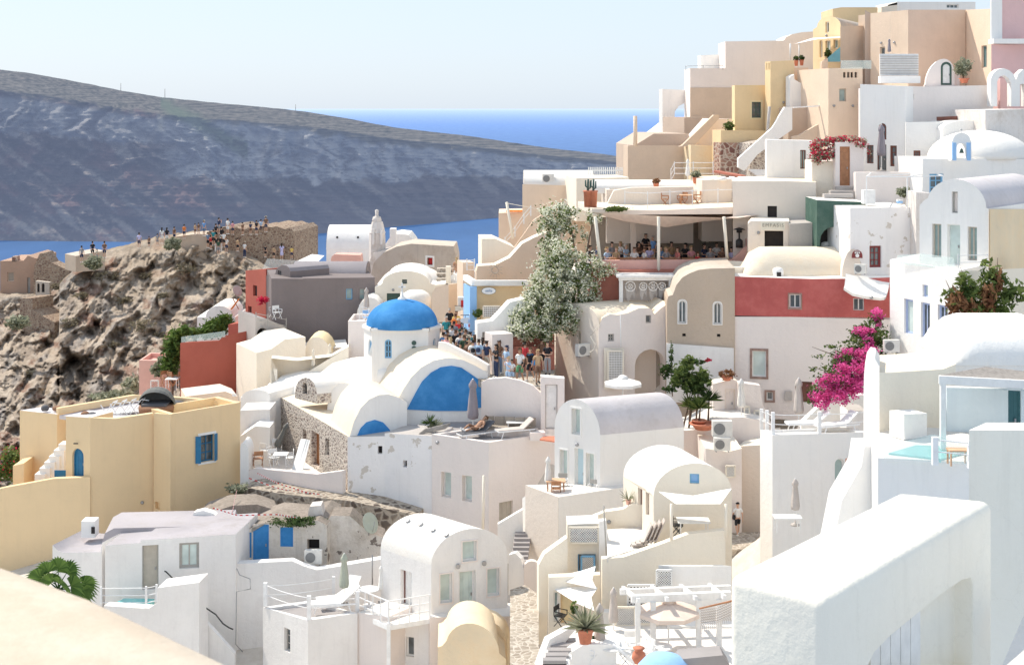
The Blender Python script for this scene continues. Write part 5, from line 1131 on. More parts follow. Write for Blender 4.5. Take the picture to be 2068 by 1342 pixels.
def joints(pose):
    J={}
    J['pelvis']=(0,0,.93);J['waist']=(0,0,1.06);J['chest']=(0,.0,1.25);J['neck0']=(0,.0,1.42);J['neck']=(0,-.01,1.49)
    for s,n in((-1,'L'),(1,'R')):
        J['hip'+n]=(s*.09,0,.90);J['knee'+n]=(s*.10,-.01,.49);J['ank'+n]=(s*.10,.02,.08);J['toe'+n]=(s*.11,-.13,.035)
        J['sh'+n]=(s*.17,0,1.39);J['el'+n]=(s*.24,.02,1.11);J['wr'+n]=(s*.25,-.05,.86);J['hd'+n]=(s*.25,-.08,.80)
        J['fd'+n]=(0,-.15,-1)
    if pose=='walk':
        J['kneeL']=(-.10,-.16,.52);J['ankL']=(-.10,-.20,.10);J['toeL']=(-.11,-.34,.06);J['kneeR']=(.10,.02,.49);J['ankR']=(.10,.26,.14);J['toeR']=(.11,.16,.04)
        J['elL']=(-.23,.10,1.13);J['wrL']=(-.22,.13,.89);J['hdL']=(-.22,.11,.83);J['elR']=(.23,-.08,1.13);J['wrR']=(.22,-.22,.93);J['hdR']=(.21,-.27,.89)
    if pose=='phone':
        for s,n in((-1,'L'),(1,'R')):
            J['el'+n]=(s*.22,-.12,1.17);J['wr'+n]=(s*.10,-.30,1.36);J['hd'+n]=(s*.07,-.34,1.42);J['fd'+n]=(-s*.3,-.1,1)
    if pose=='hold':
        for s,n in((-1,'L'),(1,'R')):
            J['el'+n]=(s*.25,-.02,1.13);J['wr'+n]=(s*.10,-.22,1.10);J['hd'+n]=(s*.05,-.24,1.12);J['fd'+n]=(-s*1,-.2,.1)
    if pose in('sit','recline'):
        dz=.93-.50
        for k in ('pelvis','waist','chest','neck0','neck','shL','shR','hipL','hipR'): x,y,z=J[k]; J[k]=(x,y,z-dz)
        for s,n in((-1,'L'),(1,'R')):
            J['hip'+n]=(s*.09,-.02,.50);J['knee'+n]=(s*.12,-.43,.50);J['ank'+n]=(s*.12,-.42,.09);J['toe'+n]=(s*.12,-.57,.05)
            J['el'+n]=(s*.24,-.06,.72);J['wr'+n]=(s*.14,-.30,.74);J['hd'+n]=(s*.11,-.36,.76);J['fd'+n]=(-s*.3,-1,0)
        if pose=='recline':
            for k in ('waist','chest','neck0','neck','shL','shR'):
                x,y,z=J[k]; r=z-.50; J[k]=(x,y+r*.75,.50+r*.62)
            for s,n in((-1,'L'),(1,'R')):
                J['knee'+n]=(s*.12,-.40,.66 if s<0 else .52);J['ank'+n]=(s*.12,-.74,.44);J['toe'+n]=(s*.13,-.80,.56)
                x,y,z=J['sh'+n]; J['el'+n]=(s*.30,y-.12,z-.20);J['wr'+n]=(s*.22,y-.35,z-.22);J['hd'+n]=(s*.18,y-.42,z-.20)
    return J
def add3(a,b,k=1): return tuple(p+q*k for p,q in zip(a,b))
TPL={}
def tpl(pose,part):
    k=(pose,part)
    if k in TPL: return TPL[k]
    J=joints(pose); g=lambda n:J[n]; V={};E=[]
    n0=Vector(J['neck']); up=(Vector(J['neck'])-Vector(J['chest'])).normalized() if pose=='recline' else Vector((0,0,1)); fw=Vector((0,-1,0)) if pose!='recline' else Vector((0,-.62,.75)).normalized()
    H=lambda f,u,s=0: tuple(n0+fw*f+up*u+Vector((s,0,0)))
    if part=='body':
        V['pelvis']=(g('pelvis'),(.14,.10));V['waist']=(g('waist'),(.125,.095));V['chest']=(g('chest'),(.15,.105));V['neck0']=(g('neck0'),.075);V['neck']=(g('neck'),.052)
        V['jaw']=(H(.03,.085),(.062,.070));V['skull']=(H(-.005,.165),(.074,.090));V['crown']=(H(-.01,.225),(.055,.065));V['nose']=(H(.112,.115),.012)
        V['earL']=(H(-.005,.13,-.085),.014);V['earR']=(H(-.005,.13,.085),.014)
        E+=[('pelvis','waist'),('waist','chest'),('chest','neck0'),('neck0','neck'),('neck','jaw'),('jaw','skull'),('skull','crown'),('jaw','nose'),('skull','earL'),('skull','earR')]
        for n,s in(('L',-1),('R',1)):
            V['hip'+n]=(g('hip'+n),.085);V['knee'+n]=(g('knee'+n),.055);V['calf'+n]=(tuple((Vector(g('knee'+n))*.6+Vector(g('ank'+n))*.4)+Vector((0,.015,0))),.052);V['ank'+n]=(g('ank'+n),.035);V['toe'+n]=(g('toe'+n),(.035,.025))
            V['sh'+n]=(g('sh'+n),.055);V['el'+n]=(g('el'+n),.038);V['wr'+n]=(g('wr'+n),.025);V['hd'+n]=(g('hd'+n),(.034,.018))
            E+=[('pelvis','hip'+n),('hip'+n,'knee'+n),('knee'+n,'calf'+n),('calf'+n,'ank'+n),('ank'+n,'toe'+n),('neck0','sh'+n),('sh'+n,'el'+n),('el'+n,'wr'+n),('wr'+n,'hd'+n)]
            f=Vector(g('fd'+n)).normalized(); hd=Vector(g('hd'+n)); sd=f.cross(Vector((0,0,1)) if abs(f.z)<.8 else Vector((1,0,0))).normalized(); cu=f.cross(sd)*(.35)
            for q,(off,ln) in enumerate(((-.030,.065),(-.010,.078),(.010,.072),(.030,.055))):
                a=hd+f*.045+sd*off; b=hd+f*(.045+ln*.6)+sd*off*1.2+cu*.03*1; c2=hd+f*(.045+ln)+sd*off*1.25+cu*.09
                V['fa%d%s'%(q,n)]=(tuple(a),.010);V['fb%d%s'%(q,n)]=(tuple(b),.009);V['fc%d%s'%(q,n)]=(tuple(c2),.007)
                E+=[('hd'+n,'fa%d%s'%(q,n)),('fa%d%s'%(q,n),'fb%d%s'%(q,n)),('fb%d%s'%(q,n),'fc%d%s'%(q,n))]
            V['ta'+n]=(tuple(hd-sd*.04+f*.015),.011);V['tb'+n]=(tuple(hd-sd*.055+f*.05),.008); E+=[('hd'+n,'ta'+n),('ta'+n,'tb'+n)]
        m=skinmesh('body',V,E,1)
    elif part in('top','dress'):
        r=.022
        V['pelvis']=(add3(g('pelvis'),(0,0,.0)),(.145+r,.105+r));V['waist']=(g('waist'),(.125+r,.095+r));V['chest']=(g('chest'),(.15+r,.108+r));V['neck0']=(g('neck0'),.085)
        E+=[('pelvis','waist'),('waist','chest'),('chest','neck0')]
        for n in 'LR':
            mid=tuple(Vector(g('sh'+n))*.35+Vector(g('el'+n))*.65); V['sh'+n]=(g('sh'+n),.055+r);V['m'+n]=(mid,.05+r*.9); E+=[('neck0','sh'+n),('sh'+n,'m'+n)]
        if part=='dress':
            if pose in('sit','recline'): V['hem']=(add3(g('pelvis'),(0,-.40,.0)),(.17,.11))
            else: V['hem']=(add3(g('pelvis'),(0,0,-.50)),(.24,.20))
            E.append(('pelvis','hem'))
        m=skinmesh(part,V,E,1)
    elif part in('shorts','trousers'):
        r=.018; V['pelvis']=(g('pelvis'),(.145+r,.105+r)); V['top_']=(add3(g('pelvis'),(0,0,.06)),(.135+r,.10+r)); E.append(('pelvis','top_'))
        for n in 'LR':
            V['hip'+n]=(g('hip'+n),.085+r); end='ank' if part=='trousers' else 'knee'
            V['knee'+n]=(tuple(Vector(g('knee'+n))*1+Vector((0,0,.04))) ,.058+r*1.2); E+=[('pelvis','hip'+n),('hip'+n,'knee'+n)]
            if part=='trousers': V['ank'+n]=(g('ank'+n),.045+r); E.append(('knee'+n,'ank'+n))
        m=skinmesh(part,V,E,1)
    elif part in('hair','long_hair'):
        V['a']=(H(-.03,.19),(.082,.088));V['b']=(H(-.02,.245),(.055,.062));V['c']=(H(-.065,.12),(.070,.045)); E+=[('a','b'),('a','c')]
        if part=='long_hair': V['d']=(H(-.10,0),(.085,.04));V['e']=(H(-.11,-.16),(.05,.03)); E+=[('c','d'),('d','e')]
        m=skinmesh('hair',V,E,1)
    elif part=='hat':
        mb=MB(); rot=up.to_track_quat('Z','Y').to_matrix(); mb.lathe([(.16,0),(.165,.01),(.095,.03),(.09,.09),(.05,.11),(.01,.112)],H(0,.20),16,rot=rot); o=mb.build('hat','c_beige'); m=o.data; bpy.data.objects.remove(o)
    elif part=='cap':
        mb=MB(); mb.lathe([(.095,0),(.092,.04),(.06,.08),(.01,.09)],H(-.005,.19),14); mb.box(H(.12,.195),(.13,.12,.012)); o=mb.build('cap','c_white'); m=o.data; bpy.data.objects.remove(o)
    elif part=='backpack':
        c=Vector(g('chest'))+Vector((0,.19,-.02)); V['a']=(tuple(c+Vector((0,0,.14))),(.12,.07));V['b']=(tuple(c-Vector((0,0,.14))),(.14,.09)); E=[('a','b')]; m=skinmesh('backpack',V,E,1)
    elif part=='shoes':
        mb=MB()
        for n in 'LR':
            a=Vector(g('ank'+n)); b=Vector(g('toe'+n)); mb.tube([a+Vector((0,.05,-.02)),a*.4+b*.6,b+(b-a).normalized()*.03],[.045,.042,.03],8)
        o=mb.build('shoes','c_white'); m=o.data; bpy.data.objects.remove(o)
    elif part=='bag':
        p=Vector(g('pelvis'))+Vector((.2,-.05,.05)); mb=MB(); mb.box(p,(.09,.26,.24)); mb.tube([p+Vector((0,0,.12)),Vector(g('shR'))+Vector((-.0,-.06,.05)),Vector(g('neck0'))+Vector((-.1,-.09,-.05))],.012,5); o=mb.build('bag','c_black'); m=o.data; bpy.data.objects.remove(o)
    TPL[k]=m; return m
def person(label,loc,rz,pose='stand',skin='skin_a',top='c_white',low='c_navy',lowkind='shorts',hair='hair_dark',long=False,h=1.0,extra=(),shoe='c_white',group=None):
    r=thing('person',label,'person',loc,group,rz); r.scale=(h,h,h)
    def part(p,nm,mat):
        o=bpy.data.objects.new(nm,tpl(pose,p)); COL.objects.link(o); o.parent=r; o.material_slots[0].link='OBJECT'; o.material_slots[0].material=M(mat); return o
    part('body','body',skin)
    if lowkind=='dress': part('dress','dress',top)
    else: part('top','top',top); part(lowkind,lowkind,low)
    if hair: part('long_hair' if long else 'hair','hair',hair)
    part('shoes','shoes',shoe)
    for e,m in extra: part(e,e,m)
    return r
LZ=-14.12
def lane(label,px,Y,rz,**k): return person(label,(XP(px,Y),Y,LZ),R(rz),group='tourists in the crowded lane',**k)
B=180
lane('white haired person in a black shirt seen from behind, furthest up the lane',908,88,B,top='c_black',low='c_black',hair='hair_grey')
lane('grey haired man in a teal tee shirt facing down the lane',901,84,10,top='c_teal',low='c_lblue',hair='hair_grey',h=1.03)
lane('woman in a bright red top with pale hat near the shop sign',926,83.5,20,top='c_red',low='c_black',hair='hair_brown',long=True,extra=(('hat','c_beige'),))
lane('dark haired woman in dark green beside the red top',934,82,30,top='c_dgreen',low='c_black',hair='hair_dark',long=True)
lane('person in a pink cap behind the black shirt man',917,82.5,B,top='c_grey',low='c_navy',extra=(('cap','c_pink'),))
lane('man in black with a white cap beside the dome',904,79.2,160,top='c_black',low='c_grey',extra=(('cap','c_white'),),h=1.02)
lane('man in a plain black tee shirt walking away mid lane',920,79.3,B,pose='walk',top='c_black',low='c_black',hair='hair_brown')
lane('person in white with a navy backpack walking away',929,78.4,B,top='c_white',low='c_denim',extra=(('backpack','c_navy'),))
lane('person in beige with a white cap under the shop sign',940,79.6,200,top='c_beige',low='c_navy',hair='hair_brown',extra=(('cap','c_white'),))
lane('person in brown with a straw hat right of the navy backpack',947,77.2,150,top='c_tan',low='c_navy',extra=(('hat','c_beige'),))
lane('woman in pink photographing beside the dome edge',901,77.6,-30,pose='phone',skin='skin_c',top='c_pink',low='c_white',hair='hair_brown',long=True)
lane('woman in a white blouse with loose blond hair near the dome edge',909,76.8,-150,top='c_white',low='c_beige',hair='hair_blond',long=True,skin='skin_c')
lane('person in a white tee with a black backpack above the vault',955,75.9,B,top='c_white',low='c_grey',extra=(('backpack','c_black'),))
lane('man in a light blue shirt with a navy backpack spreading his arms',967,75.7,170,pose='walk',top='c_lblue',low='c_navy',extra=(('backpack','c_navy'),),h=1.04)
lane('short person in brown bending over in the crowd',943,76.4,140,top='c_brown',low='c_black',h=.90)
lane('child in black low in the crowd behind the vault',925,77.2,180,top='c_black',low='c_black',h=.72)
lane('person in denim blue under the white sign board',944,82.6,160,top='c_denim',low='c_denim',hair='hair_dark')
lane('person in dark green tee left of the straw hat',937,77.6,190,top='c_dgreen',low='c_black',hair='hair_brown')
lane('woman in a white dress right of the light blue shirt',976,76.6,150,lowkind='dress',top='c_white',hair='hair_dark',long=True)
lane('tall man in grey behind the white tee shirt',950,80.8,175,top='c_grey',low='c_grey',h=1.05)
lane('person in orange tee deep in the lane',920,85.5,180,top='c_orange',low='c_denim',hair='hair_brown')
lane('person in black floral trousers raising a phone by the wall',1002,74.4,-60,pose='phone',skin='skin_b',top='c_black',low='c_navy',lowkind='trousers',hair='hair_dark',long=True)
lane('woman with long brown hair reading her phone against the white wall',1008,75.6,-20,pose='hold',skin='skin_b',top='c_brown',low='c_denim',lowkind='trousers',hair='hair_brown',long=True)
lane('woman in a navy headscarf and pale jacket',1023,74.3,-50,pose='hold',top='c_lblue',low='c_beige',lowkind='trousers',hair='c_navy',long=True,h=.97)
lane('man in a white tee and green shorts carrying a shoulder bag',1050,72.9,-20,pose='walk',skin='skin_b',top='c_white',low='c_green',hair='hair_brown',extra=(('bag','c_black'),),h=1.03)
lane('elderly woman in a sky blue shirt shading her face',1026,72.4,-35,pose='phone',skin='skin_c',top='c_lblue',low='c_lblue',hair='hair_blond',h=.82)
lane('small child in white beside the elderly woman',1034,72.7,-10,pose='hold',skin='skin_b',top='c_white',low='c_lblue',hair='hair_dark',h=.72)
lane('woman in black with a blue carrier bag and sunglasses',1071,73.6,-25,pose='walk',top='c_black',low='c_black',hair='hair_brown',h=.98,extra=(('bag','bluefab'),))
lane('girl with blond hair in a tan shirt walking with dark shoes',1086,72.8,10,pose='walk',skin='skin_b',top='c_tan',low='c_brown',hair='hair_blond',long=True,shoe='c_black')
lane('person in rust red behind the green shorts',1060,75.2,150,top='c_red',low='c_brown',hair='hair_dark')
for l,px,Y,rz,kw in (('person in pale grey with a white cap between the backpackers',933,80.4,170,dict(top='c_grey',low='c_navy',extra=(('cap','c_white'),))),('woman in lavender with brown hair left of the striped shirt',958,77.6,200,dict(top='c_lav',low='c_white',hair='hair_brown',long=True)),('man in navy at the right of the vault crown',983,75.6,150,dict(top='c_navy',low='c_beige')),('person in white with dark hair deep in the lane',913,81.0,185,dict(top='c_white',low='c_black')),('woman in yellow near the lantern sign',922,86.6,10,dict(top='c_yellow',low='c_denim',hair='hair_brown',long=True)),('person in blue low beside the dome edge',896,79.0,160,dict(top='c_blue',low='c_navy',h=.95)),('man in beige hat behind the lavender woman',962,79.2,175,dict(top='c_beige',low='c_grey',extra=(('hat','c_beige'),))),('woman in coral dress by the white cave door',992,76.4,-20,dict(top='c_salmon',lowkind='dress',hair='hair_dark',long=True)),('teenager in black with a red backpack mid lane',939,78.0,185,dict(top='c_black',low='c_black',h=.93,extra=(('backpack','c_red'),))),('person in teal beside the postcard rack',950,78.6,150,dict(top='c_teal',low='c_black',hair='hair_dark'))): lane(l,px,Y,rz,**kw)
person('woman in a black vest and grey trousers standing by the tunnel',P(1106,757,74.6),R(-15),pose='hold',skin='skin_a',top='c_black',low='c_grey',lowkind='trousers',hair='hair_dark',shoe='c_black')
lane('person in dark red inside the tunnel entrance',1094,76.4,180,top='c_brown',low='c_black',hair='hair_dark')
person('woman with long blond hair at the top of the lane steps',P(922,572,96),R(180),top='skin_b',low='c_red',lowkind='dress',hair='hair_blond',long=True)
person('man in black shorts and white tee walking up the rear alley',P(1490,1081,66.0),R(190),pose='walk',top='c_white',low='c_black',hair=None,h=.88,extra=(('cap','c_black'),('bag','c_black')),shoe='c_white')
# diners
DZ=-9.3
def diner(label,px,Y,rz,**k):
    k.setdefault('pose','sit'); return person(label,(XP(px,Y),Y,DZ),R(rz),group='diners on the restaurant terrace',**k)
diner('diner in dark clothes behind the white flowers',1192,82.5,60,top='c_black',low='c_navy')
diner('diner in navy at the flower covered end of the terrace',1207,83,-60,top='c_navy',low='c_navy')
diner('blond diner in pale blue at the leftmost open table',1226,81.4,40,top='c_lblue',low='c_grey',hair='hair_blond',long=True,skin='skin_c')
diner('woman diner in a coral striped top with bare shoulders',1245,81.6,-40,top='c_tan',low='c_grey',hair='hair_blond',long=True,skin='skin_c')
diner('older diner in a light blue shirt leaning at the table',1264,83.4,50,top='c_lblue',low='c_beige',hair='hair_grey')
diner('diner in a white patterned blouse with sunglasses',1281,81.3,0,top='c_white',low='c_grey',hair='hair_brown')
diner('diner in a plain white shirt seen from the side',1302,81.2,-70,top='c_white',low='c_grey',hair='hair_brown',skin='skin_b')
diner('waiter in black standing in the dark doorway',1304,85.5,10,pose='hold',top='c_black',low='c_black',lowkind='trousers')
diner('standing guest in a pale blue shirt left of the middle pole',1319,84,-60,pose='stand',top='c_blue',low='c_beige',lowkind='trousers',hair='hair_grey')
diner('woman diner in a floral dark dress right of the middle pole',1345,81.5,20,top='c_grey',low='c_grey',lowkind='dress',hair='hair_blond',long=True)
diner('diner in a bright salmon red shirt',1369,81.4,-70,top='c_salmon',low='c_navy',hair='hair_brown')
diner('child in red checks at the right table',1409,81.2,30,top='c_red',low='c_navy',hair='hair_brown',h=.8)
diner('man diner in a grey tee shirt with sunglasses',1434,81.6,10,top='c_grey',low='c_navy',hair='hair_dark')
diner('dark haired diner with bare arms at the right table',1459,81.8,-20,top='c_brown',low='c_navy',hair='hair_dark',skin='skin_b',long=True)
diner('diner in a violet top beside the right pole',1478,81.5,-60,top='c_lav',low='c_navy',hair='hair_dark',long=True)
diner('diner in black seated in the deep shade left of the heater',1325,85,60,top='c_black',low='c_black')
for l,a,Y,rz,kw in (('diner in pale grey in the second row behind the left tables',1236,84.5,20,dict(top='c_grey',low='c_navy')),('blond diner in white in the second row',1253,84.8,-30,dict(top='c_white',low='c_navy',hair='hair_blond',long=True)),('diner in brown in the second row left of the waiter',1290,84.6,40,dict(top='c_brown',low='c_navy')),('diner in lavender between the waiter and the middle pole',1312,82.6,-20,dict(top='c_lav',low='c_grey',hair='hair_brown',long=True)),('diner in blue tight against the middle pole',1334,82.2,30,dict(top='c_blue',low='c_grey')),('diner in tan behind the salmon shirt',1356,84.6,10,dict(top='c_tan',low='c_grey')),('diner in black under the middle of the sail',1384,83.8,-40,dict(top='c_black',low='c_black')),('diner in pale pink under the right half of the sail',1396,82.2,20,dict(top='c_pink',low='c_grey',hair='hair_blond',long=True)),('diner in navy between the right tables',1422,83.4,40,dict(top='c_navy',low='c_navy')),('diner in white at the back of the right tables',1447,84.2,-10,dict(top='c_white',low='c_navy'))): diner(l,a,Y,rz,**kw)
# sunbathers
person('sunbather with bare tanned skin reclining on the lounge terrace',P(962,884,70.6),R(-60),pose='recline',skin='skin_b',top='skin_b',low='c_brown',hair='hair_brown')
# headland visitors
def hl(label,px,py,rz=180,Y=156.5,**k):
    return person(label,P(px,py,Y),R(rz),group='sightseers on the castle headland',**k)
for a in [('person in a pale lavender shirt alone on the rocky crest',281,502,dict(top='c_lav',low='c_navy')),
 ('person crouching in brown on the rocky crest',301,500,dict(top='c_brown',low='c_black',h=.7)),
 ('woman in white with long dark hair on the crest path',327,492,dict(top='c_white',low='c_white',long=True)),
 ('woman in a black top beside the long haired woman in white',337,492,dict(top='c_black',low='c_white',long=True)),
 ('person in dark red climbing right of the two women',352,487,dict(top='c_brown',low='c_navy',h=.9)),
 ('person in grey at the left viewpoint terrace',165,530,dict(top='c_grey',low='c_navy',Y=149)),
 ('person in black with a white cap at the left viewpoint',187,521,dict(top='c_black',low='c_black',extra=(('cap','c_white'),),Y=149)),
 ('seated person in beige between the viewpoint watchers',196,526,dict(top='c_beige',low='c_grey',h=.7,Y=149)),
 ('person in maroon at the right end of the viewpoint terrace',211,521,dict(top='c_brown',low='c_navy',Y=149)),
 ('person in tan sitting on the castle wall top',394,474,dict(top='c_tan',low='c_brown',h=.7)),
 ('second person in tan further along the wall top',401,474,dict(top='c_brown',low='c_tan',h=.75)),
 ('person in sky blue with a hat left of the ruin',412,477,dict(top='c_blue',low='c_denim',extra=(('hat','c_beige'),))),
 ('person in black climbing the ruin steps',436,484,dict(top='c_black',low='c_black')),
 ('person in navy with arms raised on the ruin corner',442,472,dict(top='c_navy',low='c_grey',pose='phone')),
 ('tall person in black in front of the ruin wall',447,492,dict(top='c_black',low='c_white',h=1.05)),
 ('person in white behind the ruin parapet',460,473,dict(top='c_white',low='c_white')),
 ('person in brown low behind the ruin parapet',490,475,dict(top='c_brown',low='c_brown',h=.8)),
 ('person in navy low behind the ruin parapet',506,474,dict(top='c_navy',low='c_brown',h=.8)),
 ('person in black beside the navy visitor on the ruin',518,474,dict(top='c_black',low='c_navy',h=.9)),
 ('person in maroon with a straw hat highest on the ruin',537,469,dict(top='c_brown',low='c_navy',extra=(('hat','c_beige'),))),
 ('person in grey blue left of the red backpack',420,501,dict(top='c_denim',low='c_black')),
 ('person with a red backpack before the ruin',426,504,dict(top='c_red',low='c_black',h=.9,extra=(('backpack','c_red'),))),
 ('person in white trousers in the middle of the ruin steps',437,508,dict(top='c_black',low='c_white',lowkind='trousers')),
 ('person in black and white at the foot of the ruin wall',446,508,dict(top='c_black',low='c_white',lowkind='trousers')),
 ('person in pale pink right of the ruin steps',457,511,dict(top='c_white',low='c_navy')),
 ('person in grey bending by the ruin wall',480,508,dict(top='c_tan',low='c_black',h=.85)),
 ('man in a long white shirt and beige hat on the sloping path',494,520,dict(top='c_white',low='c_navy',lowkind='trousers',extra=(('hat','c_beige'),))),
 ('person in black sitting against the ruin base',536,520,dict(top='c_black',low='c_black',h=.8)),
 ('woman in a long lavender dress at the ruin base',569,525,dict(top='c_lav',lowkind='dress',long=True,h=1.05)),
 ('person in yellow beside the lavender dress',589,523,dict(top='c_yellow',low='c_navy',h=.8))]:
    d=dict(a[3]); Y=d.pop('Y',155.8); hl(a[0],a[1],a[2],180 if a[1]%2 else 150,Y,**d)
for i,(l,px,py,kw) in enumerate((('person in teal climbing beside the ruin corner',431,496,dict(top='c_teal',low='c_black')),('person in white with a red cap by the ruin steps',452,500,dict(top='c_white',low='c_black',extra=(('cap','c_red'),))),('person in dark green low on the ruin steps',441,515,dict(top='c_dgreen',low='c_grey')),('person in pink behind the ruin parapet',470,474,dict(top='c_pink',low='c_navy',h=.85)),('person in sky blue behind the ruin parapet',527,472,dict(top='c_lblue',low='c_navy',h=.9)),('person in orange on the rocky crest path',372,482,dict(top='c_orange',low='c_navy',h=.9)),('person in grey sitting on the crest path',318,496,dict(top='c_grey',low='c_grey',h=.75)),('person in tan bending beside the lavender dress',553,524,dict(top='c_tan',low='c_black',h=.85)))): hl(l,px,py,170,155.6 if py>490 else 156.8,**kw)
# ================================================================== furniture and fittings
def up(name,label,cat,group=None): return thing(name,label,cat,(0,0,0),group)
# --- closed parasol (2.3 m tall)
cu=up('closed_parasol','closed parasol','parasol')
MB().tube([(0,0,0),(0,0,2.35)],.028,8).build('pole','metalw',cu)
MB().lathe([(.05,.75),(.17,.80),(.19,.95),(.15,1.5),(.10,1.95),(.13,2.0),(.14,2.12),(.05,2.3),(.01,2.34)],(0,0,0),16,wob=.22).build('canopy','canvasw',cu)
MB().lathe([(.24,0),(.24,.05),(.05,.08),(.04,.2)],(0,0,0),14).build('base','greyl',cu)
def parasol(label,px,py,Y,h,col,tilt=0):
    o=place(cu,P(px,py,Y),random.uniform(0,1),label,'closed parasols on the terraces',h/2.35,{'canopy':col})
    if tilt: o.rotation_euler=(0,tilt,0)
parasol('closed sage green parasol on the sun lounger terrace',695,1220,62,2.25,'canvass')
parasol('closed cream parasol beside the white balcony house',771,1215,62.3,1.65,'canvasw')
parasol('closed mauve grey parasol in front of the blue vault',955,885,71.3,3.0,'canvasg')
parasol('closed white parasol on the arched house terrace',1107,1000,65.6,1.8,'canvasw')
parasol('closed white parasol beside the clay flower bowl gate',1497,850,70,2.1,'canvasw')
parasol('closed taupe parasol at the rope railed terrace',1613,870,62.5,2.35,'canvast')
parasol('closed taupe parasol on the small patio below the rope terrace',1606,1060,57.5,1.9,'canvast')
parasol('closed taupe parasol left of the pergola',1239,1290,53.5,1.95,'canvast')
parasol('closed brown grey parasol nearest the potted agave',1211,1338,50,2.1,'canvast')
parasol('dark grey parasol leaning against the stone chapel wall',549,925,77.5,2.1,'canvasd',R(24))
parasol('closed cream parasol in the yellow courtyard left',633,755,85,1.5,'cream')
parasol('taller closed cream parasol in the yellow courtyard',666,745,86,1.55,'cream')
parasol('closed pale taupe parasol behind the blue dome',740,645,88.5,2.0,'canvast')
parasol('closed white parasol on the upper deck left of a plant pot',1389,372,90,1.6,'canvasw')
parasol('closed dark grey parasol in front of the big tan house',1796,118,90.5,1.25,'canvasg')
parasol('closed black and white parasol before the arched red window',1780,346,81,2.7,'canvasg')
parasol('closed pale parasol at the plant filled corner terrace',1000,545,88,1.0,'canvasw') if False else None
# --- open parasols
def open_parasol(label,px,py,Y,h,r,col):
    t=thing('open_parasol',label,'parasol',P(px,py,Y)); o=P(px,py,Y)
    MB().tube([o,o+Vector((0,0,h))],.03,8).build('pole','metalw',t)
    mb=MB(); n=8; top=o+Vector((0,0,h)); vs=[top]+[o+Vector((r*math.cos(2*math.pi*(k+.5)/n),r*math.sin(2*math.pi*(k+.5)/n),h-.32*r)) for k in range(n)]
    vs+=[v-Vector((0,0,.14)) for v in vs[1:]]
    mb.add(vs,[(0,1+k,1+(k+1)%n) for k in range(n)]+[(1+k,1+n+k,1+n+(k+1)%n,1+(k+1)%n) for k in range(n)]); mb.build('canopy',col,t)
    MB().lathe([(.28,0),(.2,.10),(.02,.16)],top-Vector((0,0,.06)),8,False).build('cap',col,t)
open_parasol('open white parasol with scalloped edge above the vault',1258,830,72,1.75,.98,'canvasw')
open_parasol('large open blush parasol under the white pergola',1350,1345,51.5,2.4,1.15,'sail')
# --- sun lounger, head at +y
lo=up('sun_lounger','sun lounger','sun lounger')
mb=MB(); mb.bar((-.3,-.95,.33),(-.3,.95,.33),.04,.06).bar((.3,-.95,.33),(.3,.95,.33),.04,.06).bar((-.3,-.95,.33),(.3,-.95,.33),.04,.06); mb.build('frame','metalw',lo)
for x in(-.3,.3):
    for y in(-.8,.75): MB().bar((x,y,0),(x,y*.86,.33),.035).build('leg','metalw',lo)
MB().box((0,-.28,.37),(.58,1.35,.05)).build('seat','canvasw',lo)
MB().box((0,.62,.60),(.58,.72,.05),rx=R(40)).build('backrest','canvasw',lo)
LG='sun loungers on the terraces'
def lounger(label,px,py,Y,rz,mats=None): place(lo,P(px,py,Y),R(rz),label,LG,1,mats)
lounger('white sun lounger nearest the rope rail of the block terrace',672,1232,60.8,-80)
lounger('second white sun lounger behind on the block terrace',684,1222,62.0,-72)
lounger('white sun lounger upright near the sage parasol',700,1212,62.7,-20)
lounger('long white sun lounger on the rope railed right terrace',1632,869,61.5,-85)
lounger('shorter white sun lounger near the grey lidded box',1690,872,61,-70)
lounger('grey cushioned lounger carrying the sunbather',962,886,70.4,-60,{'seat':'cushd','backrest':'cushd'})
lounger('empty grey cushioned lounger on the lounge terrace',1040,880,70.3,-70,{'seat':'canvast','backrest':'canvast'})
# --- folding chair (director style), facing -y
ch=up('folding_chair','folding chair','chair')
MB().box((0,0,.45),(.46,.42,.03)).build('seat','wood',ch); MB().box((0,.2,.75),(.48,.03,.22)).build('backrest','wood',ch)
for x in(-.23,.23):
    MB().bar((x,-.2,0),(x,.2,.46),.03).bar((x,.2,0),(x,-.2,.46),.03).bar((x,.2,.45),(x,.21,.86),.03).bar((x,-.22,.64),(x,.2,.64),.035,.03).bar((x,-.2,.45),(x,-.2,.64),.03).build('side_frame','wood',ch)
def chair(label,px,py,Y,rz,col,g,s=1): 
    m=None if col=='wood' else {'seat':col,'backrest':col,'side_frame':'metalw' if col!='black' else 'black'}
    place(ch,P(px,py,Y),R(rz),label,g,s,m)
chair('brown wooden folding chair on the chapel terrace',521,942,75.2,200,'wood','chairs on the chapel terrace')
for i,(x,y,Y,r,l) in enumerate(((513,918,78,160,'furthest white folding chair on the chapel terrace'),(536,925,77,150,'white folding chair behind the brown one'),(553,940,75.5,30,'white folding chair left of the white table'),(585,940,75.5,-80,'white folding chair right of the white table'),(560,915,78,180,'white folding chair against the stone wall'))): chair(l,x,y,Y,r,'fwhite','chairs on the chapel terrace')
for x,y,Y,r,l in ((1343,417,85,80,'wooden armchair at the left of the roof terrace table'),(1362,415,86,10,'wooden armchair behind the roof terrace table'),(1378,417,85.2,-60,'wooden armchair at the middle of the roof terrace'),(1408,415,85,-90,'wooden armchair at the right of the roof terrace')): chair(l,x,y,Y,r,'wood','wooden armchairs on the roof terrace')
chair('dark red bistro chair in front of the small wooden table',1123,1003,65.2,180,'wood','bistro chairs',.9)
chair('grey bistro chair behind the small wooden table',1137,990,66.6,0,'fgrey','bistro chairs',.9)
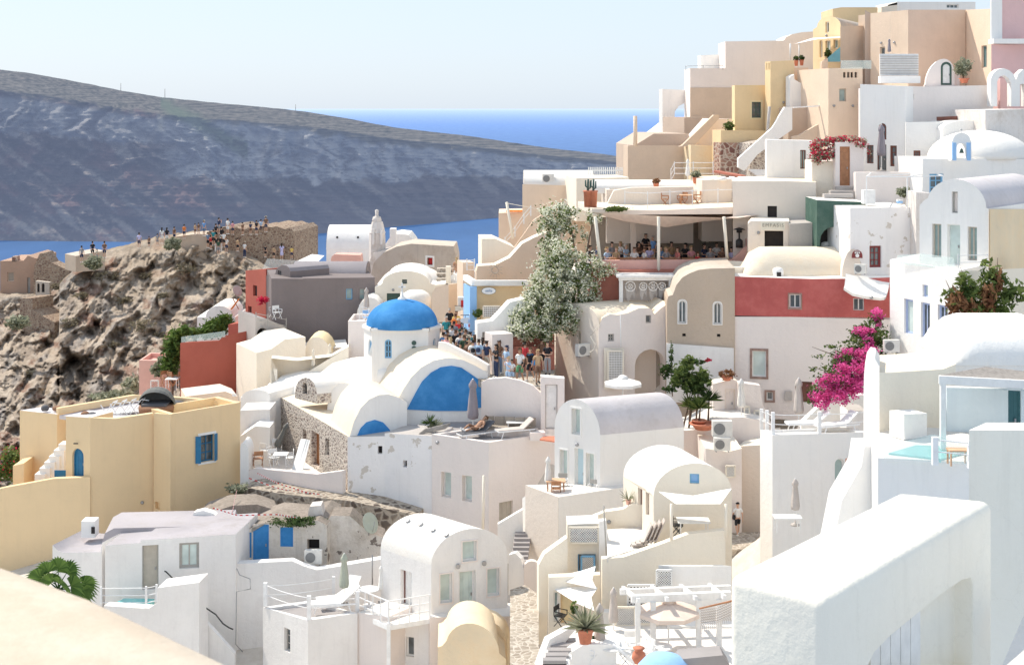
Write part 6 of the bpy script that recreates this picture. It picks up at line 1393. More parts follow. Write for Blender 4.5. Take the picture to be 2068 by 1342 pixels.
chair('small grey bistro chair by the arched house door',1198,1003,66.0,-20,'fgrey','bistro chairs',.9)
chair('black chair at the white table under the shade sail',1368,1080,57.4,90,'black','bistro chairs',.95)
chair('dark thin chair by the glazed courtyard door',1132,1262,56,60,'black','bistro chairs',.9)
for x,y,Y,r,l in ((1262,1342,50,90,'white bistro chair right of the round white table'),(1275,1325,51.5,0,'white bistro chair behind the round white table'),(1305,1338,50.2,-60,'white bistro chair by the pergola post'),(1196,1345,49.6,60,'white bistro chair left of the round white table'),(1330,1345,49.8,90,'white bistro chair at the small pergola table')): chair(l,x,y,Y,r,'fwhite','white bistro chairs under the pergola')
chair('grey folding chair on the grey balcony terrace',553,640,93.5,-40,'fgrey','balcony chairs'); chair('pale folding chair nearest the grey balcony rail',560,644,92.5,40,'fwhite','balcony chairs')
chair('blue canvas director chair behind the dome',742,655,87.5,30,'bluel','balcony chairs')
for i in range(3): chair(('brown rattan chair left on the coral courtyard','brown rattan chair middle of the coral courtyard','brown rattan chair right on the coral courtyard')[i],335+i*13,778,93,40+i*100,'wood','rattan chairs in the coral courtyard',1.1)
# stacked grey reclining chairs
for i in range(4): 
    t=thing('stacked_recliner','grey recliner %s in the stacked row on the white terrace'%('at the front','second from the front','third from the front','at the back')[i],'chair',P(1290+i*9,1112-i*3,57.6),'stacked grey recliners')
    o=P(1290+i*9,1112-i*3,57.6); MB().bar(o+Vector((-.3,0,.3)),o+Vector((.15,0,.3)),.5,.05).bar(o+Vector((.15,0,.3)),o+Vector((.5,0,1.1)),.5,.04).build('seat','canvast',t)
    MB().bar(o+Vector((-.3,0,.3)),o+Vector((-.4,0,0)),.03).bar(o+Vector((.1,0,.3)),o+Vector((.2,0,0)),.03).build('leg_frame','black',t)
# --- tables
def table(label,px,py,Y,w,d,h,top,leg,rnd=False,name='table'):
    t=thing(name,label,'table',P(px,py,Y)); o=P(px,py,Y)
    (MB().lathe([(w/2,h-.04),(w/2,h),(.01,h+.001)],o,20,False) if rnd else MB().box(o+Vector((0,0,h-.02)),(w,d,.04))).build('tabletop',top,t)
    if rnd: MB().tube([o,o+Vector((0,0,h-.03))],.04,8).build('pedestal',leg,t); MB().lathe([(w*.3,0),(w*.3,.03),(.03,.05)],o,14).build('foot',leg,t)
    else:
        for x in(-1,1):
            for y in(-1,1): MB().bar(o+Vector((x*w*.42,y*d*.42,0)),o+Vector((x*w*.42,y*d*.42,h-.03)),.04).build('leg',leg,t)
    return t
table('white square table on the chapel terrace',567,943,74.8,.75,.75,.72,'fwhite','fwhite')
table('small light wooden bistro table on the arched house terrace',1122,1000,65.6,.9,.7,.72,'woodl','wood')
table('white table with dark bowl under the shade sail',1400,1086,57.3,1.3,.8,.74,'fwhite','fwhite')
table('round white bistro table in front of the pergola',1238,1345,49.8,1.0,1,.72,'fwhite','metalw',True)
table('small round white table at the pergola foot',1335,1345,50.4,.8,.8,.72,'fwhite','metalw',True)
table('wooden table between the roof terrace armchairs',1386,418,84.6,.8,.7,.74,'woodl','wood')
table('white round table on the lounger terrace',745,1222,62.2,.9,.9,.74,'fwhite','metalw',True)
table('white bench table on the patio below the rope terrace',1590,1072,57,1.1,.6,.6,'fwhite','fwhite')
table('light wooden stool beside the near pool',1935,938,37.4,.55,.35,.42,'woodl','woodl')
table('low white coffee table before the terrace sofa',1045,868,71.0,1.1,.5,.42,'fwhite','fwhite')
table('white table in the coral courtyard',348,785,92.5,.8,.8,.7,'fwhite','fwhite')
for i,(a,w_) in enumerate(((1240,.6),(1262,.6),(1283,.6),(1310,.7),(1352,.7),(1390,.7),(1425,.8),(1455,.8))):
    t=table('wooden dining table %s along the restaurant parapet'%('at the far left','second from the left','third from the left','left of the middle pole','right of the middle pole','sixth from the left','under the right half of the sail','nearest the right pole')[i],a,0,81,.1,.1,.1,'wood','wood') if False else None
    o=Vector((XP(a,81.0),81.0,DZ)); t=thing('dining_table','wooden dining table %s along the restaurant parapet'%('at the far left','second from the left','third from the left','left of the middle pole','right of the middle pole','sixth from the left','under the right half of the sail','nearest the right pole')[i],'table',o,'restaurant tables')
    MB().box(o+Vector((0,0,.74)),(w_,.6,.04)).build('tabletop','wood',t); MB().tube([o,o+Vector((0,0,.72))],.04,6).build('pedestal','black',t)
# --- sofa on the lounge terrace
so_=P(1035,870,70.8); t=thing('corner_sofa','taupe cushioned corner sofa along the curved wall','sofa',so_)
z0_=ZP(893,69)-.16
def sp(px,Y,z=0): return Vector((XP(px,Y),Y,z0_+z))
MB().bar(sp(985,71.2,.2),sp(1084,70.75,.2),.75,.40).bar(sp(1082,70.6,.2),sp(1086,70.0,.2),.75,.4).build('base','pinkw',t)
for i in range(5): MB().box(sp(988+i*21,71.42-i*.10,.70),(.50,.18,.44),rx=R(-12)).build('cushion','cushion',t)
for i in range(4): MB().box(sp(993+i*25,71.05-i*.10,.46),(.62,.62,.13)).build('seat_pad','cushion',t)
# --- air conditioners
ac=up('air_conditioner','unit','air conditioner')
MB().box((0,0,.32),(.80,.30,.62)).build('casing','acw',ac)
MB().lathe([(.23,0),(.23,.02)],(-.12,-.152,.32),20,False,rot=Matrix.Rotation(R(90),3,'X')).build('fan_grille','acf',ac)
MB().box((-.3,0,-.02),(.04,.34,.06)).box((.3,0,-.02),(.04,.34,.06)).build('bracket','metal',ac)
def acu(label,px,py,Y,rz=0,s=1): place(ac,P(px,py,Y),R(rz),label,'outdoor air conditioning units',s)
acu('white air conditioner on the lit side of the beige house',1177,718,75.6,35)
acu('white air conditioner in front of the hole in the rubble cottage',633,1137,65.6)
acu('tall caged air conditioner on the beige terrace wall',1458,880,66.2,0,1.15)
acu('lower air conditioner with hose under the caged one',1458,909,65.8,0,.95)
acu('grey air conditioner on the white barrel vault',1107,370,97.2)
acu('beige louvred air conditioner under the maria sign',1738,552,72.6,-30,.75)
acu('grey air conditioner on the wall beside the pink bougainvillea',1800,710,62.8,0,.85)
# --- satellite dishes
def dish(label,px,py,Y,r,col):
    t=thing('satellite_dish',label,'satellite dish',P(px,py,Y)); c=P(px,py,Y)+Vector((0,0,.55)); rot=Vector((.75,-.55,.4)).to_track_quat('Z','Y').to_matrix()
    MB().lathe([(.01,0),(r*.5,r*.05),(r*.85,r*.15),(r,r*.22),(r*.98,r*.24),(r*.5,r*.09),(.01,.03)],c,24,rot=rot).build('dish',col,t)
    MB().tube([P(px,py,Y),c],.03,6).tube([c-rot@Vector((0,r*.8,-.1)),c+rot@Vector((0,0,r*.8))],.015,5).build('arm','metal',t)
dish('pale green tinted satellite dish on the rubble bank',745,1080,67,.50,'canvass')
dish('grey satellite dish left of the tall coral house',478,603,103,.42,'greyl')
# --- rope and cable railings
def railing(label,pts,Y,h=.95,ropes=2,sag=.06,post='metalw',pw=.09,rope='metalw',name='rope_railing',Ys=None):
    Ys=Ys or [Y]*len(pts); t=thing(name,label,'railing',P(*pts[0],Ys[0])); W_=[P(a,b,y) for (a,b),y in zip(pts,Ys)]
    for w_ in W_: MB().box(w_+Vector((0,0,h/2)),(pw,pw,h)).build('post',post,t)
    for k in range(ropes):
        z=h*(.9-.42*k); mb=MB()
        for a,b in zip(W_,W_[1:]): mb.tube([a.lerp(b,i/5)+Vector((0,0,z-sag*4*(i/5)*(1-i/5)*(a-b).length*.35)) for i in range(6)],.018,5)
        mb.build('rope',rope,t)
    return t
railing('white rope railing around the sun lounger terrace',[(536,1222),(624,1250),(722,1240)],61,1.0,2,pw=.16,Ys=[62.1,59.7,60.9])
railing('white rope railing behind the sun lounger terrace',[(536,1222),(674,1206)],62,.95,2,pw=.13,Ys=[62.2,64.0])
railing('white rope railing on the right hand block terrace',[(1538,868),(1549,872),(1561,878),(1655,876),(1748,872)],60,.95,2,pw=.14,Ys=[64,62,59.4,59.9,60.5])
railing('thin white wire railing around the restaurant roof terrace',[(1262,422),(1308,424),(1353,421),(1398,419),(1450,417),(1545,415)],80.7,1.05,1,0,pw=.04,Ys=[80.6,80.5,80.7,80.8,80.9,81.2],name='wire_railing')
railing('white pipe railing on the upper deck with steps',[(1355,366),(1362,352),(1400,352),(1440,352)],88.5,.8,3,0,pw=.04,name='pipe_railing')
railing('white balustrade at the small stair terrace',[(943,546),(958,546)],87.3,.7,3,0,pw=.08,name='balustrade')
railing('white stair balustrade climbing below the peach house',[(1020,500),(1040,478),(1058,452),(1072,436)],93,.7,2,0,pw=.07,name='balustrade')
railing('white cable rail of the plunge pool',[(204,1218),(295,1218),(316,1214)],61.7,.75,3,0,pw=.08,Ys=[63,61.4,61.3],name='cable_railing')
railing('white rail in front of the near pool stool',[(1888,938),(1960,945)],36.9,.72,2,0,pw=.14,name='cable_railing')
railing('glass topped rail post line on the gabled house terrace',[(1935,546),(1995,544)],60.2,.7,2,0,pw=.03,Ys=[59.8,61.6],name='wire_railing')
railing('white pipe frame at the top right terrace rail',[(726,645),(745,650)],86.5,.9,2,0,pw=.04,name='pipe_railing') 
railing('grey iron rail on the roof edge of the skyline house',[(1385,142),(1420,141),(1460,141)],110.4,.35,1,0,pw=.03,post='metal',rope='metal',name='iron_railing')
railing('blue grey balcony rail on the grey terrace',[(517,660),(541,664),(578,672)],91,.95,3,0,pw=.05,post='fgrey',rope='fgrey',name='balcony_railing',Ys=[91.2,91,92])
# white metal balcony with stairs, house A
t=thing('metal_balcony','white painted metal walkway balcony with railings and slim posts','balcony',P(800,1240,59.5))
c0=[P(722,1235,61.3),P(785,1262,59.0),P(868,1248,59.8),P(868,1232,61.2)]
MB().poly(c0).poly([p-Vector((0,0,.12)) for p in c0][::-1]).build('deck','floorl',t)
mb=MB()
for a,b in ((0,1),(1,2)): mb.bar(c0[a]-Vector((0,0,.1)),c0[b]-Vector((0,0,.1)),.06,.2)
mb.build('edge_beam','metalw',t)
for k,(a,b,n) in enumerate(((0,1,4),(1,2,4))):
    for i in range(n+1):
        q=c0[a].lerp(c0[b],i/n)
        if not(k and i==0): MB().bar(q,q+Vector((0,0,1.0)),.07 if i in(0,n) else .045).build('post','metalw',t)
    for h in (.33,.66,1.0): MB().bar(c0[a]+Vector((0,0,h)),c0[b]+Vector((0,0,h)),.04).build('rail','metalw',t)
MB().box(P(785,1310,59.0)-Vector((0,0,.2)),(.16,.16,2.6)).build('support','metalw',t)
for i in range(10): q=c0[0].lerp(c0[1],i/10); MB().bar(q+Vector((.05,.1,.01)),q+Vector((1.4,1.0,.01)),.02).build('deck_gap','floor',t) if i<6 else None
# handrails
def rail(label,pts,Y,r=.03,mat='black',name='handrail',cat='handrail'): return tag(MB().tube([P(a,b,Y if not isinstance(Y,list) else Y[i]) for i,(a,b) in enumerate(pts)],r,6).build(name,mat),label,cat)
rail('short black handrail beside the taupe framed window',[(332,1152),(336,1154),(359,1177)],63.6)
rail('long black handrail running down the diagonal stair',[(404,1212),(418,1228),(436,1240),(450,1258),(462,1266),(471,1270)],62.0)
rail('white handrail in the foreground stair well',[(1238,1300),(1262,1320),(1282,1340)],49,.05,'metalw')
rail('leaning cream pole left of the stair wall',[(1023,408),(1036,482)],92,.09,'cream','leaning_pole','pole')
rail('tall cream post at the sea edge',[(1283,295),(1283,234)],99,.14,'peach','post','post')
rail('white drainpipe on the lower pale house wall',[(977,960),(975,1080)],68.4,.07,'cream','drainpipe','pipe')
rail('slim rusty pole leaning at the white corner pier',[(1219,1020),(1225,1122)],57.6,.03,'fgrey','slim_pole','pole')
rail('grey concrete post by the yellow house stair',[(1554,215),(1549,280)],94.5,.10,'greyl','post','post')
rail('thin rope to the leaning pole',[(1023,410),(1100,425)],92,.02,'cream','rope','rope')
rail('cable looping over the beige house side',[(1213,655),(1200,668),(1193,680),(1202,695),(1200,705),(1190,712),(1194,722)],74.9,.025,'cream','cable','cable')
rail('thin drain cable down the pinkish vaulted house',[(1253,636),(1254,700)],74.6,.02,'metalw','cable','cable')
rail('white conduit down the wall beside house A terrace',[(752,1120),(752,1180)],64.4,.03,'metal','conduit','pipe')
rail('grey cable stepping down the tall garden wall',[(478,1147),(484,1160),(505,1168),(506,1188),(478,1194),(476,1300),(490,1315)],64.2,.02,'metal','cable','cable')
# --- lattice panels
def lattice(label,x0,y0,x1,y1,Y,frame='cream',mat='fwhite',diag=True,n=10,name='lattice_panel',cat='lattice',dark='shade',group=None):
    t=thing(name,label,cat,P((x0+x1)/2,y1,Y),group); a=P(x0,y1,Y);b=P(x1,y0,Y); w_,h=b.x-a.x,b.z-a.z; sp_=w_/n
    MB().box((a+b)/2+Vector((0,.06,0)),(w_,.02,h)).build('backing',dark,t)
    mb=MB()
    if diag:
        k=-int(h/sp_)-1
        while k*sp_<w_:
            for s in(1,-1):
                x_0=k*sp_; pts=[]
                u0,v0=x_0,0; u1,v1=x_0+h,h
                if u0<0: v0+=-u0; u0=0
                if u1>w_: v1-=u1-w_; u1=w_
                if u1>u0+.01:
                    if s>0: mb.bar(a+Vector((u0,-.01,v0)),a+Vector((u1,-.01,v1)),.02,sp_*.30)
                    else: mb.bar(a+Vector((w_-u0,-.03,v0)),a+Vector((w_-u1,-.03,v1)),.02,sp_*.30)
            k+=1
    else:
        m=int(h/sp_)
        for i in range(n+1): mb.bar(a+Vector((i*sp_,-.01,0)),a+Vector((i*sp_,-.01,h)),sp_*.45,.02)
        for j in range(m+1): mb.bar(a+Vector((0,-.015,j*h/m)),a+Vector((w_,-.015,j*h/m)),.02,sp_*.45)
    mb.build('slats',mat,t)
    mb=MB(); 
    for p,q in ((a,a+Vector((w_,0,0))),(b,b-Vector((w_,0,0))),(a,a+Vector((0,0,h))),(b,b-Vector((0,0,h)))): mb.bar(p+Vector((0,-.03,0)),q+Vector((0,-.03,0)),.07,.07)
    mb.build('frame',frame,t); return t
lattice('cream diagonal lattice on top of the outbuilding',1150,1064,1208,1095,58.4,n=12,dark='dark')
lattice('light blue framed diagonal lattice window panel',1174,1122,1200,1153,58.45,'fbluel',n=7,dark='dark')
lattice('grey shaded lattice box beside the white counter',1326,1150,1356,1182,54.6,'fwhite',n=6,dark='dark')
lattice('wide white lattice fence below the pergola left',1243,1225,1282,1262,54,n=11,dark='dark')
lattice('white lattice fence below the pergola right',1288,1225,1352,1258,54,n=14,dark='dark')
lattice('low grey lattice box behind the pergola beam',1268,1180,1322,1222,54.4,'fwhite',n=8,dark='dark')
lattice('tall square grid shutter on the beige vaulted house',1228,708,1258,780,74.6,diag=False,n=9,dark='shade')
lattice('white grid planter box on the yellow shop roof ledge',976,618,1010,640,79.2,diag=False,n=8,dark='shade')
lattice('small lattice pane in the utility wall',1466,940,1484,962,66.2,n=6,dark='shade')
lattice('left oval lattice patch on the pinkish garden wall',1503,820,1513,842,70.8,diag=False,n=4,dark='dark')
lattice('right lattice patch on the pinkish garden wall',1523,828,1534,844,70.8,diag=False,n=4,dark='dark')
lattice('red brown cross lattice in the coral courtyard',305,768,320,785,94,'fwhite','coralp',n=3,dark='fwhite')
for x,y in ((1468,925),(1478,922),(1485,919),(1476,934),(1470,932),(1483,930)): pass
# --- picket fence
t=thing('picket_fence','white picket fence on the roof beside the peach house','fence',P(1187,360,97))
for i in range(17): MB().box(P(1189+i*4.2,349,96.8),(.075,.03,.78)).build('picket','fwhite',t)
MB().bar(P(1187,344,96.8),P(1258,344,96.8),.04,.06).bar(P(1187,355,96.8),P(1258,355,96.8),.04,.06).build('rails','fwhite',t)
t=thing('picket_fence','white picket rail along the lane steps','fence',P(925,560,92))
for i in range(8): MB().box(P(918+i*4.5,556+i*2.5,92-i*.3),(.08,.03,.6)).build('picket','fwhite',t)
MB().bar(P(916,551,92),P(952,572,89.8),.04,.06).build('rails','fwhite',t)
# --- white craft booth with hanging dream catchers
t=thing('craft_booth','white timber booth with large pale display windows','booth',P(1300,620,77.6))
for a in (1254,1354): MB().box(P(a,585,77.6),(.2,.2,1.75)).build('post','fwhite',t)
MB().box(P(1304,557,77.6)+Vector((0,.4,0)),(3.2,1.4,.12)).build('roof','fwhite',t); MB().box(P(1304,563,77.5),(2.95,.12,.16)).build('beam','fwhite',t)
MB().box(P(1304,592,78.2),(2.7,.05,1.4)).build('back_panel','canvast',t)
for i,(a,r_) in enumerate(((1273,.27),(1299,.21),(1319,.24),(1337,.2))):
    q=thing('dream_catcher','%s macrame dream catcher hanging in the craft booth'%('largest leftmost','second from left round','third from left arched','rightmost small')[i],'wall hanging',P(a,578,77.5),'macrame hangings in the booth')
    c=P(a,578,77.5); ring=[c+Vector((math.cos(k*math.pi/8)*r_,0,math.sin(k*math.pi/8)*r_)) for k in range(17)]
    mb=MB().tube(ring,.025,5,False).tube([c+Vector((math.cos(k*math.pi/6)*r_*.45,0,math.sin(k*math.pi/6)*r_*.45)) for k in range(13)],.02,5,False)
    for k in range(6): mb.bar(c,c+Vector((math.cos(k*math.pi/3)*r_,0,math.sin(k*math.pi/3)*r_)),.012)
    mb.build('ring','canvasw',q); mb=MB()
    for k in range(9): mb.bar(c+Vector((-r_*.8+k*r_*.2,0,-r_*.5)),c+Vector((-r_*.7+k*r_*.18,0,-r_-.35-.2*math.sin(k*.8))),.03,.01)
    mb.build('fringe','canvasw',q)
# --- signs
t=thing('paw_sign','red arched sign with a white paw on the gable end','sign',P(1731,520,73.3))
c=P(1731,517,73.25); mb=MB(); pts=[c+Vector((math.cos(math.pi*k/12)*.28,0,math.sin(math.pi*k/12)*.32)) for k in range(13)]+[c+Vector((-.28,0,-.10)),c+Vector((.28,0,-.10))]
mb.poly(pts[:13]+[pts[13],pts[14]]).build('board','fred',t); 
mb=MB(); mb.lathe([(.10,0),(.10,.02)],c+Vector((0,-.03,.03)),12,False,rot=Matrix.Rotation(R(90),3,'X'))
for k in(-1,0,1): mb.lathe([(.04,0),(.04,.02)],c+Vector((k*.1,-.03,.17)),8,False,rot=Matrix.Rotation(R(90),3,'X'))
mb.build('paw','signw',t); text('MARIA',c+Vector((0,-.04,.245)),.09,'signw',t)
t=thing('hanging_sign','white oval hanging shop sign above the crowd','sign',P(944,646,81)); c=P(944,647,81)
MB().lathe([(.42,0),(.42,.03)],c,20,False,sy=1,rot=Matrix.Rotation(R(90),3,'X')@Matrix.Scale(.42,3,Vector((0,1,0)))).build('board','signw',t)
MB().tube([P(930,636,81),P(956,636,81)],.025,5).bar(P(940,636,81),P(940,642,81),.02).build('bracket','black',t)
t=thing('hanging_lantern','small amber lantern sign on a black bracket','sign',P(924,622,84)); MB().box(P(925,623,84),(.34,.12,.26)).build('box','signc',t); MB().bar(P(918,617,84),P(935,617,84),.03).build('bracket','black',t)
t=thing('postcard_rack','tall white postcard rack crowded with small cards by the lane','rack',P(944,705,81))
MB().box(P(950,668,80.5),(.12,.3,1.9)).build('stand','metalw',t)
for i in range(6): MB().box(P(953,648+i*9,80.3),(.42,.03,.16)).build('card_row',('c_lblue','c_salmon','c_white','c_teal','c_beige','c_pink')[i],t)
t=thing('souvenir_stall','white market stall with red goods at the lane side','stall',P(935,625,85)); MB().box(P(935,612,85),(.6,.5,.75)).build('frame','fwhite',t); MB().box(P(936,613,84.7),(.3,.05,.4)).build('goods','redfab',t)
t=thing('number_plate','tiny white number plate on the low peach roof wall','sign',P(473,797,83.8)); MB().box(P(473,797,83.8),(.24,.02,.16)).build('plate','signw',t)
t=thing('sun_ornament','grey metal sun ornament on the cream garden wall','ornament',P(1000,545,85.9)); c=P(1000,545,85.85)
mb=MB().tube([c+Vector((math.cos(k*math.pi/8)*.2,0,math.sin(k*math.pi/8)*.2)) for k in range(17)],.035,5,False)
for k in range(14): a=k*2*math.pi/14; mb.bar(c+Vector((math.cos(a)*.22,0,math.sin(a)*.22)),c+Vector((math.cos(a)*(.42+.08*(k%2)),0,math.sin(a)*(.42+.08*(k%2)))),.05,.03)
mb.build('rays','old',t)
# --- patio heater, amphora, vases, bowls
t=thing('patio_heater','black mushroom patio heater beside the right sail pole','heater',P(1493,500,80)); o=P(1493,500,80)
MB().tube([o,o+Vector((0,0,1.0))],.05,8).lathe([(.2,0),(.2,.4),(.08,.5)],o,12).build('stand','black',t); MB().lathe([(.16,.85),(.16,1.0),(.36,1.02),(.05,1.14)],o,14).build('reflector','black',t)
def pot(label,px,py,Y,r,h,mat='terra',name='clay_pot',cat='pot',prof=None):
    t=thing(name,label,cat,P(px,py,Y)); MB().lathe(prof or [(r*.62,0),(r*.9,h*.8),(r*1.08,h*.82),(r*1.08,h),(r*.9,h),(r*.85,h*.85),(.01,h*.84)],P(px,py,Y),18).build('vessel',mat,t); return t
pot('tall grey white amphora against the beige block',1640,448,78.5,.3,.9,'oldw','amphora','vase',[(.12,0),(.2,.15),(.3,.5),(.28,.7),(.14,.8),(.12,.86),(.2,.9),(.01,.9)])
pot('small brown red clay vase below the pergola',1290,1338,46.5,.25,.5,'terra','clay_vase','vase',[(.14,0),(.24,.18),(.2,.34),(.12,.4),(.2,.5),(.01,.5)])
t=thing('log_pile','stack of grey weathered poles on the chapel bay roof','poles',P(875,870,71.4))
for i in range(9): MB().tube([P(846+i*1.5,876-i*1.2,71.2),P(900+i*1.2,864-i*1.1,71.0)],.045,6).build('log','woodg',t)
t=thing('propped_board','long white boards propped against the stone chapel wall','board',P(600,950,74.5))
for i in range(3): MB().bar(P(594+i*6,952-i,74.4),P(613+i*4,886+i,75.9),.30,.04).build('board','fwhite',t)
# daybed
t=thing('wicker_daybed','round wicker daybed with folded dark ribbed canopy','daybed',P(315,838,74)); o=P(316,834,74.2)
MB().lathe([(.86,0),(.92,.30),(.86,.46),(.01,.46)],o,22).build('basket','wicker',t)
mb=MB(); nu,nv=12,12; vs=[]
for i in range(nu+1):
    a=R(-8+i*11); rr=.93*(1+.025*(i%2))
    for k in range(nv+1):
        b_=R(k*15); vs.append(o+Vector((math.cos(b_)*rr,.05+math.sin(b_)*math.cos(a)*rr,.42+math.sin(b_)*math.sin(a)*rr)))
mb.add(vs,[(i*(nv+1)+k,(i+1)*(nv+1)+k,(i+1)*(nv+1)+k+1,i*(nv+1)+k+1) for i in range(nu) for k in range(nv)])
mb.build('canopy','canvasd',t)
MB().box(o+Vector((0,0,.52)),(1.3,1.2,.1)).build('mattress','cushd',t)
# folded white frames and dark cushions on yellow roof
for i in range(4):
    o=P(206+i*19,842-i*2,74.0); t=thing('folded_lounger','folded white lounger frame %s on the yellow roof'%('at the left','second from left','third from left','next to the daybed')[i],'sun lounger',o,'folded white lounger frames')
    mb=MB().bar(o,o+Vector((.55,.1,.75)),.04).bar(o+Vector((.35,0,0)),o+Vector((-.1,.1,.62)),.04).bar(o+Vector((.55,.1,.75)),o+Vector((.95,.1,.70)),.04).bar(o+Vector((.1,.5,0)),o+Vector((.65,.6,.75)),.04).bar(o+Vector((.55,.1,.75)),o+Vector((.65,.6,.75)),.04); mb.build('frame','metalw',t)
    MB().bar(o+Vector((-.1,.3,.1)),o+Vector((.7,.35,.12)),.5,.05).build('seat','fwhite',t)
def blob(label,px,py,Y,r,h,mat,name,cat,group=None): return tag(MB().lathe([(r*.7,0),(r,h*.35),(r*.9,h*.75),(r*.4,h),(.01,h)],P(px,py,Y),14,sy=.8).build(name,mat),label,cat,group)
blob('black ball planter at the left on the blue roof top',91,829,75.2,.22,.3,'cushd','ball_planter','planter')
blob('brown black ball planter at the right on the blue roof top',116,829,75.2,.28,.26,'wicker','ball_planter','planter')
blob('left dark round pot on the yellow tower roof',172,842,72.4,.24,.3,'wicker','round_pot','pot')
blob('right dark round pot on the yellow tower roof',186,843,72.4,.26,.28,'cushd','round_pot','pot')
for l,a,b,Y in (('flat dark striped cushion left of the roof parapet',354,816,76.5),('dark rounded seat cushion near the roof parapet',380,826,75.5)): blob(l,a,b,Y,.5,.2,'cushd','floor_cushion','cushion')
# pergola
zp=ZP(1195,53); t=thing('pergola','white timber pergola over the lower terrace','pergola',P(1360,1345,53))
def pp(px,Y,z): return Vector((XP(px,Y),Y,z))
zt_=ZP(1208,51.5)
MB().bar(P(1275,1208,51.2),P(1475,1200,51.6),.2,.26).build('beam','fwhite',t); MB().bar(P(1252,1194,53.2),P(1475,1186,53.6),.16,.2).build('beam','fwhite',t)
for i in range(4): MB().bar(P(1258+i*58,1186-i*2,54.2),P(1290+i*58,1212-i*2,50.9),.12,.14).build('rafter','fwhite',t)
for a,Y in ((1288,51.2),(1319,51.2),(1411,51.4),(1452,51.5)): MB().box(pp(a,Y,zt_-1.35),(.19,.19,2.7)).build('post','fwhite',t)
# steps behind pergola
t=thing('terrace_steps','wide white grey steps under the pergola on the right','steps',P(1420,1320,52.5))
for i in range(5): MB().box(P(1415,1262+i*17,54-i*.5),(2.6,.6,.16)).build('tread','fwhite',t)
for i in range(4): MB().box(P(1415,1271+i*17,54.0-i*.5),(2.5,.1,.22)).build('riser','floor',t)
t=thing('macrame_hammock','cream macrame hammock with long fringe hung from the pergola','hammock',P(1440,1240,50)); mb=MB()
for i in range(16):
    for j in range(6):
        a=P(1415+i*4,1232-i*1.2+j*5+ (8-abs(i-8))*.6,49.6)
        mb.bar(a,a+Vector((.07,0,.03)),.03,.02).bar(a,a+Vector((.035,0,-.08)),.03,.02)
    mb.bar(P(1415+i*4,1262-i*1.0,49.6),P(1414+i*4,1280-i*1.4,49.6),.015,.015)
mb.build('weave','canvast',t); MB().bar(P(1412,1228,49.6),P(1480,1212,49.6),.05).build('rod','wood',t)
# shade sails left courtyard
for i,(l,pts) in enumerate((('upper white shade sail by the cream lattice tower',[(1112,1165,58),(1172,1152,57),(1203,1142,56),(1196,1170,55.5),(1205,1188,55.2),(1150,1176,56.5)]),('larger lower white shade sail over the courtyard doors',[(1115,1186,57),(1190,1182,56.5),(1207,1186,55.5),(1194,1205,54.6),(1200,1232,53.8),(1162,1216,55)]))):
    t=thing('shade_sail',l,'awning',P(1150,1190,57)); v=[P(*q) for q in pts]; c=sum(v,Vector())/6-Vector((0,0,.05))
    MB().add(v+[c],[(k,(k+1)%6,6) for k in range(6)],True).build('sail','canvasw',t)
# foreground stair with white outlines
t=thing('outlined_stair','grey steps with white painted edges in the lower left of the pergola','stairs',P(1130,1340,48))
for i in range(5): MB().box(P(1140-i*5,1300+i*10,50.5-i*.5),(1.0,.5,.2)).build('step','white',t); MB().box(P(1140-i*5,1297+i*10,50.4-i*.5)+Vector((0,0,.03)),(.8,.3,.2)).build('tread','floor',t)
wallslab('white side wall of the outlined stair',[(1090,1345),(1095,1330),(1110,1290),(1150,1268),(1165,1268),(1150,1285),(1125,1320),(1118,1345)],49.5,50.5,.3,name='stair_wall')
S('white slab parapet with chain beside the outlined stair',[(1150,1318),(1180,1300),(1245,1300)],1345,49.2,49.6,back=.5,mat='white',name='parapet',cat='parapet')
t=thing('blue_dome_top','tip of a small pale blue dome at the bottom edge','dome',P(1340,1345,44)); MB().lathe([(.9,-.9),(.8,-.35),(.55,-.08),(.2,.03),(.01,.04)],P(1340,1322,44),20).build('shell','bluel',t)
wallslab('slatted white roof edge at the bottom by the near block',[(1365,1345),(1375,1330),(1460,1322),(1475,1345)],44,44,.8,mat='floor',name='roof_edge')
# glass panels
def glass(label,pts,Y,Y1=None): 
    Y1=Y1 or Y; pl=Plane((XP(pts[0][0],Y),Y),(XP(pts[1][0],Y1),Y1)); mb=MB(); f=[pl.at(*p) for p in pts]; mb.poly(f[::-1]); mb.poly([q+Vector((0,.02,0)) for q in f]); tag(mb.build('glass_railing','clear'),label,'glass railing')
glass('clear glass panel around the near turquoise pool',[(1785,925),(1960,938),(1960,900),(1885,876),(1785,900)],38.0,37.4)
glass('frosted glass panel on the gabled house terrace corner',[(1812,532),(1932,546),(1925,520),(1865,512),(1812,515)],63.2,59.9)
glass('glass rail on the coral terrace house',[(366,692),(455,680),(455,668),(366,680)],89.8,90.4)
glass('green tinted glass rail on the upper terrace',[(1698,139),(1760,139),(1760,122),(1698,122)],91.5)
glass('glass windbreak strip behind the headland path',[(520,560),(640,565),(640,528),(540,522)],106,106)
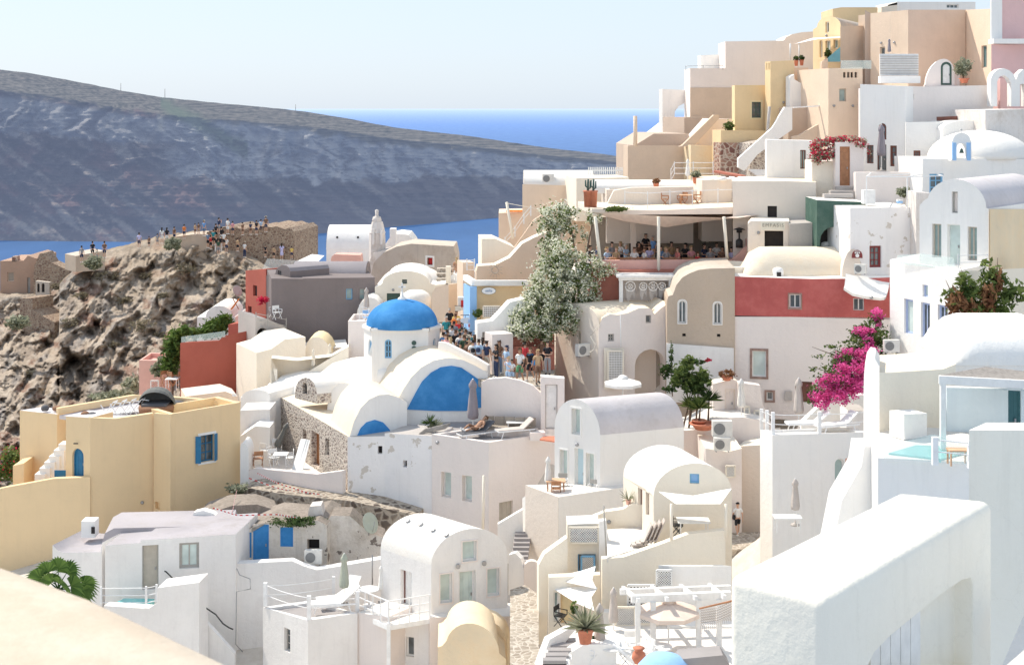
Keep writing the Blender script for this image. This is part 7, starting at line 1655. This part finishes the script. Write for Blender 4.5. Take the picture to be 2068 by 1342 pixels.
# wire pergola on white terrace
t=thing('wire_pergola','thin white metal pergola frame on the lavender house roof','pergola',P(1800,410,75))
z1=ZP(357,74); cs=[Vector((XP(1750,74),74,z1)),Vector((XP(1832,74),74,z1)),Vector((XP(1905,75),75,z1)),Vector((XP(1880,79),79,z1)),Vector((XP(1760,79),79,z1))]
mb=MB()
for i in range(5): mb.bar(cs[i],cs[(i+1)%5],.05)
mb.bar(cs[0],cs[3],.04).bar(cs[1],cs[3],.04); mb.build('top_frame','metalw',t)
for i in (0,1,2,3,4): MB().bar(cs[i],cs[i]-Vector((0,0,1.75)),.05).build('post','metalw',t)
t=thing('paint_bucket','white and blue paint bucket on the lavender house roof','bucket',P(1817,414,74.6)); MB().lathe([(.15,0),(.17,.3),(.01,.3)],P(1817,414,74.6),14).build('tub','fwhite',t); MB().lathe([(.162,.1),(.17,.22)],P(1817,414,74.58),14).build('label_band','bluel',t)
S('white storage chest under the wire pergola',[(1744,384),(1768,384)],412,74.9,74.9,back=.5,mat='fwhite',name='storage_chest',cat='chest',extra=0)
t=thing('orange_awning','orange fabric awning scrap on the low peach house','awning',P(1035,428,98)); MB().box(P(1040,426,98),(1.2,.6,.1)).build('cloth','orangefab',t)
t=thing('orange_deck_chair','orange deck chair on the small roof by the satellite dish','chair',P(475,622,101)); MB().bar(P(468,624,101),P(482,604,101),.6,.05).build('cloth','orangefab',t); MB().bar(P(482,624,101),P(470,602,101),.05).bar(P(466,624,101),P(483,602,101),.05).build('frame','wood',t)
t=thing('parasol_roof','pale canvas sunshade on the headland path edge','awning',P(618,526,113)); MB().add([P(600,527,113),P(640,530,112),P(655,516,116),P(630,513,117)],[(0,1,2,3)]).build('cloth','canvasw',t)
t=thing('wooden_deck','reddish wooden roof deck on the bend of the lane house','deck',P(1104,886,68.5)); MB().add([P(1090,886,69),P(1120,890,67.8),P(1122,880,70),P(1098,880,70.2)],[(0,1,2,3)]).add([P(1090,889,69),P(1120,893,67.8),P(1120,890,67.8),P(1090,886,69)],[(0,1,2,3)]).build('planks','terra',t)
t=thing('rolled_laundry','pile of white linen on the restaurant upper roof','linen',P(1470,362,86))
for i in range(9): MB().lathe([(.25,0),(.3,.1),(.15,.25),(.01,.26)],P(1442+i*9,365+ (i%2)*2,85.6-(i%3)*.3),10).build('bundle','canvasw',t)
t=thing('tiled_ledge','red and white tiled ledge on the restaurant upper roof','ledge',P(1480,352,88)); MB().bar(P(1444,346,89),P(1500,356,87),.5,.12).build('tiles','redw',t)
t=thing('slatted_roof','white slatted timber roof behind the restaurant terrace','roof',P(1560,360,86))
for i in range(7): MB().bar(P(1512+i*4,343+i*3,90-i*.6),P(1590+i*6,345+i*3.4,89-i*.6),.16,.08).build('slat','fwhite',t)
# barrier tape
t=thing('barrier_tape','red and white barrier tape drooping below the chapel terrace','tape',P(560,985,72.5))
def tape(pts,Ya,Yb):
    n=40; A=[];
    for i in range(n+1):
        f=i/n*(len(pts)-1); k=min(int(f),len(pts)-2); g_=f-k; A.append(P(pts[k][0]*(1-g_)+pts[k+1][0]*g_,pts[k][1]*(1-g_)+pts[k+1][1]*g_,Ya+(Yb-Ya)*i/n))
    for par,mt in ((0,'redfab'),(1,'fwhite')):
        mb=MB()
        for i in range(par,n,2): mb.bar(A[i],A[i+1],.012,.05)
        mb.build('tape_strip',mt,t)
tape([(503,965),(560,985),(600,993),(640,997),(700,1010)],72.4,71); tape([(478,990),(470,1030),(455,1060)],70,66.6); tape([(430,1025),(480,1040),(560,1038),(600,1045)],67,66.4); tape([(520,955),(560,975),(640,1000)],72.6,71.5)

# small wall lamps and roof vents
for l,px,py in (('small dark wall lamp beside the green shutter door',794,585),('small wall lamp on the tall orange block',1582,207),('left lamp above the windows of the big tan house',1780,87),('right lamp above the windows of the big tan house',1807,86),('lamp over the doors of the yellow gable house',1670,72),('round wall lamp left of the entrance sign',1532,470),('lamp at the left of the four vent house wall',1684,214),('lamp at the right of the four vent house wall',1722,214),('small lamp above the arched house door',1166,897),('round dark lamp on the cream low wall',1230,1053),('round dark lamp right of the courtyard doors',1166,1236),('small floodlight on the lounge terrace front wall',884,893),('tiny lamp above the yellow house vent',287,1014),('lamp beside the white window on the red house',1760,600)):
    p,nr=raypt(px,py); rt=nr.to_track_quat('Z','Y').to_matrix(); t=thing('wall_lamp',l,'lamp',p,'small wall lamps')
    MB().lathe([(.09,-.02),(.09,.05),(.05,.12),(.01,.13)],p,10,rot=rt).build('housing','metal',t)
for l,px,py,Y in (('white vent chimney with arched opening on the red house roof',1571,556,74.4),('small rounded white vent chimney behind the long barrel vault',1667,503,76.8)):
    o=P(px,py,Y); t=thing('vent_chimney',l,'chimney',o); MB().lathe([(.30,-.3),(.30,.22),(.26,.36),(.12,.42),(.01,.43)],o,12).build('stack','white',t); MB().box(o+Vector((0,-.28,.08)),(.22,.08,.24)).build('opening','dark',t)
# ================================================================== plants
def leafcloud(blobs,n,size,seed=1,droop=0,stretch=1.6,shell=.35,out=.0,cull=-.05):
    """n small leaf faces spread through ragged clumps (centre, radii)"""
    rg=random.Random(seed); vs=[];fs=[];rn=[]
    wts=[b[1][0]*b[1][1]*b[1][2] for b in blobs]; tot=sum(wts); cum=[];a=0
    for x in wts: a+=x/tot; cum.append(a)
    sc=max(.3,sum(b[1][0] for b in blobs)/len(blobs)); off=Vector((seed*3.1,0,0)); tries=0
    while len(fs)<n and tries<n*6:
        tries+=1; r=rg.random(); k=next((j for j,c in enumerate(cum) if r<=c),len(cum)-1); c,rad=blobs[k]
        p=Vector((rg.gauss(0,1),rg.gauss(0,1),rg.gauss(0,1))).normalized()
        L=(out+(1-out)*rg.random()**(.55))*(1+.38*noise.noise(Vector((p.x*2+k*7,p.y*2,p.z*2)))+.22*abs(rg.gauss(0,1))*(rg.random()<.25))
        q=Vector((c[0]+p.x*L*rad[0],c[1]+p.y*L*rad[1],c[2]+p.z*L*rad[2]))
        if noise.noise(q*(1.5/sc)+Vector((5,0,0)))+.5*noise.noise(q*(4/sc))<cull: continue
        d=Vector((rg.gauss(0,1),rg.gauss(0,1),rg.gauss(0,.6)-droop)).normalized(); u=d.orthogonal().normalized(); u=Matrix.Rotation(rg.uniform(0,6.28),3,d)@u; s=size*rg.uniform(.6,1.35)
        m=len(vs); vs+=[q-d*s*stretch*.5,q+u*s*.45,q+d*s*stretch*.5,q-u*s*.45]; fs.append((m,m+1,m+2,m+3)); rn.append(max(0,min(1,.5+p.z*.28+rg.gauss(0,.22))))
    mb=MB(); mb.v=vs; mb.f=fs; mb.sm=[False]*len(fs); mb.rnd=rn; return mb
def wb(px,py,Y,rx,rz,ry=None):   # blob from pixel radii
    k=Y/F; return (P(px,py,Y),(rx*k,(ry if ry is not None else (rx+rz)/2*k),rz*k))
def bush(label,cat,name,blobs,layers,base,stems=(),grow=None):
    t=thing(name,label,cat,base)
    for nm,n,size,mat,sd,dr,st in layers: leafcloud(blobs,n,size,sd,dr,st,out=.55 if nm=='flowers' else 0).build(nm,mat,t)
    if stems:
        mb=MB()
        for s in stems: mb.tube(s[0],s[1],6)
        mb.build('stems','bark',t)
    return t
# white bougainvillea
Bl=[wb(1120,440,80.5,34,34,.8),wb(1110,480,80,25,40,.7),wb(1150,430,80.2,25,14,.6),wb(1195,440,79.5,22,14,.4),wb(1150,470,80,16,25,.4),wb(1180,480,80,10,25,.3),
    wb(1130,530,78.2,45,45,1.1),wb(1175,540,78.2,40,35,.8),wb(1215,545,78.2,28,16,.5),wb(1110,575,77.8,42,45,1.2),wb(1160,590,77.8,38,50,1.0),wb(1195,600,78,20,40,.5),wb(1090,625,77,38,38,1.1),wb(1140,640,77,40,32,1.0),wb(1060,665,76.4,36,22,.9),wb(1100,672,76.4,30,18,.8),wb(1050,640,76.8,22,22,.7),wb(1078,600,77.4,26,30,.6)]
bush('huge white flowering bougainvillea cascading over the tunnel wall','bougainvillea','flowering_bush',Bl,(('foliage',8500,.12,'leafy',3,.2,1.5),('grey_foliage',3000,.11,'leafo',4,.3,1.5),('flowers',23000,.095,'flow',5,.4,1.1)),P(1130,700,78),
  stems=[([P(1150,690,78),P(1130,600,78.2),P(1115,500,80),P(1125,440,80.4)],[.12,.1,.08,.03]),([P(1180,545,79),P(1190,480,79.4),P(1200,440,79.6)],[.06,.05,.02]),([P(1155,690,78),P(1170,600,78.5),P(1160,500,80),P(1150,430,80)],[.1,.08,.05,.02])])
# magenta bougainvillea
Bp=[wb(1770,640,64.2,14,16,.4),wb(1762,660,64.2,22,14,.5),wb(1745,672,64,28,16,.6),wb(1775,690,63.6,22,30,.6),wb(1730,700,63.6,30,22,.7),wb(1710,730,63,34,22,.8),wb(1750,735,63,30,24,.8),wb(1690,765,62.6,38,22,.8),wb(1735,770,62.8,28,18,.7),wb(1655,790,62.4,24,14,.5),wb(1690,795,62.5,30,10,.5),wb(1665,720,63,24,5,.2),wb(1680,700,63,28,5,.2),wb(1655,745,62.8,20,6,.2),wb(1640,810,62.2,12,8,.3)]
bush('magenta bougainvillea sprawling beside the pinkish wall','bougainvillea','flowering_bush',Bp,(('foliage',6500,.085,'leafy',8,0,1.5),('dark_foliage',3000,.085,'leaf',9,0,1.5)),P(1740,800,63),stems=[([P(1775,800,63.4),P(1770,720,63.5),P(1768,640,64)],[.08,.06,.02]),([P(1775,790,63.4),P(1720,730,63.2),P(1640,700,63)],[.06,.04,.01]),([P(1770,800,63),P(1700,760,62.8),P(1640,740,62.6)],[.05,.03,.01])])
fl=[o for o in bpy.data.objects if o.name=='flowering_bush.001'][0]
Bf=[wb(1668,775,62.3,26,14,.5),wb(1700,788,62.2,32,13,.5),wb(1652,800,62.1,20,12,.4),wb(1715,760,62.4,30,12,.5),wb(1740,735,62.5,24,14,.5),wb(1720,712,63,24,10,.5),wb(1752,690,63.2,14,12,.4),wb(1745,668,63.6,22,12,.4),wb(1772,635,64,13,14,.4),wb(1705,735,62.6,14,10,.4),wb(1770,655,64,10,8,.3),wb(1690,720,62.8,10,6,.3),wb(1758,700,63,9,10,.3)]
leafcloud(Bf+[wb(1690,800,61.9,40,15,.5),wb(1725,745,62.3,40,18,.5),wb(1700,765,62.2,44,14,.5),wb(1755,715,62.6,20,16,.5),wb(1660,812,61.8,18,12,.4),wb(1735,778,62,22,16,.5)],13000,.075,21,0,1.1,out=.25,cull=-.1).build('flowers','flop',fl)
# crimson bougainvillea arch
Bc=[wb(1658,295,80.6,22,14,.5),wb(1680,285,80.4,24,9,.4),wb(1712,281,80.2,24,8,.4),wb(1738,288,79.6,12,10,.4),wb(1650,315,80.3,14,16,.4),wb(1672,312,80.2,14,14,.4),wb(1755,305,79.6,5,8,.2)]
t=bush('crimson bougainvillea arching over the brown plank door','bougainvillea','flowering_bush',Bc,(('foliage',1800,.10,'leafo',31,0,1.5),),P(1660,345,80.4))
leafcloud(Bc,2300,.095,33,0,1.1).build('flowers','flor',t)
# pines at the left
def pine(label,px,py,Y,blobs,seed): bush(label,'pine tree','pine_tree',blobs,(('foliage',4200,.13,'leafp',seed,-.4,2.4),),P(px,py,Y),stems=[([P(px,py+5,Y),P(px+2,(py+blobs[0][0].z*0+py-60),Y)],[.1,.03])])
pine('bright green pine tree in front of the coral terrace house',348,760,93.8,[wb(352,700,94,20,34,1.0),wb(345,735,93.8,17,22,.8),wb(360,680,94,12,18,.6),wb(375,668,95,14,12,.6)],51)
pine('second green pine tree beside the small white dome',440,690,98,[wb(440,660,98,28,18,1.0),wb(452,648,98,18,14,.7),wb(415,672,97,18,12,.7),wb(390,672,96,12,10,.6)],52)
bush('dry leaning shrub by the pale pink cottage','shrub','shrub',[wb(318,745,95,14,14,.5),wb(325,730,95.4,8,12,.4)],(('foliage',900,.13,'leafo',53,0,1.8),),P(318,765,95))
bush('pale dry weeds at the foot of the headland','weeds','dry_weeds',[wb(265,780,100,18,20,.8),wb(215,800,98,40,6,.8),wb(245,795,98,30,8,.8)],(('foliage',1500,.14,'leafo',54,-.5,2.6),),P(262,802,99))
bush('oleander bush with red flowers at the left edge','shrub','oleander_bush',[wb(20,930,77,28,26,1),wb(8,955,77,20,15,.8)],(('foliage',2200,.12,'leafy',55,0,1.6),('flowers',260,.09,'flor',56,0,1.1)),P(20,965,77))
# palm
t=thing('fan_palm','fan palm with drooping green fronds beside the low white house','palm',P(125,1260,58)); cp=P(118,1190,57.5)
MB().tube([P(125,1345,57.8),cp],[.16,.12],8).build('trunk','bark',t)
for i,(dx,dz,sc) in enumerate(((-1.0,.95,1.0),(-.55,1.25,1),(.0,1.35,1),(.45,1.0,1.05),(-1.15,.25,1.1),(.9,.35,1.1),(1.3,-.15,1.1),(-.8,-.25,1.0),(.3,.55,1.0),(-.3,.6,1.0),(.8,-.45,.95),(1.5,.25,1.0))):
    tip=cp+Vector((dx*.62,-.35+.16*(i%4),dz*.62)); st=MB().tube([cp,cp.lerp(tip,.5)+Vector((0,0,.08)),tip],[.03,.022,.015],5); fr=st.build('frond','frond',t)
    mb=MB(); base=(tip-cp).normalized(); side=base.cross(Vector((0,-1,.2))).normalized(); rn=[]
    for k in range(19):
        a=R(-95+k*10.5); d=(base*math.cos(a)+side*math.sin(a)).normalized(); L=.72*sc*(.75+.25*math.cos(a)); w_=.035
        p0=tip; p1=tip+d*L*.6; p2=tip+d*L+Vector((0,0,-.16-.10*abs(math.sin(a)))); pr=d.cross(Vector((0,1,0))).normalized()*w_*1.6
        m=len(mb.v); mb.v+=[p0,p1+pr,p2,p1-pr]; mb.f.append((m,m+1,m+2,m+3)); mb.sm.append(False); rn.append(random.uniform(.2,1))
    mb.rnd=rn; mb.build('leaf_fan','frond',fr)
# robinia with dry pods on the right
Br=[wb(1930,600,58.5,22,28,.5),wb(1945,570,58.4,20,22,.4),wb(1965,590,58.4,24,24,.5),wb(2005,560,58.6,28,26,.5),wb(2010,600,58.6,36,28,.6),wb(2045,590,58.6,24,26,.5),wb(1990,540,58.6,14,18,.3),wb(2000,625,58.4,50,14,.5),wb(1908,592,58.6,8,10,.3)]
t=bush('straggly robinia tree with dry russet pods on the cream wall','tree','robinia_tree',Br,(('foliage',1300,.14,'leafy',61,.4,2.4),),P(1985,660,58.6),stems=[([P(1975,665,58.6),P(1960,600,58.5),P(1940,540,58.5)],[.08,.05,.01]),([P(1990,665,58.7),P(2010,600,58.6),P(2015,520,58.7)],[.08,.05,.01]),([P(1980,665,58.7),P(2040,610,58.7)],[.06,.02]),([P(1970,650,58.5),P(1925,600,58.5),P(1910,565,58.6)],[.05,.03,.01])])
leafcloud([wb(1932,615,58.3,18,30,.4),wb(1995,600,58.3,16,28,.4),wb(2015,570,58.4,10,26,.3),wb(1960,620,58.3,14,18,.4)],800,.13,62,1.2,2.8).build('dry_pods','leafd',t)
# small plants
def tuft(label,px,py,Y,n,L,mat,name,cat,pot_=None,spread=.7,wdt=.03,trunk=0):
    o=P(px,py,Y); t=thing(name,label,cat,o); z=0
    if pot_: 
        r,h,m_=pot_; MB().lathe([(r*.65,0),(r*.92,h*.8),(r*1.08,h*.82),(r*1.08,h),(r*.9,h),(.01,h*.95)],o,16).build('pot',m_,t); z=h*.9
    if trunk: MB().tube([o+Vector((0,0,z)),o+Vector((.05,0,z+trunk))],[.05,.035],6).build('trunk','bark',t); z+=trunk
    mb=MB(); rn=[]
    for i in range(n):
        a=random.uniform(0,6.28); e=random.uniform(.15,1.25); d=Vector((math.cos(a)*math.cos(e)*spread*1.2,math.sin(a)*math.cos(e)*spread,math.sin(e))).normalized(); l=L*random.uniform(.6,1.1)
        p0=o+Vector((0,0,z)); p1=p0+d*l*.55; p2=p0+d*l-Vector((0,0,l*.18*(1.3-e))); s=d.cross(Vector((0,0,1))).normalized()*wdt
        m=len(mb.v); mb.v+=[p0-s*.6,p0+s*.6,p1+s,p2,p1-s]; mb.f.append((m,m+1,m+2,m+3,m+4)); mb.sm.append(False); rn.append(random.random())
    mb.rnd=rn; mb.build('leaves',mat,t); return t
tuft('spiky dracaena nearest the terracotta trough',1412,862,69.2,90,.85,'leafy','dracaena','plant',(.35,.35,'terra'),1,.035,.6)
tuft('tall dracaena behind at the right of the climbing vine',1430,850,69.6,80,.8,'leaf','dracaena','plant',None,1,.035,1.0)
tuft('leafy dracaena at the left of the terracotta trough',1392,855,69.8,80,.75,'leafy','dracaena','plant',None,1,.035,.9)
bush('tall leggy green shrub with bare stems by the pinkish gate','shrub','tall_shrub',[wb(1385,750,70.2,20,22,.5),wb(1402,775,70,24,22,.5),wb(1370,765,70.2,18,16,.4),wb(1420,765,70,16,22,.4),wb(1390,730,70.2,10,12,.3)],(('foliage',1500,.10,'leafy',71,0,3),('dark_foliage',600,.10,'leaf',72,0,3)),P(1395,870,70),stems=[([P(1378,870,70),P(1390,820,70.1),P(1385,760,70.2)],[.05,.04,.02]),([P(1405,870,70),P(1408,810,70),P(1415,760,70)],[.05,.04,.02]),([P(1390,870,70),P(1398,820,70.1),P(1375,770,70.2)],[.05,.04,.02])])
bush('dark climbing vine on the white wall below the tan house','climbing plant','climbing_vine',[wb(1356,720,73.2,5,34,.15),wb(1345,750,73,12,16,.2),wb(1365,765,72.8,10,22,.2),wb(1352,785,72.6,14,8,.2),wb(1400,730,72.8,28,6,.2),wb(1340,735,73,8,6,.1)],(('foliage',1300,.10,'leaf',73,0,1.6),),P(1356,800,73),stems=[([P(1358,800,73.2),P(1356,740,73.3),P(1358,695,73.4)],[.03,.02,.01]),([P(1356,780,73.2),P(1400,735,72.8),P(1428,728,72.8)],[.02,.015,.01])])
leafcloud([wb(1430,727,72.8,7,4,.1)],90,.09,74,0,1.1).build('flowers','flor',bpy.data.objects['climbing_vine'])
pot('wide terracotta trough under the dracaenas',1420,866,69,.62,.3,'terra','clay_trough','pot')
t=bush('russet flowers in a shallow clay bowl on the gate block','potted plant','flower_bowl',[wb(1468,755,71,15,8,.35)],(('flowers',500,.08,'leafd',75,0,1.3),),P(1468,766,71)); MB().lathe([(.15,-.02),(.30,.16),(.32,.2),(.01,.18)],P(1468,767,71),16).build('bowl','terra',t)
tuft('potted agave with variegated blades before the courtyard',1182,1297,49.5,110,.95,'leafo','agave','potted plant',(.30,.52,'terra'),.9,.04)
tuft('dark potted plant on the chapel bay roof left',868,868,71.6,60,.55,'leaf','potted_plant','potted plant',(.13,.2,'black'),1,.03,.15)
tuft('grassy potted plant on the chapel bay roof right',880,868,71.5,50,.6,'leafo','potted_plant','potted plant',(.13,.2,'black'),.8,.015)
tuft('spiky aloe in a pink pot by the cream low wall',1269,1018,60.6,30,.6,'leafo','aloe','potted plant',(.12,.2,'coralp'),.8,.025)
for l,a in (('left tall cactus in a terracotta pot on the terrace corner',1187),('right tall cactus in a terracotta pot on the terrace corner',1198)):
    o=P(a,418,81.6); t=thing('potted_cactus',l,'potted plant',o,'potted cacti'); MB().lathe([(.2,0),(.24,.85),(.27,.86),(.27,.95),(.01,.9)],o,16).build('pot','terra',t)
    MB().tube([o+Vector((0,0,.8)),o+Vector((.02,0,1.6))],[.07,.06],7).tube([o+Vector((0,0,1.0)),o+Vector((.14,0,1.1)),o+Vector((.15,0,1.5))],[.05,.05,.04],6).tube([o+Vector((0,0,1.1)),o+Vector((-.12,0,1.2)),o+Vector((-.13,0,1.55))],[.05,.05,.04],6).build('cactus','leafo' if False else 'fgreen',t)
def smallbush(label,px,py,Y,rx,rz,mat,name='shrub',cat='shrub',n=600,pot_=None,s=.10):
    t=bush(label,cat,name,[wb(px,py,Y,rx,rz)],(('foliage',n,s,mat,int(px),0,1.6),),P(px,py+rz,Y))
    if pot_: MB().lathe([(pot_*.7,0),(pot_,.35),(pot_*1.05,.4),(.01,.38)],P(px,py+rz+.36/Y*F,Y),14).build('pot','terra',t)
smallbush('rounded green shrub on the peach planter wall',1472,254,96.8,11,9,'leafy')
smallbush('silvery olive tree beside the arched doorway',1945,135,88,17,17,'leafo','olive_tree','tree',1400); MB().tube([P(1946,166,88),P(1945,140,88)],[.06,.04],6).build('trunk','bark',bpy.data.objects['olive_tree']); 
pot('low terracotta pot under the silvery olive tree',1947,168,87.6,.3,.3)
smallbush('silvery plant in a terracotta pot on the upper deck',1406,352,88,10,7,'leafo','potted_plant','potted plant',400,.24)
smallbush('small potted plant on the low vault roof',1325,366,88.6,7,5,'leafd','potted_plant','potted plant',300,.18)
smallbush('soft green shrub under the wire pergola',1826,388,75,14,10,'leafo',n=700)
smallbush('trailing greenery on the restaurant roof ledge',1245,422,80.2,22,5,'leafy','trailing_plant','plant',700)
smallbush('dark potted geranium on the narrow peach stairway left',1608,118,99,5,5,'leaf','potted_plant','potted plant',250,.15)
smallbush('dark potted geranium on the narrow peach stairway right',1619,117,99,5,5,'leaf','potted_plant','potted plant',250,.15)
smallbush('ivy tuft by the blue green doors of the yellow gable house',1672,108,98,7,10,'leafy',n=350)
smallbush('geranium planter on the yellow shop ledge',968,632,79.4,12,8,'leafy','potted_plant','potted plant',400)
smallbush('potted greenery with orange flowers by the courtyard doors',1160,1225,54.6,6,10,'leafy',n=250)
smallbush('small round dark succulent beside the agave pot',1196,1295,50,8,8,'leaf',n=350)
smallbush('sparse grassy weeds on the rubble bank left',482,985,71.5,22,10,'leafo','dry_weeds','weeds',900)
smallbush('dark moss strip on the cottage roof edge',600,1052,66.4,50,7,'leaf','dry_weeds','weeds',2200,s=.06)
smallbush('moss and weeds along the foot of the yellow house',445,1022,70.6,30,10,'leaf','dry_weeds','weeds',900,s=.07)
smallbush('red flowered twiggy plant against the tall coral house',530,606,95,12,9,'flor','shrub','shrub',250)
smallbush('dark scrub bush on the headland crest',350,492,153,16,12,'leafo',n=1100,s=.25)
smallbush('grey scrub bush on the rocky slope below the viewpoint',190,530,147,18,12,'leafo',n=1000,s=.25)
smallbush('brown scrub bush at the lower left of the headland',35,650,140,22,14,'leafo',n=1000,s=.25)

for i,(a,b) in enumerate(((120,580),(165,600),(215,560),(255,610),(300,560),(330,600),(375,545),(95,690),(140,655),(230,700),(285,660),(320,680),(60,760))):
    p,nr=raypt(a,b); sc_=(1.0,.7,1.2,.8)[i%4]
    bush('low grey brown scrub tuft growing on the rocky headland slope','shrub','scrub_tuft',[((p.x,p.y,p.z+.2),(1.0*sc_,.8*sc_,.5*sc_))],(('foliage',170,.18,'scrub',200+i,0,2.2),),p)
for o in bpy.data.objects:
    if o.name.startswith('scrub_tuft'): o['group']='scrub tufts on the headland slope'
